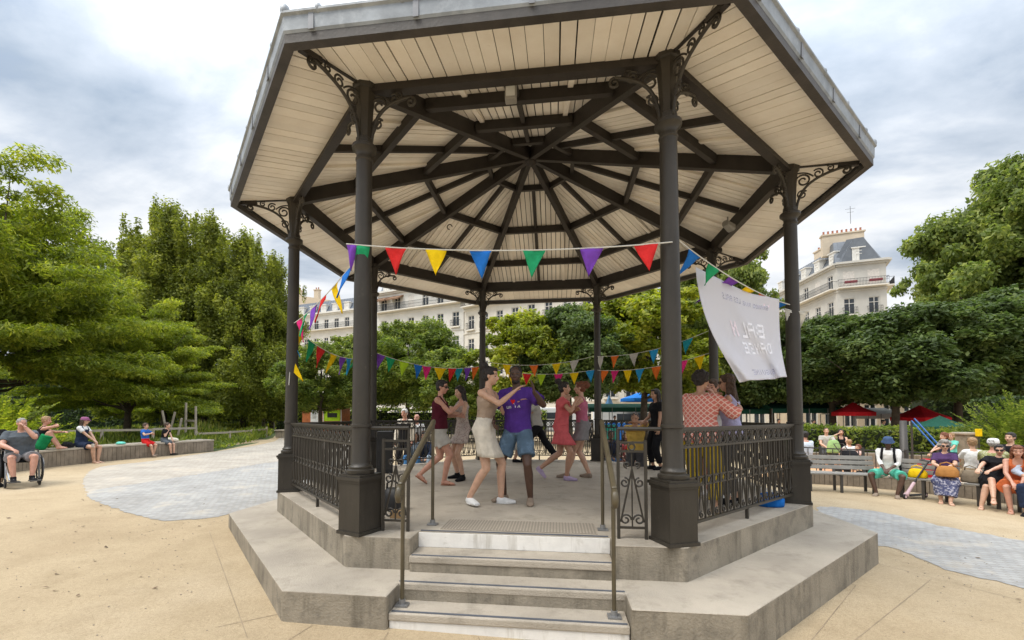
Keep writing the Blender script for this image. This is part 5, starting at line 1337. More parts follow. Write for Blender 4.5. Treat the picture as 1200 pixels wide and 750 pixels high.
# right: low plank wall with a row of slatted benches in front of it
RWf = [gnd(930, 566), gnd(960, 567.5), gnd(1000, 570), gnd(1045, 574), gnd(1090, 579), gnd(1140, 585), gnd(1200, 593), gnd(1290, 606)]
RW = arc_pts(RWf, 3)
plank_wall('timber_planter_wall', RW, .34, 'low curved timber wall behind the benches at the right', .3, flip=1)
benchm = M('grey_slat', (.23, .22, .20), rough=.7, var=.15, scale=6, bump=.3); bleg = M('bench_iron', (.05, .045, .04), rough=.5)
def bench(a, b, label):
    a = Vector((a.x, a.y, 0)); b = Vector((b.x, b.y, 0)); d = b-a; L_ = d.length-.06; c = (a+b)/2; rz = math.atan2(d.y, d.x); t = empty('slatted_bench', (c.x, c.y, gz(c.x)), rz, label, 'bench', 'benches on the right of the square')
    mb = MB()
    for j in range(4): mb.box((0, .05+j*.105, .43), (L_, .09, .035))
    mb.build('seat', woodp if False else benchm, t, bevel=.006)
    mb = MB()
    for j in range(3): mb.box((0, .47+j*.03, .55+j*.115), (L_, .03, .095), M=Matrix.Rotation(R8(-14), 3, 'X'))
    mb.build('backrest', benchm, t, bevel=.006)
    for x in (-L_/2+.2, 0, L_/2-.2):
        mb = MB(); mb.beam((x, .05, 0), (x, .05, .41), .05, .04, up=(0, 1, 0)); mb.beam((x, .42, 0), (x, .42, .41), .05, .04, up=(0, 1, 0)); mb.beam((x, .02, .40), (x, .45, .40), .05, .03); mb.beam((x, .43, .40), (x, .56, .84), .05, .03, up=(0, 1, 0)); mb.build('leg', bleg, t)
    return t
B0 = [gnd(938, 575), gnd(1040, 581), gnd(1128, 591), gnd(1215, 604)]
bench(B0[0], B0[1], 'grey slatted bench, the empty one next to the right iron column'); bench(B0[1], B0[2], 'grey slatted bench under the man with the bucket hat'); bench(B0[2], B0[3], 'grey slatted bench at the right edge under the woman in black')
# black fence behind the benches, posts and rails
def iron_fence(name, pts, h, label, sp=.14, bar=.016, mat=None, grp=None, z0=.0):
    t = empty(name, (0, 0, 0), 0, label, 'fence', grp); mb = MB(); r_ = MB(); ps = MB()
    for a, b in zip(pts[:-1], pts[1:]):
        a = Vector((a[0], a[1], 0)); b = Vector((b[0], b[1], 0)); d = b-a; L_ = d.length; k = int(L_/sp); za, zb_ = gz(a.x), gz(b.x)
        for z in (.12, h-.03): r_.beam((a.x, a.y, za+z+z0), (b.x, b.y, zb_+z+z0), .035, .03)
        for i in range(k): q = a.lerp(b, (i+.5)/k); mb.box((q.x, q.y, gz(q.x)+h/2+.05+z0), (bar, bar, h-.2))
        ps.box((a.x, a.y, za+h/2+z0), (.05, .05, h+.06))
    ps.box((b.x, b.y, zb_+h/2+z0), (.05, .05, h+.06))
    mb.build('bars', mat or bleg, t); r_.build('rail', mat or bleg, t); ps.build('post', mat or bleg, t); return t
fp = [gat(px, d) for px, d in ((905, 12.4), (960, 11.9), (1010, 11.5), (1060, 11.1), (1110, 10.7), (1160, 10.3), (1230, 9.8))]
iron_fence('iron_fence', [(p.x, p.y) for p in fp], .95, 'dark iron bar fence directly behind the row of benches', .17)
# playground surface behind
sheet('playground_surface', [gat(px, d) for px, d in ((880, 12.6), (960, 12.2), (1060, 11.4), (1160, 10.6), (1240, 10.1), (1260, 15), (1140, 16), (1030, 16.3), (900, 16.6))], .004, M('orange_playground', (.60, .36, .18), rough=.95, var=.12, scale=.6, blotch=((.5, .22, .12), .3, .5, .6)))
# stone border below the hedge
BW = [Vector((gat(px, d).x, gat(px, d).y, 0)) for px, d in ((905, 16.8), (1030, 16.3), (1140, 16.2))]
t = empty('stone_border', (0, 0, 0), 0, 'low brown stone edging wall at the foot of the clipped hedge', 'low wall'); mb = MB()
for a, b in zip(BW[:-1], BW[1:]): c = (a+b)/2; mb.box((c.x, c.y, gz(c.x)+.22), ((b-a).length+.02, .35, .5), math.atan2(b.y-a.y, b.x-a.x))
mb.build('wall_block', concs, t)
# low iron fences beyond the bandstand
fp = [gat(px, d) for px, d in ((430, 24), (520, 20), (640, 19), (760, 18.5), (880, 18))]
iron_fence('garden_fence', [(p.x, p.y) for p in fp], 1.05, 'green-grey garden fence across the square behind the bandstand', .16, .02)
# parked market vans and low white wall seen below the trees
whitev = M('van_white', (.72, .73, .74), rough=.35, var=.04, coat=.4); tyre = M('tyre', (.015, .015, .016), rough=.85)
def van(px, dep, L_, label, rz_=0, hh=2.3):
    p = gat(px, dep); t = empty('parked_van', (p.x, p.y, p.z), R8(rz_), label, 'van', 'vans parked along the street')
    X = Vector((1, 0, 0)); mb = MB(); sec = [(-L_/2, .5, hh-.1), (-L_/2+.05, .35, hh), (L_/2-1.5, .35, hh), (L_/2-.75, .35, hh*.58), (L_/2-.05, .35, hh*.48), (L_/2, .5, hh*.4)]
    vs = []
    for x, z0, z1 in sec: vs += [(x, -.95, z0), (x, .95, z0), (x, .85, z1), (x, -.85, z1)]
    mb.add(vs, [(i*4+j, i*4+(j+1) % 4, i*4+4+(j+1) % 4, i*4+4+j) for i in range(len(sec)-1) for j in range(4)]+[(3, 2, 1, 0), (20, 21, 22, 23)])
    b = mb.build('body', whitev, t, bevel=.06)
    mb = MB(); mb.box((L_/2-1.9, -.905, hh*.72), (.9, .03, .55)); mb.box((-.3, -.905, hh*.72), (1.4, .03, .5)); mb.build('window', glass, t)
    for x in (-L_/2+.9, L_/2-.9):
        for y in (-.85, .85):
            mb = MB(); mb.tube([(x, y-.1, .33), (x, y+.1, .33)], .33, 20); w_ = mb.build('wheel', tyre, t, auto=40); mb = MB(); mb.tube([(x, y-.115, .33), (x, y+.115, .33)], .19, 16); mb.build('rim', steel, w_, auto=40)
    return t
van(655, 36, 5.0, 'white van parked beyond the back fence, left of the thin back column'); van(735, 35, 5.2, 'white van parked beyond the fence between the thin back column and the front right column', 4); van(590, 38, 4.8, 'white van parked behind the couple in the middle', 3)
# market: canopy, red and green parasols, white tent, blue panel
redc = cloth('red_canvas', (.62, .02, .03)); greenc = cloth('green_canvas', (.02, .085, .06)); whitec = cloth('white_canvas', (.70, .71, .70)); bluec = cloth('blue_canvas', (.02, .17, .55)); skyc = cloth('light_blue_canvas', (.22, .42, .70))
def parasol(px, dep, w_, zb, zt_, mat, label, n=8, tilt=0):
    p = gat(px, dep); t = empty('parasol', (p.x, p.y, p.z), 0, label, 'parasol', 'parasols of the street market'); mb = MB(); H0 = zt_
    vs = [(0, 0, H0)]+[(w_/2*math.cos(2*PI*i/n+.3), w_/2*math.sin(2*PI*i/n+.3), zb) for i in range(n)]+[(w_/4*math.cos(2*PI*i/n+.3), w_/4*math.sin(2*PI*i/n+.3), zb+(H0-zb)*.42) for i in range(n)]+[(w_/2*math.cos(2*PI*i/n+.3), w_/2*math.sin(2*PI*i/n+.3), zb-.22) for i in range(n)]
    mb.add(vs, [(0, 1+n+i, 1+n+(i+1) % n) for i in range(n)]+[(1+n+i, 1+i, 1+(i+1) % n, 1+n+(i+1) % n) for i in range(n)]+[(1+i, 1+2*n+i, 1+2*n+(i+1) % n, 1+(i+1) % n) for i in range(n)])
    o = mb.build('canopy', mat, t); md = o.modifiers.new('s', 'SOLIDIFY'); md.thickness = .02
    if tilt: o.rotation_euler = (0, R8(tilt), 0)
    mb = MB(); mb.tube([(0, 0, 0), (0, 0, H0)], .03, 8); mb.build('pole', steel, t); return t
parasol(1000, 26, 2.1, 2.15, 2.75, redc, 'red market parasol, left one of the two behind the hedge'); parasol(1078, 25, 2.6, 1.85, 2.55, redc, 'red market parasol partly hidden by the tree trunk'); parasol(1101, 20.5, 2.2, 1.45, 1.95, greenc, 'dark green market parasol right of the red ones')
def tent(px0, px1, dep, z0, z1, dp, mat, label, name='market_canopy', legs=True):
    a = gat(px0, dep); b = gat(px1, dep); t = empty(name, (0, 0, 0), 0, label, 'canopy'); d = (b-a); d.z = 0; L_ = d.length; d.normalize(); n_ = Vector((-d.y, d.x, 0)); mb = MB(); up_ = lambda v, z: (v.x, v.y, z)
    A_, B_, C_, D_ = a, b, b+n_*dp, a+n_*dp; mid1, mid2 = a+n_*dp/2, b+n_*dp/2
    mb.add([up_(A_, z0), up_(B_, z0), up_(mid2, z1), up_(mid1, z1), up_(D_, z0), up_(C_, z0), up_(A_, z0-.3), up_(B_, z0-.3)], [(0, 1, 2, 3), (3, 2, 5, 4), (0, 6, 7, 1), (0, 3, 4), (1, 5, 2)])
    o = mb.build('canvas', mat, t); md = o.modifiers.new('s', 'SOLIDIFY'); md.thickness = .02
    if legs:
        for i in range(5):
            for q in (a.lerp(b, i/4), D_.lerp(C_, i/4)):
                mb = MB(); mb.tube([up_(q, gz(q.x)), up_(q, z0)], .025, 6); mb.build('leg', steel, t)
    return t
tent(905, 992, 28, 2.1, 2.7, 3, greenc, 'long dark green market canopy left of the red parasol'); tent(1003, 1062, 27, 1.75, 2.15, 3, whitec, 'white market canopy between the red parasols'); tent(690, 800, 30, 2.2, 2.5, 3, greenc, 'dark green market canopy seen past the front right column'); tent(800, 905, 29, 2.05, 2.5, 3, greenc, 'dark green market canopy behind the three dancers at the right railing')
# stalls under the canopies
crate_c = [cloth('goods_red', (.4, .05, .03)), cloth('goods_green', (.08, .2, .05)), M('crate_wood', (.35, .25, .14)), whitec, bluec, M('crate_dark', (.04, .04, .045))]
def stall(px, dep, L_, label):
    p = gat(px, dep); t = empty('market_stall', (p.x, p.y, p.z), 0, label, 'stall', 'stalls of the street market'); mb = MB(); mb.box((0, 0, .8), (L_, 1, .05)); mb.build('table_top', woodp, t)
    mb = MB(); mb.box((0, -.46, .45), (L_, .02, .66)); mb.build('table_skirt', random.choice([crate_c[5], greenc, whitec]), t)
    for i in range(4): mb = MB(); mb.box(((i-1.5)*L_/4.2, 0, .93), (L_/5, .6, .2)); mb.build('goods_tray', random.choice(crate_c[:5]), t)
    return t
stall(940, 29, 2.6, 'market stall with coloured goods under the green canopy'); stall(975, 29.5, 2.4, 'market stall beside the left red parasol'); stall(1048, 28, 2.2, 'market stall under the white canopy, right half'); stall(720, 31, 2.6, 'market stall behind the man in yellow'); stall(850, 30, 2.6, 'market stall behind the lavender-top woman')
p = gat(1023, 25.5); t = empty('market_sheet', (p.x, p.y, p.z), 0, 'white hanging sheet with bright blue panel below the white canopy', 'sheet'); mb = MB()
for j in range(9):
    pass
mb.box((0, 0, .95), (2.0, .03, .75)); mb.build('sheet', whitec, t); mb = MB()
for j in range(2): mb.box((-.42+j*.37, -.03, .97), (.32, .02, .65))
mb.build('panel', bluec, t)
mb = MB()
for j in range(5): mb.box((.35+j*.15, -.03, .95), (.05, .01, .5))
mb.build('stripe', M('panel_grey', (.2, .22, .25)), t)
# lamp post and traffic-like signal, pillar, blue slide rail
def pole(name, px, dep, h, r, label, cat, mat=bleg, top=None):
    p = gat(px, dep); t = empty(name, (p.x, p.y, p.z), 0, label, cat); mb = MB(); mb.lathe([(r*1.6, 0), (r*1.6, .3), (r, .4), (r*.8, h)], 12); mb.build('pole', mat, t, smooth=True)
    if top: mb = MB(); mb.lathe([(r*1.1, h), (r*2.2, h+.05), (r*2.4, h+.35), (r*1.2, h+.5), (r*.3, h+.6)], 12); mb.build('head', mat, t, smooth=True)
    return t
pole('bollard_post', 1058, 13.5, 1.72, .11, 'thick dark post behind the fence, right of the man with the hat', 'post', top=None)
p = gat(1131, 14.5); t = empty('stone_pillar', (p.x, p.y, p.z), 0, 'grey stone gate pillar with a flat cap behind the benches', 'pillar'); mb = MB(); mb.box((0, 0, .65), (.38, .38, 1.3)); mb.build('shaft', concs, t, bevel=.02); mb = MB(); mb.box((0, 0, 1.34), (.48, .48, .08)); mb.build('cap_stone', conc, t, bevel=.02)
p = gat(1146, 14.2); t = empty('yellow_box_sign', (p.x, p.y, p.z), 0, 'small yellow box on a thin post beside the stone pillar', 'box'); mb = MB(); mb.box((0, 0, 1.38), (.12, .12, .24)); mb.build('box', flagm('yellow'), t, bevel=.01); mb = MB(); mb.tube([(0, 0, 0), (0, 0, 1.27)], .02, 6); mb.build('post', bleg, t)
p0 = at(1068, 493, 15); p1 = at(1099, 527, 14.0); mb = MB(); t = empty('play_slide', (p0.x, p0.y, gz(p0.x)), 0, 'sloping blue metal bars of a playground slide behind the fence', 'slide'); o0 = Vector((p0.x, p0.y, gz(p0.x)))
for off in (0, .12): mb.beam(p0-o0+Vector((off, .3*off, off*.6)), p1-o0+Vector((off, off*.3, off*.6)), .035, .035)
mb.build('slide_rail', M('blue_metal', (.02, .10, .30), rough=.4), t); mb = MB(); mb.tube([p0-o0, (0, 0, 0)], .03, 8); mb.tube([p1-o0, ((p1-o0).x, (p1-o0).y, 0)], .03, 8); mb.build('leg', bleg, t)
p = gat(1084, 12.8); bag('toy_bag', (p.x, p.y, p.z), (.55, .3, .62), cloth('red_toy', (.45, .02, .03)), 'red bag on the playground edge, left of the curly-haired woman', strap=False)
# blue canvas bits seen past the back
p = gat(729, 24); t = empty('market_table', (p.x, p.y, p.z), 0, 'blue covered market table left of the man in yellow', 'table'); mb = MB(); mb.box((0, 0, .85), (2.0, .8, .95)); mb.build('cover', bluec, t, bevel=.03)
p = gat(711, 24); t = empty('market_table', (p.x, p.y, p.z), 0, 'green covered market table seen right of the thin back column', 'table'); mb = MB(); mb.box((0, 0, .68), (.9, .7, 1.1)); mb.build('cover', cloth('teal_canvas', (.02, .22, .17)), t, bevel=.03)
parasol(714, 32, 1.1, 2.2, 3.3, skyc, 'light blue folded parasol right of the thin back column', 6)
parasol(752, 34, 3.4, 3.1, 3.7, bluec, 'blue and pale parasol high behind the man in yellow', 8)

# ================================================================== LEFT GARDEN
p = gat(383, 33); t = empty('wooden_kiosk', (p.x, p.y, p.z), R8(8), 'orange-brown wooden kiosk with a white notice and a green framed hatch', 'kiosk')
mb = MB(); mb.box((0, 0, 1.0), (2.9, 1.8, 2.0)); mb.build('wall', M('orange_wood', (.42, .13, .04), rough=.6, var=.25, scale=5), t); mb = MB(); mb.box((0, 0, 2.06), (3.2, 2.1, .12)); mb.build('roof', M('kiosk_roof', (.30, .33, .12), rough=.8), t)
mb = MB(); mb.box((-.55, -.92, 1.35), (.55, .03, .95)); mb.build('notice', whitec, t); mb = MB(); mb.box((.75, -.92, 1.35), (1.15, .03, .8)); f = mb.build('hatch', flagm('lime'), t); mb = MB(); mb.box((.75, -.945, 1.38), (.7, .02, .32)); mb.build('hatch_opening', blackm, f)
mb = MB(); [mb.box((x, -.93, 1.2), (.06, .04, 1.7)) for x in (.1, 1.4)]; mb.build('jamb', fr_w, t)
mb = MB(); [mb.box((-.55, -.94, 1.6-.14*i), (.3-.05*(i % 2), .01, .05)) for i in range(4)]; mb.build('notice_print', greym, t)
# stone bench/bin right of the path end
p = gat(334, 27); t = empty('stone_block', (p.x, p.y, p.z), 0, 'square stone block seat at the edge of the path by the left column', 'seat'); mb = MB(); mb.box((0, 0, .2), (.75, .75, .4)); mb.build('block', concs, t, bevel=.03); mb = MB(); mb.box((0, 0, .44), (.85, .85, .08)); mb.build('slab', conc, t, bevel=.02)
# lawn, flower bed, tall grasses
sheet('lawn', gl((-200, 545), (40, 527), (120, 519), (120, 508), (60, 500), (-200, 500)), .003, M('grass_green', (.085, .15, .03), rough=1, var=.3, scale=1.5))
sheet('flower_bed_soil', gl((120, 541), (252, 529), (300, 519.5), (320, 513), (326, 507), (326, 500.5), (280, 498), (60, 500), (100, 512)), .006, M('soil_green', (.06, .085, .025), rough=1, var=.4, scale=2))
def tufts(name, poly, n, hmin, hmax, seed, mats_w, label, size=.05, cat='plants'):
    r = np.random.default_rng(seed); pts = np.array([[p.x, p.y] for p in poly]); tri = [(pts[0], pts[i], pts[i+1]) for i in range(1, len(pts)-1)]
    ar = np.array([abs(np.cross(b-a, c-a)) for a, b, c in tri]); ar /= ar.sum(); t = empty(name, (0, 0, 0), 0, label, cat); t['kind'] = 'stuff'
    for mk, frac in mats_w:
        k = int(n*frac); ti = r.choice(len(tri), k, p=ar); u = r.random((k, 2)); u[u.sum(1) > 1] = 1-u[u.sum(1) > 1]
        A_ = np.array([tri[i][0] for i in ti]); B_ = np.array([tri[i][1] for i in ti]); C_ = np.array([tri[i][2] for i in ti]); q = A_+(B_-A_)*u[:, :1]+(C_-A_)*u[:, 1:]
        if mk in ('yellow', 'grass'): q += 0
        gzv = np.array([gz(x) for x in q[:, 0]]); hv = hmin+(hmax-hmin)*(.5+.5*np.sin(q[:, 0]*1.7+seed)*np.cos(q[:, 1]*1.3))*r.random(k)
        base = np.column_stack([q, gzv]); tip = base+np.column_stack([r.normal(size=k)*.12, r.normal(size=k)*.12, hv]); m_ = (base+tip)/2; sd = r.normal(size=(k, 3)); sd[:, 2] *= .2; sd /= np.linalg.norm(sd, axis=1)[:, None]; sd *= size*(.5+r.random(k))[:, None]
        off = np.column_stack([np.zeros(k), np.zeros(k), hv*.3*r.random(k)])
        v = np.empty((k, 4, 3)); v[:, 0] = base+off; v[:, 1] = m_-sd+off; v[:, 2] = tip; v[:, 3] = m_+sd+off; o = link('foliage', leafmesh('foliage', v.reshape(-1, 3), LF[mk]), t); o['kind'] = 'stuff'
    return t
tufts('flower_bed_plants', gl((118, 540), (250, 528.5), (298, 518), (318, 511), (322, 503), (290, 499), (90, 508)), 30000, .15, .75, 3, (('mid', .5), ('grass', .3), ('robinia', .2)), 'wild green and straw-coloured plants growing behind the timber wall')
tufts('tall_grasses', gl((225, 512), (322, 505), (325, 500), (230, 500)), 9000, .5, 1.2, 4, (('grass', .7), ('yellow', .3)), 'tall straw-yellow grasses along the garden fence by the path')
tufts('lawn_grass', gl((-60, 545), (120, 519), (120, 508), (-60, 503)), 22000, .05, .16, 5, (('robinia', .6), ('mid', .4)), 'short green lawn beyond the timber wall at the left', .03, 'grass')
def posts(name, pts, h, label, rail_z=(.45,), r=.05, cat='fence', group=None, posts_=True, tilt=0):
    t = empty(name, (0, 0, 0), 0, label, cat, group)
    for i, p in enumerate(pts):
        mb = MB(); z = gz(p.x); hh = h*(1+.1*math.sin(i*5)); mb.tube([(p.x, p.y, z-.1), (p.x+random.uniform(-tilt, tilt), p.y, z+hh)], [r, r*.85], 8)
        if posts_: mb.build('post', woodp, t, auto=50)
    for a, b in zip(pts[:-1], pts[1:]):
        for z in rail_z: mb = MB(); mb.beam((a.x, a.y, gz(a.x)+z), (b.x, b.y, gz(b.x)+z+random.uniform(-.03, .03)), .07, .09); mb.build('rail', woodp, t)
    return t
posts('rustic_rail', [gat(px, d) for px, d in ((62, 15.5), (120, 17), (180, 18.5), (230, 20))], .85, 'rustic pale wooden rail running behind the timber wall', (.78,), .06)
posts('rustic_rail', [gat(px, d) for px, d in ((231, 20.5), (270, 22.5), (296, 24.5), (313, 27))], .62, 'low rustic pole rail around the flower bed near the path', (.5,), .05)
posts('garden_gate_frame', [gat(px, d) for px, d in ((218, 22), (230, 21.6))], 2.0, 'two upright pale poles with a brace in the flower bed', (1.1,), .06, tilt=.1)
for (a, b, lb) in (((190, 479), (198, 497), 'leaning pale stick at the left of the bean poles behind the boys'), ((205, 481), (196, 497), 'crossed pale stick leaning left behind the boys'), ((207, 497), (213, 480), 'leaning pale stick right of the crossed ones')):
    a = at(a[0], a[1]+2, 21); b = at(b[0], b[1]+10, 21); mb = MB(); b.z = gz(b.x) if b.z < a.z else b.z; a.z = gz(a.x) if a.z < b.z else a.z; mb.tube([a, b], .05, 6); tag(mb.build('garden_stick', woodp), lb, 'stick', 'sticks in the flower bed')
for px, d, h, lb in ((282, 34, 2.9, 'leaning pale stake beside the trimmed hedge'), (309, 36, 2.6, 'short grey fence post left of the gate'), (320, 37, 4.2, 'tall pale gate post at the end of the path')):
    p = gat(px, d); mb = MB(); mb.tube([(p.x, p.y, p.z), (p.x+(.25 if px == 282 else 0), p.y, p.z+h)], [.14, .10], 8); tag(mb.build('wooden_post', woodp, auto=50), lb, 'post')
fp = [gat(px, d) for px, d in ((240, 37), (290, 37), (318, 37))]
iron_fence('wire_fence', [(p.x, p.y) for p in fp], 1.9, 'dark green wire fence in front of the trimmed hedge', .25, .02)

# ================================================================== THE PEOPLE
C = dict(beige=cloth('beige', (.36, .27, .20)), cream=cloth('cream', (.66, .60, .50)), purple=cloth('purple', (.085, .035, .24)), denim=cloth('denim', (.095, .15, .215), blotch=((.2, .3, .42), 9, .5, .8)), ltdenim=cloth('light_denim', (.3, .38, .46)),
    maroon=cloth('maroon', (.075, .01, .02)), ltgrey=cloth('light_grey', (.42, .40, .36)), ivory=cloth('ivory_floral', (.50, .43, .38), blotch=((.28, .2, .2), 40, .5, .6)), coralred=cloth('coral_red', (.58, .115, .125)), rose=cloth('rose', (.46, .14, .22)), grey=cloth('grey', (.22, .21, .215)),
    black=cloth('black', (.012, .012, .014)), white=cloth('white', (.70, .70, .69)), mustard=cloth('mustard', (.42, .30, .02)), lav=cloth('lavender', (.42, .40, .58)), yellow=cloth('yellow', (.62, .42, .10)), mint=cloth('mint', (.10, .48, .36)), navy=cloth('navy', (.02, .03, .06)), green=cloth('green', (.01, .20, .07)),
    red=cloth('red', (.55, .02, .02)), royal=cloth('royal_blue', (.03, .12, .42)), plum=cloth('plum', (.075, .04, .11)), dkgrey=cloth('dark_grey', (.07, .07, .075)), greyblue=cloth('grey_blue', (.10, .115, .13)), orange=cloth('orange', (.55, .14, .05)), olive=cloth('olive_print', (.25, .26, .10), blotch=((.5, .5, .35), 25, .5, .6)), teal=cloth('turquoise', (.15, .55, .45)),
    tanc=cloth('khaki', (.33, .25, .16)), blue=cloth('mid_blue', (.06, .18, .38)), scarf=cloth('purple_scarf', (.28, .10, .20)))
C['print'] = cloth('navy_floral', (.07, .08, .16), blotch=((.42, .42, .5), 22, .5, .58))
def checker():
    m, nt, b = newmat('cloth_coral_pattern'); L = nt.links.new; tc = N(nt, 'ShaderNodeTexCoord'); mp = N(nt, 'ShaderNodeMapping'); mp.inputs['Rotation'].default_value = (0, R8(45), 0); L(tc.outputs['Object'], mp.inputs[0])
    bt = N(nt, 'ShaderNodeTexWave', wave_type='BANDS', bands_direction='X', Scale=7.5); L(mp.outputs[0], bt.inputs[0]); b2 = N(nt, 'ShaderNodeTexWave', wave_type='BANDS', bands_direction='Z', Scale=7.5); L(mp.outputs[0], b2.inputs[0])
    mx = N(nt, 'ShaderNodeMath', operation='MAXIMUM'); L(bt.outputs['Fac'], mx.inputs[0]); L(b2.outputs['Fac'], mx.inputs[1])
    L(ramp(nt, mx.outputs[0], [(.84, (.60, .17, .13)), (.93, (.74, .52, .44))]), b.inputs['Base Color']); b.inputs['Roughness'].default_value = .9; return m
C['coralpat'] = checker()
shw, shg, shb, shp, sht = C['white'], cloth('shoe_taupe', (.27, .21, .16)), C['black'], cloth('shoe_lilac', (.42, .33, .48)), cloth('sandal_tan', (.30, .13, .07))
sung = M('sunglass_black', (.008, .008, .01), rough=.12, var=0)
def fl(px, py): p = onz(px, py, ZF+.005); return p
GD = 'dancers on the bandstand floor'
# 1 woman in the middle, profile to the right, arms up to her partner's shoulder
p = fl(568, 590); p1 = (p.x, p.y, ZF+.004)
person('woman with a dark bun, beige open-back top and cream shorts, dancing in the middle', p1, -2, 1.69, 'f', 'pale',
    dict(pelvis=(.02, .0, .925), lean=5, twist=-22, ptwist=-10, fl=(-.05, .20, .085), fr=(.10, -.17, .10), kl=(-.1, 1, 0), kr=(.15, 1, 0), tl=(-.1, 1, 0), tr=(.75, .7, 0),
         hl=(-.10, .40, 1.26), hr=(.16, .40, 1.40), el=(-.5, -.1, -1), er=(.5, .1, -1.6), nl=(0, 0, -1), nr=(0, .3, -1), cl=12, cr=14, head=(14, -6)),
    dict(list=[('tank_top', 'tank', C['beige'], dict(hem=.27, e=.010, thin=1, open=1)), ('high_waist_shorts', 'skirt', C['cream'], dict(len=.70, flare=.03, waist=.30)), ('shoe', 'shoes', shw)]), ('bun', HB), .0065, GD)
# 2 man in purple
p = fl(607, 588); ra, J = person('smiling man in a purple printed t-shirt and denim shorts, dancing in the middle', (p.x, p.y, ZF+.004), 253, 1.72, 'm', 'dark',
    dict(pelvis=(.0, 0, .92), lean=0, side=2, fl=(-.18, .04, .085), fr=(.20, -.02, .085), kl=(-.4, 1, 0), kr=(.4, 1, 0), tl=(-.35, 1, 0), tr=(.5, 1, 0),
         hl=(-.33, .30, 1.36), hr=(.20, .30, 1.0), el=(-1, .0, -1), er=(1, -.2, -.3), nl=(1, .4, 0), nr=(-1, 0, 0), dl=(0, .1, 1), cl=10, head=(14, -4)),
    dict(list=[('t_shirt', 'tee', C['purple'], dict(hem=-.10, e=.018, se=.032, sl=.72)), ('denim_shorts', 'shorts', C['denim'], dict(len=.72, w=.03, waist=.05)), ('shoe', 'shoes', shg)]), ('crop', HB, 'beard'), .0065, GD)
# print on the shirt: white letters and a red heart
def chest_print(root, J):
    s = J['s']; c, X, Y = J['spine'](.60)
    def pt(x, z, d=.137): 
        q, _, _ = J['spine'](.60+z/.52); return (q+X*x+Y*(d-.35*x*x*3))*s
    def poly(name, pts, mat): 
        mb = MB(); mb.quad(*[pt(x, z) for x, z in pts]); o = mb.build(name, mat, root); return o
    wht = cloth('print_white', (.72, .72, .74)); rd = C['red']; mb = MB()
    def rect(x0, z0, x1, z1): mb.quad(pt(x0, z0), pt(x1, z0), pt(x1, z1), pt(x0, z1))
    rect(.055, .0, .07, .05); rect(.045, .045, .08, .055); rect(.045, -.005, .08, .004)
    hx = [(-.0+.030*math.sin(t)**3*1.05, .027+.0022*(13*math.cos(t)-5*math.cos(2*t)-2*math.cos(3*t)-math.cos(4*t))) for t in [2*PI*i/20 for i in range(20)]]
    for i in range(12): a = PI*1.15*i/11-.2; x, z = -.058*math.cos(a)*-.0-.0+.052*math.cos(a), .03+.04*math.sin(a); 
    arc = [(.045*math.cos(a)-.012, .03+.038*math.sin(a)) for a in [R8(-60+12*i) for i in range(20)]]
    def ribbon(ps, w):
        for a, b in zip(ps[:-1], ps[1:]):
            dx, dz = b[0]-a[0], b[1]-a[1]; L_ = math.hypot(dx, dz)+1e-9; nx_, nz_ = -dz/L_*w, dx/L_*w
            mb.quad(pt(a[0]-nx_, a[1]-nz_), pt(b[0]-nx_, b[1]-nz_), pt(b[0]+nx_, b[1]+nz_), pt(a[0]+nx_, a[1]+nz_))
    ribbon([(.085, -.055), (.085, -.02), (.06, -.02), (.06, -.055), (.085, -.055)], .004); ribbon([(.048, -.055), (.048, -.02), (.03, -.035), (.03, -.055)], .004)
    ribbon([(-.03, -.05), (-.03, -.018), (-.055, -.018), (-.055, -.034), (-.03, -.034)], .004); ribbon([(-.09, -.05), (-.075, -.018), (-.062, -.05)], .004)
    ribbon([(-.035+.03*math.cos(R8(a)), .03+.04*math.sin(R8(a))) for a in range(-70, 95, 15)], .004)
    mb.build('print', wht, root); h_ = MB(); h_.quad(*[pt(x, z, .139) for x, z in hx]); h_.build('print_heart', rd, root)
chest_print(ra, J)
# 3 woman in maroon
p = fl(513, 568); person('short-haired woman in sunglasses, maroon sleeveless top and grey shorts, dancing at the left', (p.x, p.y+.05, ZF+.004), 8, 1.66, 'f', 'red',
    dict(pelvis=(0, 0, .915), lean=2, twist=-8, fl=(-.05, -.30, .17), fr=(.08, .10, .085), tl=(-.05, .8, -.55), tr=(.1, 1, 0), kl=(0, 1, 0), hr=(.0, .34, 1.30), hl=(-.16, .32, 1.12), er=(.6, -.3, -1), el=(-.6, -.2, -1), nr=(-1, 0, .3), cr=40, head=(-6, -8)),
    dict(list=[('sleeveless_top', 'tank', C['maroon'], dict(hem=-.02, e=.02)), ('shorts', 'shorts', C['ltgrey'], dict(len=.6, w=.035)), ('sandal', 'sandals', sht)]), ('short', HB), .0075, GD, build=1.12, glasses=sung)
# 4 girl in ivory dress facing the camera-left
p = fl(541, 562); person('long-haired young woman in an ivory patterned playsuit, dancing with the woman in maroon', (p.x, p.y+.06, ZF+.004), 218, 1.60, 'f', 'pale',
    dict(pelvis=(0, 0, .92), fl=(-.14, .06, .085), fr=(.16, .02, .085), tl=(-.5, 1, 0), tr=(.3, 1, 0), hl=(-.10, .26, 1.24), hr=(.04, .25, 1.28), el=(-1, -.2, -1), er=(1, -.2, -1), cl=40, cr=40, head=(4, -14)),
    dict(list=[('top', 'tank', C['ivory'], dict(hem=.2)), ('playsuit_skirt', 'skirt', C['ivory'], dict(len=.52, flare=.05, waist=.3)), ('shoe', 'shoes', shb, dict(high=1))]), ('long', HB), .0075, GD, build=.94)
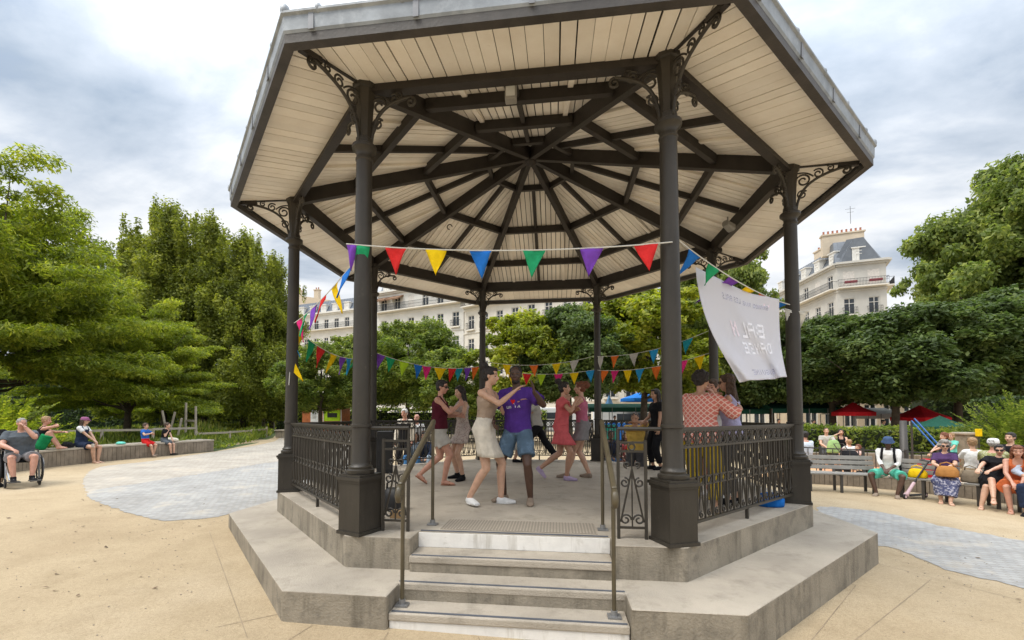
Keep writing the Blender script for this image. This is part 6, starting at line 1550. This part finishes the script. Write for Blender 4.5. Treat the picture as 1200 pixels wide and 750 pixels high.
# 5 woman in coral dress facing right
p = fl(658, 562); person('dark-haired woman in a coral red dress, one heel lifted, dancing', (p.x, p.y, ZF+.004), -12, 1.66, 'f', 'tan',
    dict(pelvis=(0, 0, .925), lean=4, fl=(.02, -.36, .20), fr=(.03, .10, .085), tl=(0, .7, -.7), kl=(0, 1, -.2), hl=(-.12, .24, 1.22), hr=(.10, .28, 1.38), el=(-.6, -.3, -1), er=(.7, -.2, -1), cl=30, cr=40, head=(8, 0)),
    dict(list=[('dress_top', 'dress', C['coralred'], dict(hem=.05, e=.024, sl=.45, se=.05)), ('dress_skirt', 'skirt', C['coralred'], dict(len=.62, flare=.06, waist=.3)), ('shoe', 'shoes', shp)]), ('bun', HB), .0075, GD)
# 6 woman with ginger curls facing left
p = fl(682, 561); person('woman with ginger curls, pink sleeveless top and grey skirt, dancing at the right', (p.x+.02, p.y+.10, ZF+.004), 172, 1.68, 'f', 'pale',
    dict(pelvis=(0, 0, .925), lean=2, fl=(-.02, .28, .085), fr=(.10, -.10, .085), tr=(.5, .8, 0), hl=(-.08, .24, 1.40), hr=(.12, .24, 1.22), el=(-.6, -.3, -1), er=(.8, -.3, -1), cl=30, cr=40, head=(-4, 2)),
    dict(list=[('sleeveless_top', 'tank', C['rose'], dict(hem=.05, e=.013)), ('skirt', 'skirt', C['grey'], dict(len=.50, flare=.06, waist=.24)), ('shoe', 'shoes', shg)]), ('puff', HGI), .0075, GD)
# 7 + 8 couple behind
p = fl(632, 541); person('dark-skinned man in a grey shirt and black trousers dancing behind with a wide stride', (p.x-.05, p.y, ZF+.004), 190, 1.68, 'm', 'brown',
    dict(pelvis=(0, 0, .89), lean=8, fl=(-.05, .24, .085), fr=(.05, -.46, .12), hr=(.08, .40, 1.15), hl=(-.12, .42, 1.30), er=(1, -.3, -.8), el=(-1, 0, -.8), head=(0, -10)),
    dict(list=[('shirt', 'tee', C['ltgrey'], dict(hem=-.08, e=.02, sl=.7)), ('trousers', 'trousers', C['black'], dict(len=1.9, w=.03)), ('shoe', 'shoes', shb)]), ('crop', HB), .010, GD)
p = fl(607, 541); person('woman in a long grey skirt half hidden behind the man in purple', (p.x+.02, p.y, ZF+.004), 5, 1.66, 'f', 'tan',
    dict(pelvis=(0, 0, .925), fl=(-.1, .1, .085), fr=(.1, -.1, .085), hl=(-.1, .42, 1.2), hr=(.1, .45, 1.2), el=(-.7, -.3, -1), er=(.7, -.3, -1)),
    dict(list=[('top', 'tank', C['black'], dict(hem=.05)), ('long_skirt', 'skirt', C['ltgrey'], dict(len=1.45, flare=.12, waist=.25)), ('shoe', 'shoes', shb)]), ('short', HBR), .010, GD)
# 9-11 trio behind the right railing
p = onz(822, 600, ZF); person('woman in a coral patterned shirt and mustard trousers, her back turned, at the right railing', (p.x, p.y, ZF+.004), 52, 1.60, 'f', 'tan',
    dict(pelvis=(0, 0, .925), lean=3, fl=(-.12, 0, .085), fr=(.14, .03, .085), hr=(.34, .36, 1.25), hl=(-.02, .42, 1.40), er=(.9, .1, -1), el=(-.9, .1, -.9), cr=40, head=(-14, -4)),
    dict(list=[('shirt', 'long', C['coralpat'], dict(hem=-.18, e=.035, se=.035, cuff=.75)), ('trousers', 'trousers', C['mustard'], dict(len=1.85, w=.035)), ('shoe', 'shoes', shg)]), ('curly', HB, .8), .008, GD, build=1.22)
p = onz(868, 592, ZF); person('woman with long brown hair, glasses and a lavender sleeveless top at the right railing', (p.x-.08, p.y+.02, ZF+.004), 150, 1.60, 'f', 'tan',
    dict(pelvis=(0, 0, .925), lean=2, fl=(-.1, .04, .085), fr=(.12, -.02, .085), hr=(.16, .38, 1.28), hl=(-.02, .40, 1.36), er=(.9, -.1, -1), el=(-.9, -.2, -1), cl=40, cr=40, head=(10, -6)),
    dict(list=[('sleeveless_top', 'tank', C['lav'], dict(hem=-.06, e=.02)), ('trousers', 'trousers', C['dkgrey'], dict(len=1.85, w=.02)), ('shoe', 'shoes', shb)]), ('long', HBR), .008, GD, glasses=sung)
p = onz(846, 583, ZF); person('person in a white top with raised hands between the two women at the railing', (p.x-.03, p.y+.10, ZF+.004), 225, 1.58, 'f', 'red',
    dict(pelvis=(0, 0, .925), fl=(-.1, .04, .085), fr=(.12, 0, .085), hl=(-.13, .32, 1.46), hr=(.0, .36, 1.50), el=(-1, 0, -1), er=(1, 0, -1), dl=(0, .1, 1), dr=(0, .1, 1), cl=45, cr=50, head=(-5, -12)),
    dict(list=[('t_shirt', 'tee', C['white'], dict(hem=-.05, e=.02)), ('denim_shorts', 'shorts', C['blue'], dict(len=.7, w=.03)), ('shoe', 'shoes', shw)]), ('short', HBR), .009, GD)
# 12-13 by the back right railing
p = onz(751, 553, ZF); person('man in a yellow t-shirt with folded raised arms behind the back right railing', (p.x+.1, p.y+1.1, gz(2)+.0), 250, 1.74, 'm', 'tan',
    dict(pelvis=(0, 0, .93), fl=(-.12, 0, .085), fr=(.12, 0, .085), hl=(-.02, .20, 1.52), hr=(-.10, .26, 1.38), el=(-1.2, .3, 0), er=(1, .6, 0), head=(0, -16)),
    dict(list=[('t_shirt', 'tee', C['yellow'], dict(hem=-.08, e=.02, sl=.65)), ('shorts', 'shorts', C['dkgrey'], dict(len=.85)), ('shoe', 'shoes', shb)]), ('crop', HBR), .010, None)
p = onz(771, 550, ZF); person('dark-haired woman in black with a handbag strap beside the man in yellow', (p.x, p.y, ZF+.004), 200, 1.62, 'f', 'tan',
    dict(pelvis=(0, 0, .93), fl=(-.1, 0, .085), fr=(.1, .05, .085), hl=(-.2, .1, .84), hr=(.12, .28, 1.0), head=(0, -4)),
    dict(list=[('top', 'tee', C['black'], dict(hem=-.1, e=.02)), ('trousers', 'trousers', C['black'], dict(len=1.85)), ('shoe', 'shoes', shb)]), ('long', HB), .010, None)
# seated people with red things just beyond the back right railing
def seated(label, px, dep, face, h, sex, skin, wear, hair, zseat=.45, pose=None, vox=.010, cat=None, dx=0, dy=0, zabs=None, glasses=None, build=1.0, group=None, stretch=.30, at_=None):
    g_ = gat(px, dep) if at_ is None else at_; zs = zseat/(h/1.70); z0 = gz(g_.x) if zabs is None else zabs
    P = dict(pelvis=(0, 0, zs+.115), lean=-4, fl=(-.11, .16+stretch, .085), fr=(.13, .14+stretch, .085), kl=(-.2, .4, 1), kr=(.2, .4, 1), hl=(-.10, .34, zs+.24), hr=(.10, .34, zs+.24), el=(-1, -.5, -.3), er=(1, -.5, -.3), nl=(0, 0, -1), nr=(0, 0, -1), bow=.03)
    P.update(pose or {})
    return person(label, (g_.x+dx, g_.y+dy, z0), face, h, sex, skin, P, wear, hair, vox, group, build=build, glasses=glasses)
seated('seated person in a red checked shirt beyond the back right railing', 744, 11.0, 250, 1.62, 'm', 'tan', dict(list=[('shirt', 'tee', C['red'], dict(sl=.6)), ('shorts', 'shorts', C['black'], dict(len=.8)), ('shoe', 'shoes', shb)]), ('short', HB), .40)
seated('seated woman in a coral top beyond the back right railing, left of the red shirt', 733, 11.6, 265, 1.60, 'f', 'tan', dict(list=[('top', 'tank', C['coralred']), ('shorts', 'shorts', C['dkgrey'], dict(len=.8)), ('shoe', 'shoes', shw)]), ('long', HBR), .40)
seated('seated man in a dark top beyond the back right railing by the thin column', 716, 11.6, 280, 1.68, 'm', 'brown', dict(list=[('shirt', 'tee', C['navy']), ('shorts', 'shorts', C['blue'], dict(len=.85)), ('shoe', 'shoes', shb)]), ('short', HB), .40)
# 14-15 old man and companion beyond the back left railing
p = gat(475, 11.9); person('old white-haired man in a white shirt over black beyond the back railing', (p.x, p.y, p.z), 262, 1.74, 'm', 'red',
    dict(pelvis=(0, 0, .93), fl=(-.1, 0, .085), fr=(.1, 0, .085), hl=(-.24, .08, .86), hr=(.24, .08, .86), head=(0, -10)),
    dict(list=[('shirt', 'long', C['cream'], dict(hem=-.1, e=.025, se=.03)), ('inner_shirt', 'tank', C['black'], dict(hem=-.12, e=.03)), ('trousers', 'trousers', C['black'], dict(len=1.9)), ('shoe', 'shoes', shb)]), ('short', HW), .010, None)
p = gat(489, 12.3); person('short ruddy person in a white shirt beside the old white-haired man', (p.x, p.y, p.z), 262, 1.60, 'm', 'red', dict(hl=(-.2, .1, .86), hr=(.2, .1, .86)),
    dict(list=[('t_shirt', 'tee', C['white'], dict(hem=-.1, e=.02)), ('trousers', 'trousers', C['tanc'], dict(len=1.9)), ('shoe', 'shoes', shb)]), ('bald', HW), .011, None)
seated('person in light blue jeans sitting on the platform edge at the back left', 487, 11.9, 275, 1.66, 'f', 'tan', dict(list=[('top', 'tee', C['ltdenim']), ('trousers', 'trousers', C['blue'], dict(len=1.8)), ('shoe', 'shoes', shw)]), ('long', HBR), .25)
seated('person in a dark jacket sitting on the platform edge at the back left', 497, 12.0, 285, 1.66, 'm', 'tan', dict(list=[('top', 'long', C['navy']), ('trousers', 'trousers', C['ltdenim'], dict(len=1.8)), ('shoe', 'shoes', shb)]), ('short', HB), .25)
# ---------------------------------------------------------------- right-hand benches
def on_bench(px, py):
    g_ = gnd(px, py); return g_
def bpos(t, k):       # along bench k, seat point
    a, b = B0[k], B0[k+1]; d = (b-a); d.z = 0; d.normalize(); n_ = Vector((-d.y, d.x, 0)); p = a.lerp(b, t)+n_*.20; return p, math.degrees(math.atan2(-n_.y, -n_.x))
p, fa = bpos(.02, 1); r1, J1 = seated('man in a blue bucket hat, white shirt and mint shorts on the bench', 0, 0, fa, 1.64, 'm', 'dark', dict(list=[('shirt', 'long', C['white'], dict(hem=-.12, e=.018, se=.010, cuff=.45)), ('shorts', 'shorts', C['mint'], dict(len=.82, w=.04)), ('shoe', 'shoes', shg)], hat=('bucket', cloth('hat_blue', (.05, .085, .17)))), ('crop', HB), .45, dict(lean=5, bow=.0, fl=(-.17, .44, .085), fr=(.20, .40, .085), hl=(-.06, .33, .66), hr=(.05, .36, .64), el=(-.6, -.7, -.5), er=(.6, -.7, -.5), head=(6, -16), kl=(-.5, .3, 1), kr=(.5, .3, 1)), .009, at_=p)
mb = MB(); t = empty('backpack', p+Vector((0, 0, gz(p.x)*0)), R8(fa-90), 'black backpack worn by the man in the bucket hat, its straps over his shoulders', 'backpack')
t.location = (p.x, p.y, gz(p.x)); t.scale = (.94,)*3; X, Y = Vector((1, 0, 0)), Vector((0, 1, 0)); mb.loft([(Vector((-.04, -.17, .48)), X, Y, .15, .08), (Vector((-.04, -.21, .62)), X, Y, .17, .10), (Vector((-.04, -.21, .85)), X, Y, .16, .09), (Vector((-.04, -.19, .97)), X, Y, .10, .05)], 16, 2.8); mb.build('pack', C['black'], t, smooth=True)
for sg in (-1, 1): mb = MB(); mb.tube([(sg*.11, -.14, .95), (sg*.11, -.07, 1.12), (sg*.11, .04, 1.15), (sg*.11, .14, 1.07), (sg*.12, .185, .92), (sg*.14, .14, .74)], .026, 6); mb.build('strap', C['black'], t, smooth=True)
p, fa = bpos(.80, 1); seated('woman with grey curly hair, sunglasses, purple top and patterned long skirt on the bench', 0, 0, fa+6, 1.56, 'f', 'pale', dict(list=[('top', 'tee', C['plum'], dict(hem=-.02, e=.024, sl=.7)), ('long_skirt', 'skirt', C['print'], dict(sit=1, len=1.75, flare=.02)), ('sandal', 'sandals', shg)]), ('curly', HG, 1.12), .45, dict(lean=-10, bow=.06, fl=(-.02, .56, .085), fr=(.12, .44, .085), hl=(-.02, .30, .82), hr=(.08, .28, .80), head=(4, -2)), .009, glasses=sung, build=1.12, at_=p)
n_ = Vector((math.cos(R8(fa)), math.sin(R8(fa)), 0)); q = p+n_*.42; bag('straw_bag', (q.x+.04, q.y, gz(q.x)+.56), (.36, .2, .22), cloth('tan_bag', (.40, .19, .06)), 'tan straw bag on the lap of the woman with grey curls', rz=R8(fa+90))
p, fa = bpos(.36, 2); seated('woman in a black dress and sunglasses, legs crossed, on the right bench', 0, 0, fa+10, 1.56, 'f', 'pale', dict(list=[('dress_top', 'dress', C['black'], dict(hem=-.02, e=.025, sl=.75, se=.035)), ('dress_skirt', 'skirt', C['black'], dict(sit=1, len=.95, flare=.015)), ('sandal', 'sandals', sht)]), ('lowbun', HB), .45, dict(side=-10, lean=-18, bow=.07, fl=(.06, .52, .085), fr=(-.14, .62, .30), tr=(-.2, 1, -.4), kl=(0, .4, 1), kr=(-.3, .5, 1), hl=(-.02, .36, .80), hr=(.14, .42, .78), head=(10, -6)), .009, glasses=sung, build=1.15, at_=p)
p, fa = bpos(.70, 2); seated('woman in a sleeveless orange dress leaning forward on the bench at the right edge', 0, 0, fa+25, 1.66, 'f', 'red', dict(list=[('dress_top', 'tank', C['orange'], dict(hem=-.02, e=.02)), ('dress_skirt', 'skirt', C['orange'], dict(sit=1, len=.9)), ('sandal', 'sandals', sht)]), ('long', HGI), .45, dict(lean=26, hl=(0, .52, .55), hr=(.1, .5, .6), head=(0, -12)), .010, at_=p)
p, fa = bpos(.98, 2); seated('man with glasses in a light blue patterned shirt at the right edge', 0, 0, fa+15, 1.74, 'm', 'pale', dict(list=[('shirt', 'long', cloth('pale_blue_print', (.42, .48, .58)), dict(hem=-.1, e=.025, cuff=.6)), ('trousers', 'trousers', C['navy'], dict(len=1.85, w=.03)), ('shoe', 'shoes', shb)]), ('short', HBL), .45, dict(lean=6, head=(10, -4)), .010, at_=p)
GB = 'people sitting behind the benches at the right'
q = gat(1137, 10.1); seated('fair-haired person in a pale shirt with back turned, behind the bench', 0, 0, 75, 1.68, 'f', 'pale', dict(list=[('shirt', 'tee', C['white'], dict(sl=.7)), ('shorts', 'shorts', C['tanc']), ('shoe', 'shoes', shw)]), ('short', HBL), .45, at_=q)
q = gat(1163, 9.6); seated('person with a white cap and a green printed shirt behind the woman in black', 0, 0, 40, 1.70, 'm', 'red', dict(list=[('shirt', 'tee', C['olive'], dict(sl=.7)), ('shorts', 'shorts', C['grey']), ('shoe', 'shoes', shb)], hat=('cap', C['white'])), ('short', HG), .45, at_=q)
q = gat(1182, 10.1); seated('person in a black jacket behind the seats at the right edge', 0, 0, 200, 1.74, 'm', 'pale', dict(list=[('jacket', 'long', C['black'], dict(e=.03)), ('trousers', 'trousers', C['black'], dict(len=1.8)), ('shoe', 'shoes', shb)]), ('short', HB), .55, at_=q)
# scooter with yellow helmet hanging on it, leaning on the bench
g_ = gnd(1073, 584); t = empty('kick_scooter', (g_.x, g_.y, g_.z), R8(205), 'folded kick scooter in black and pale pink leaning against the bench', 'scooter')
mb = MB(); mb.box((-.02, 0, .075), (.50, .11, .025)); mb.build('deck', M('scooter_black', (.03, .028, .03), rough=.5), t, bevel=.008)
for x in (-.34, .34): mb = MB(); mb.tube([(x, -.015, .055), (x, .015, .055)], .055, 18); w_ = mb.build('wheel', tyre, t, auto=40); mb = MB(); mb.tube([(x, -.018, .055), (x, .018, .055)], .03, 12); mb.build('rim', M('scooter_pink', (.62, .45, .5), rough=.5), w_, auto=40)
mb = MB(); mb.tube([(.26, 0, .08), (.34, 0, .12)], .03, 8); mb.tube([(.30, 0, .10), (.12, .05, .36)], [.035, .03], 8); mb.build('fork', MATS['scooter_pink'], t)
mb = MB(); mb.tube([(.12, .05, .36), (-.18, .16, .82)], .018, 8); mb.tube([(-.18, .0, .84), (-.18, .32, .80)], .016, 8); mb.build('handlebar', M('scooter_black', (.03, .028, .03)), t)
p, fa = bpos(.42, 1); bag('yellow_bag', (p.x, p.y, gz(p.x)+.45), (.33, .2, .20), cloth('bag_yellow', (.75, .47, .01), blotch=((.2, .13, .02), 14, .62, .68)), 'bright yellow bag lying on the bench between the man with the hat and the scooter', rz=R8(fa+80))
# 'a handbag on the bench' between the two women
p, fa = bpos(.06, 2); bag('shoulder_bag', (p.x, p.y, gz(p.x)+.45), (.32, .18, .26), cloth('bag_khaki', (.22, .18, .13)), 'khaki shoulder bag on the bench between the two seated women', rz=R8(fa+90))
# --------------------------------------------------------------- playground people
def lowp(label, px, dep, face, h, sex, skin, wear, hair, **k): return seated(label, px, dep, face, h, sex, skin, wear, hair, vox=.013, **k)
lowp('man in a grey t-shirt holding a green bag on the border wall under the hedge', 968, 15.9, 255, 1.74, 'm', 'pale', dict(list=[('t_shirt', 'tee', C['ltgrey']), ('trousers', 'trousers', C['dkgrey'], dict(len=1.8)), ('shoe', 'shoes', shb)]), ('crop', HBR), zseat=.48)
lowp('woman in a black top with one arm raised on the border wall under the hedge', 985, 15.9, 250, 1.68, 'f', 'pale', dict(list=[('top', 'tank', C['black']), ('shorts', 'shorts', C['rose'], dict(len=.7)), ('shoe', 'shoes', shb)]), ('long', HB), zseat=.48, pose=dict(hr=(.12, .15, 1.22), er=(1, .2, -.5)))
lowp('child in a white t-shirt and blue shorts on the playground', 994, 14.6, 80, 1.25, 'm', 'pale', dict(list=[('t_shirt', 'tee', C['white']), ('shorts', 'shorts', C['royal']), ('shoe', 'shoes', shb)]), ('short', HBL), zseat=.38)
lowp('child in a pale pink dress crouching on the playground', 1004, 14.0, 200, 1.15, 'f', 'pale', dict(list=[('dress_top', 'tee', cloth('pale_pink', (.6, .42, .38))), ('shorts', 'shorts', C['cream']), ('shoe', 'shoes', shw)]), ('long', HGI), zseat=.3)
lowp('person in a white shirt with back turned just right of the right iron column', 942, 12.9, 95, 1.68, 'm', 'red', dict(list=[('shirt', 'tee', cloth('white_blue', (.58, .64, .72)), dict(e=.03, sl=.8)), ('shorts', 'shorts', C['navy']), ('shoe', 'shoes', shb)]), ('short', HB), zseat=.45)
lowp('ginger-haired girl in a black vest on the playground, arm stretched out', 1104, 12.6, 185, 1.45, 'f', 'pale', dict(list=[('vest', 'tank', C['navy']), ('shorts', 'shorts', C['ltgrey']), ('shoe', 'shoes', shw)]), ('curly', HGI, .9), zseat=.6, pose=dict(hl=(-.1, .5, 1.0)))
lowp('child in a turquoise t-shirt beside the ginger-haired girl', 1113, 13.0, 200, 1.35, 'f', 'pale', dict(list=[('t_shirt', 'tee', C['teal']), ('shorts', 'shorts', C['navy']), ('shoe', 'shoes', shw)]), ('short', HBL), zseat=.65)
g_ = gat(972, 15.3); bag('green_bag', (g_.x+.1, g_.y, g_.z+.55), (.42, .2, .45), cloth('pale_green_bag', (.30, .45, .18)), 'pale green and dark bag held on the lap of the man under the hedge')
p = gat(998, 13.6); t = empty('pushchair', (p.x, p.y, p.z), R8(30), 'low dark pushchair standing behind the empty bench', 'pushchair'); mb = MB(); mb.loft([(Vector((0, 0, .25)), Vector((1, 0, 0)), Vector((0, 1, 0)), .20, .25), (Vector((0, .02, .45)), Vector((1, 0, 0)), Vector((0, 1, 0)), .24, .32), (Vector((0, .14, .75)), Vector((1, 0, 0)), Vector((0, 1, 0)), .22, .18)], 14); mb.build('seat', C['black'], t, smooth=True)
for x in (-.24, .24):
    for y in (-.3, .3): mb = MB(); mb.tube([(x-.02, y, .1), (x+.02, y, .1)], .10, 16); mb.build('wheel', tyre, t, auto=40)
mb = MB(); mb.tube([(-.24, -.3, .1), (-.24, .1, .5), (-.24, .4, .95), (.24, .4, .95), (.24, .1, .5), (.24, -.3, .1)], .014, 6); mb.tube([(-.24, .3, .1), (-.24, 0, .45)], .014, 6); mb.tube([(.24, .3, .1), (.24, 0, .45)], .014, 6); mb.build('frame', bleg, t)
# distant visitors at the market
rnd = random.Random(5)
for i, (px, dep, lb) in enumerate(((912, 26, 'market visitor in a red top far behind the banner'), (690, 29, 'market visitor in a white shirt beyond the back fence'), (1034, 24, 'market visitor in a dark shirt below the white canopy'), (952, 25, 'market visitor in a blue shirt left of the red parasol'), (720, 27, 'market visitor in a black shirt at the blue table'))):
    p = gat(px, dep); c_ = [C['red'], C['white'], C['navy'], C['royal'], C['black']][i]
    person(lb, (p.x, p.y, p.z), rnd.uniform(200, 340), 1.7, 'm' if i % 2 else 'f', 'tan', dict(), dict(list=[('t_shirt', 'tee', c_), ('trousers', 'trousers', C['dkgrey'], dict(len=1.85)), ('shoe', 'shoes', shb)]), ('short', HB), .016, 'visitors at the street market')
# --------------------------------------------------------------- left
def wallp(px, back=.25):
    """a point on top of the left seat wall under direction px"""
    best = None
    for a, b in zip(LW[:-1], LW[1:]):
        for k in range(20):
            q = a.lerp(b, k/20); v = q-Vector((CAM[0], CAM[1], 0)); z = v.x*_fw[0]+v.y*_fw[1]; x = PPX+FPX*(v.x*_r[0]+v.y*_r[1])/z
            if best is None or abs(x-px) < best[0]: d = (b-a).normalized(); best = (abs(x-px), q, d)
    _, q, d = best; n_ = Vector((-d.y, d.x, 0)); return q+n_*back, math.degrees(math.atan2(-n_.y, -n_.x))
p, fa = wallp(105, .22); seated('girl in a navy pinafore and purple headscarf sitting on the timber wall', 0, 0, fa+12, 1.64, 'f', 'pale', dict(list=[('t_shirt', 'tee', C['white'], dict(hem=.1)), ('pinafore', 'tank', C['navy'], dict(hem=-.05, e=.022)), ('pinafore_skirt', 'skirt', C['navy'], dict(sit=1, len=.6, flare=.02)), ('sandal', 'sandals', sht)], hat=('cap', C['scarf'])), ('long', HBR), .47, dict(lean=4, fl=(-.08, .40, .06), fr=(.06, .40, .06), hl=(-.05, .34, .66), hr=(.04, .36, .68), head=(20, -2)), .010, at_=p)
p, fa = wallp(62, .30); seated('woman in a green skirt with her feet up on the timber wall', 0, 0, fa+48, 1.68, 'f', 'red', dict(list=[('top', 'tank', C['black'], dict(hem=.0)), ('skirt', 'skirt', C['green'], dict(sit=1, len=.85, flare=.035))]), ('short', HBL), .47, dict(lean=6, fl=(-.06, .36, .56), fr=(.16, .32, .56), kl=(-.1, 0, 1), kr=(.2, 0, 1), hl=(.0, .42, .95), hr=(-.10, .30, 1.15), el=(-.8, .3, -.4), er=(1, .5, 0), head=(-20, -6)), .010, at_=p)
p, fa = wallp(176, .15); seated('boy in a blue t-shirt and red shorts sitting on the timber wall', 0, 0, fa+15, 1.22, 'm', 'pale', dict(list=[('t_shirt', 'tee', C['royal']), ('shorts', 'shorts', C['red'], dict(len=.8)), ('shoe', 'shoes', shg)]), ('short', HBR), .47, dict(hl=(-.05, .26, 1.12), hr=(.08, .28, 1.1), fl=(-.05, .34, .15), fr=(.10, .42, .12)), .011, at_=p)
p, fa = wallp(198, .15); seated('boy in a black t-shirt and blue shorts sitting on the timber wall', 0, 0, fa+20, 1.24, 'm', 'pale', dict(list=[('t_shirt', 'tee', C['black']), ('shorts', 'shorts', C['greyblue'], dict(len=.8)), ('shoe', 'shoes', shb)]), ('short', HBR), .47, dict(lean=10, hl=(.02, .36, .78), hr=(.04, .16, 1.14), fl=(-.02, .42, .12), fr=(.16, .40, .12)), .011, at_=p)
# wheelchair with its user
g_ = gnd(22, 568); WF = 332
seated('man in a grey t-shirt in the wheelchair, hand at his face', 0, 0, WF, 1.66, 'm', 'red', dict(list=[('t_shirt', 'tee', C['greyblue'], dict(sl=.65, e=.03)), ('shorts', 'shorts', C['grey'], dict(len=.8, w=.035)), ('sock', 'sandals', C['grey']), ('shoe', 'shoes', shb, dict(high=1))]), ('crop', HG), .50, dict(lean=0, fl=(-.12, .50, .20), fr=(.14, .50, .20), hr=(.16, .36, .78), hl=(-.04, .20, 1.22), el=(-.6, .5, -1), head=(12, -10)), .009, at_=g_, build=1.25)
t = empty('wheelchair', (g_.x, g_.y, gz(g_.x)), R8(WF-90), 'black and silver wheelchair at the left edge of the square', 'wheelchair'); crm = M('chrome', (.4, .4, .4), rough=.25, metal=.9, var=.05); blk = C['black']
mb = MB(); mb.box((0, .05, .50), (.44, .46, .05)); mb.build('seat', blk, t, bevel=.015); mb = MB(); mb.box((0, -.22, .78), (.44, .04, .50)); mb.build('backrest', blk, t, bevel=.015)
for x in (-.29, .29):
    mb = MB(); mb.tube([(x, .0+.30*math.cos(2*PI*i/28), .305+.30*math.sin(2*PI*i/28)) for i in range(28)], .016, 6, closed=True); w_ = mb.build('wheel', tyre, t, smooth=True)
    mb = MB(); mb.tube([(x*1.1, .0+.25*math.cos(2*PI*i/28), .305+.25*math.sin(2*PI*i/28)) for i in range(28)], .009, 6, closed=True); [mb.tube([(x, 0, .305), (x, .29*math.cos(PI*i/9), .305+.29*math.sin(PI*i/9))], .003, 4) for i in range(18)]; mb.build('rim', crm, w_)
    mb = MB(); mb.tube([(x*.82-.012, .42, .09), (x*.82+.012, .42, .09)], .09, 16); mb.build('caster', tyre, t, auto=40)
    mb = MB(); mb.tube([(x*.8, -.24, 1.05), (x*.8, -.24, .48), (x*.8, .30, .48), (x*.8, .42, .10)], .012, 6); mb.tube([(x*.8, -.24, .72), (x*.8, .2, .72), (x*.8, .24, .5)], .012, 6); mb.tube([(x*.8, .3, .46), (x*.7, .58, .16)], .012, 6); mb.tube([(x*.8, -.24, 1.05), (x*.8, -.34, 1.05)], .016, 6); mb.build('frame', crm if x > 0 else bleg, t)
    mb = MB(); mb.box((x*.5, .62, .125), (.17, .24, .02)); mb.build('footrest', bleg, t, bevel=.005)
# neighbour at the very edge
g_ = gnd(-14, 568); seated('person in dark clothes cut by the left edge beside the wheelchair', 0, 0, 330, 1.70, 'm', 'red', dict(list=[('jacket', 'tee', C['black'], dict(e=.03)), ('trousers', 'trousers', C['black'], dict(len=1.8)), ('shoe', 'shoes', shb)]), ('short', HGI), .50, None, .011, at_=g_, build=1.15)
t = empty('folding_chair', (g_.x, g_.y, gz(g_.x)), R8(330-90), 'dark folding chair cut by the left edge', 'chair'); mb = MB(); mb.box((0, .08, .47), (.46, .44, .04)); mb.build('seat', blk, t); mb = MB(); mb.box((0, -.2, .8), (.46, .03, .4)); mb.build('backrest', blk, t)
for x in (-.21, .21): mb = MB(); mb.tube([(x, -.2, 1.0), (x, -.16, .45), (x, .26, .0)], .013, 6); mb.tube([(x, .26, .45), (x, -.26, 0)], .013, 6); mb.build('leg', bleg, t)
# small things on and by the wall
p, fa = wallp(90, .25); bag('cloth_bag', (p.x, p.y, gz(p.x)+.475), (.34, .2, .16), C['black'], 'black bag lying on the timber wall left of the girl with the headscarf', strap=False)
p, fa = wallp(80, .12)
mb = MB(); mb.lathe([(.028, 0), (.038, .09), (.04, .092)], 14); tag(mb.build('paper_cup', C['white'], loc=(p.x+.35, p.y+.5, gz(p.x)+.475), smooth=True), 'white paper cup on the timber wall beside the black bag', 'cup')
p, fa = wallp(38, .3); bag('white_bag', (p.x, p.y, gz(p.x)+.475), (.75, .4, .22), cloth('grey_white', (.45, .45, .43)), 'grey-white crumpled jacket on the timber wall left of the woman in the green skirt', 'jacket', strap=False)
p, fa = wallp(208, .25); bag('white_cloth', (p.x, p.y, gz(p.x)+.475), (.5, .3, .13), C['cream'], 'cream cloth lying on the timber wall right of the boy in black', 'cloth', strap=False)
p, fa = wallp(150, .25); bag('turquoise_pouch', (p.x, p.y, gz(p.x)+.475), (.26, .2, .08), C['teal'], 'small turquoise pouch on the timber wall left of the boy in blue', 'pouch', strap=False)
g_ = gnd(76, 543.5)
t = empty('pair_of_sandals', (g_.x, g_.y-.1, gz(g_.x)), 0, 'pair of brown sandals on the ground in front of the timber wall', 'sandals')
for x in (-.12, .12): mb = MB(); mb.loft([(Vector((x, -.12, .012)), Vector((1, 0, 0)), Vector((0, 0, 1)), .035, .012), (Vector((x, .0, .012)), Vector((1, 0, 0)), Vector((0, 0, 1)), .04, .012), (Vector((x, .12, .012)), Vector((1, 0, 0)), Vector((0, 0, 1)), .045, .012)], 10); mb.tube([(x-.04, .04, .02), (x, .05, .06), (x+.04, .04, .02)], .01, 6); mb.build('sandal', sht, t)
finish_jobs()
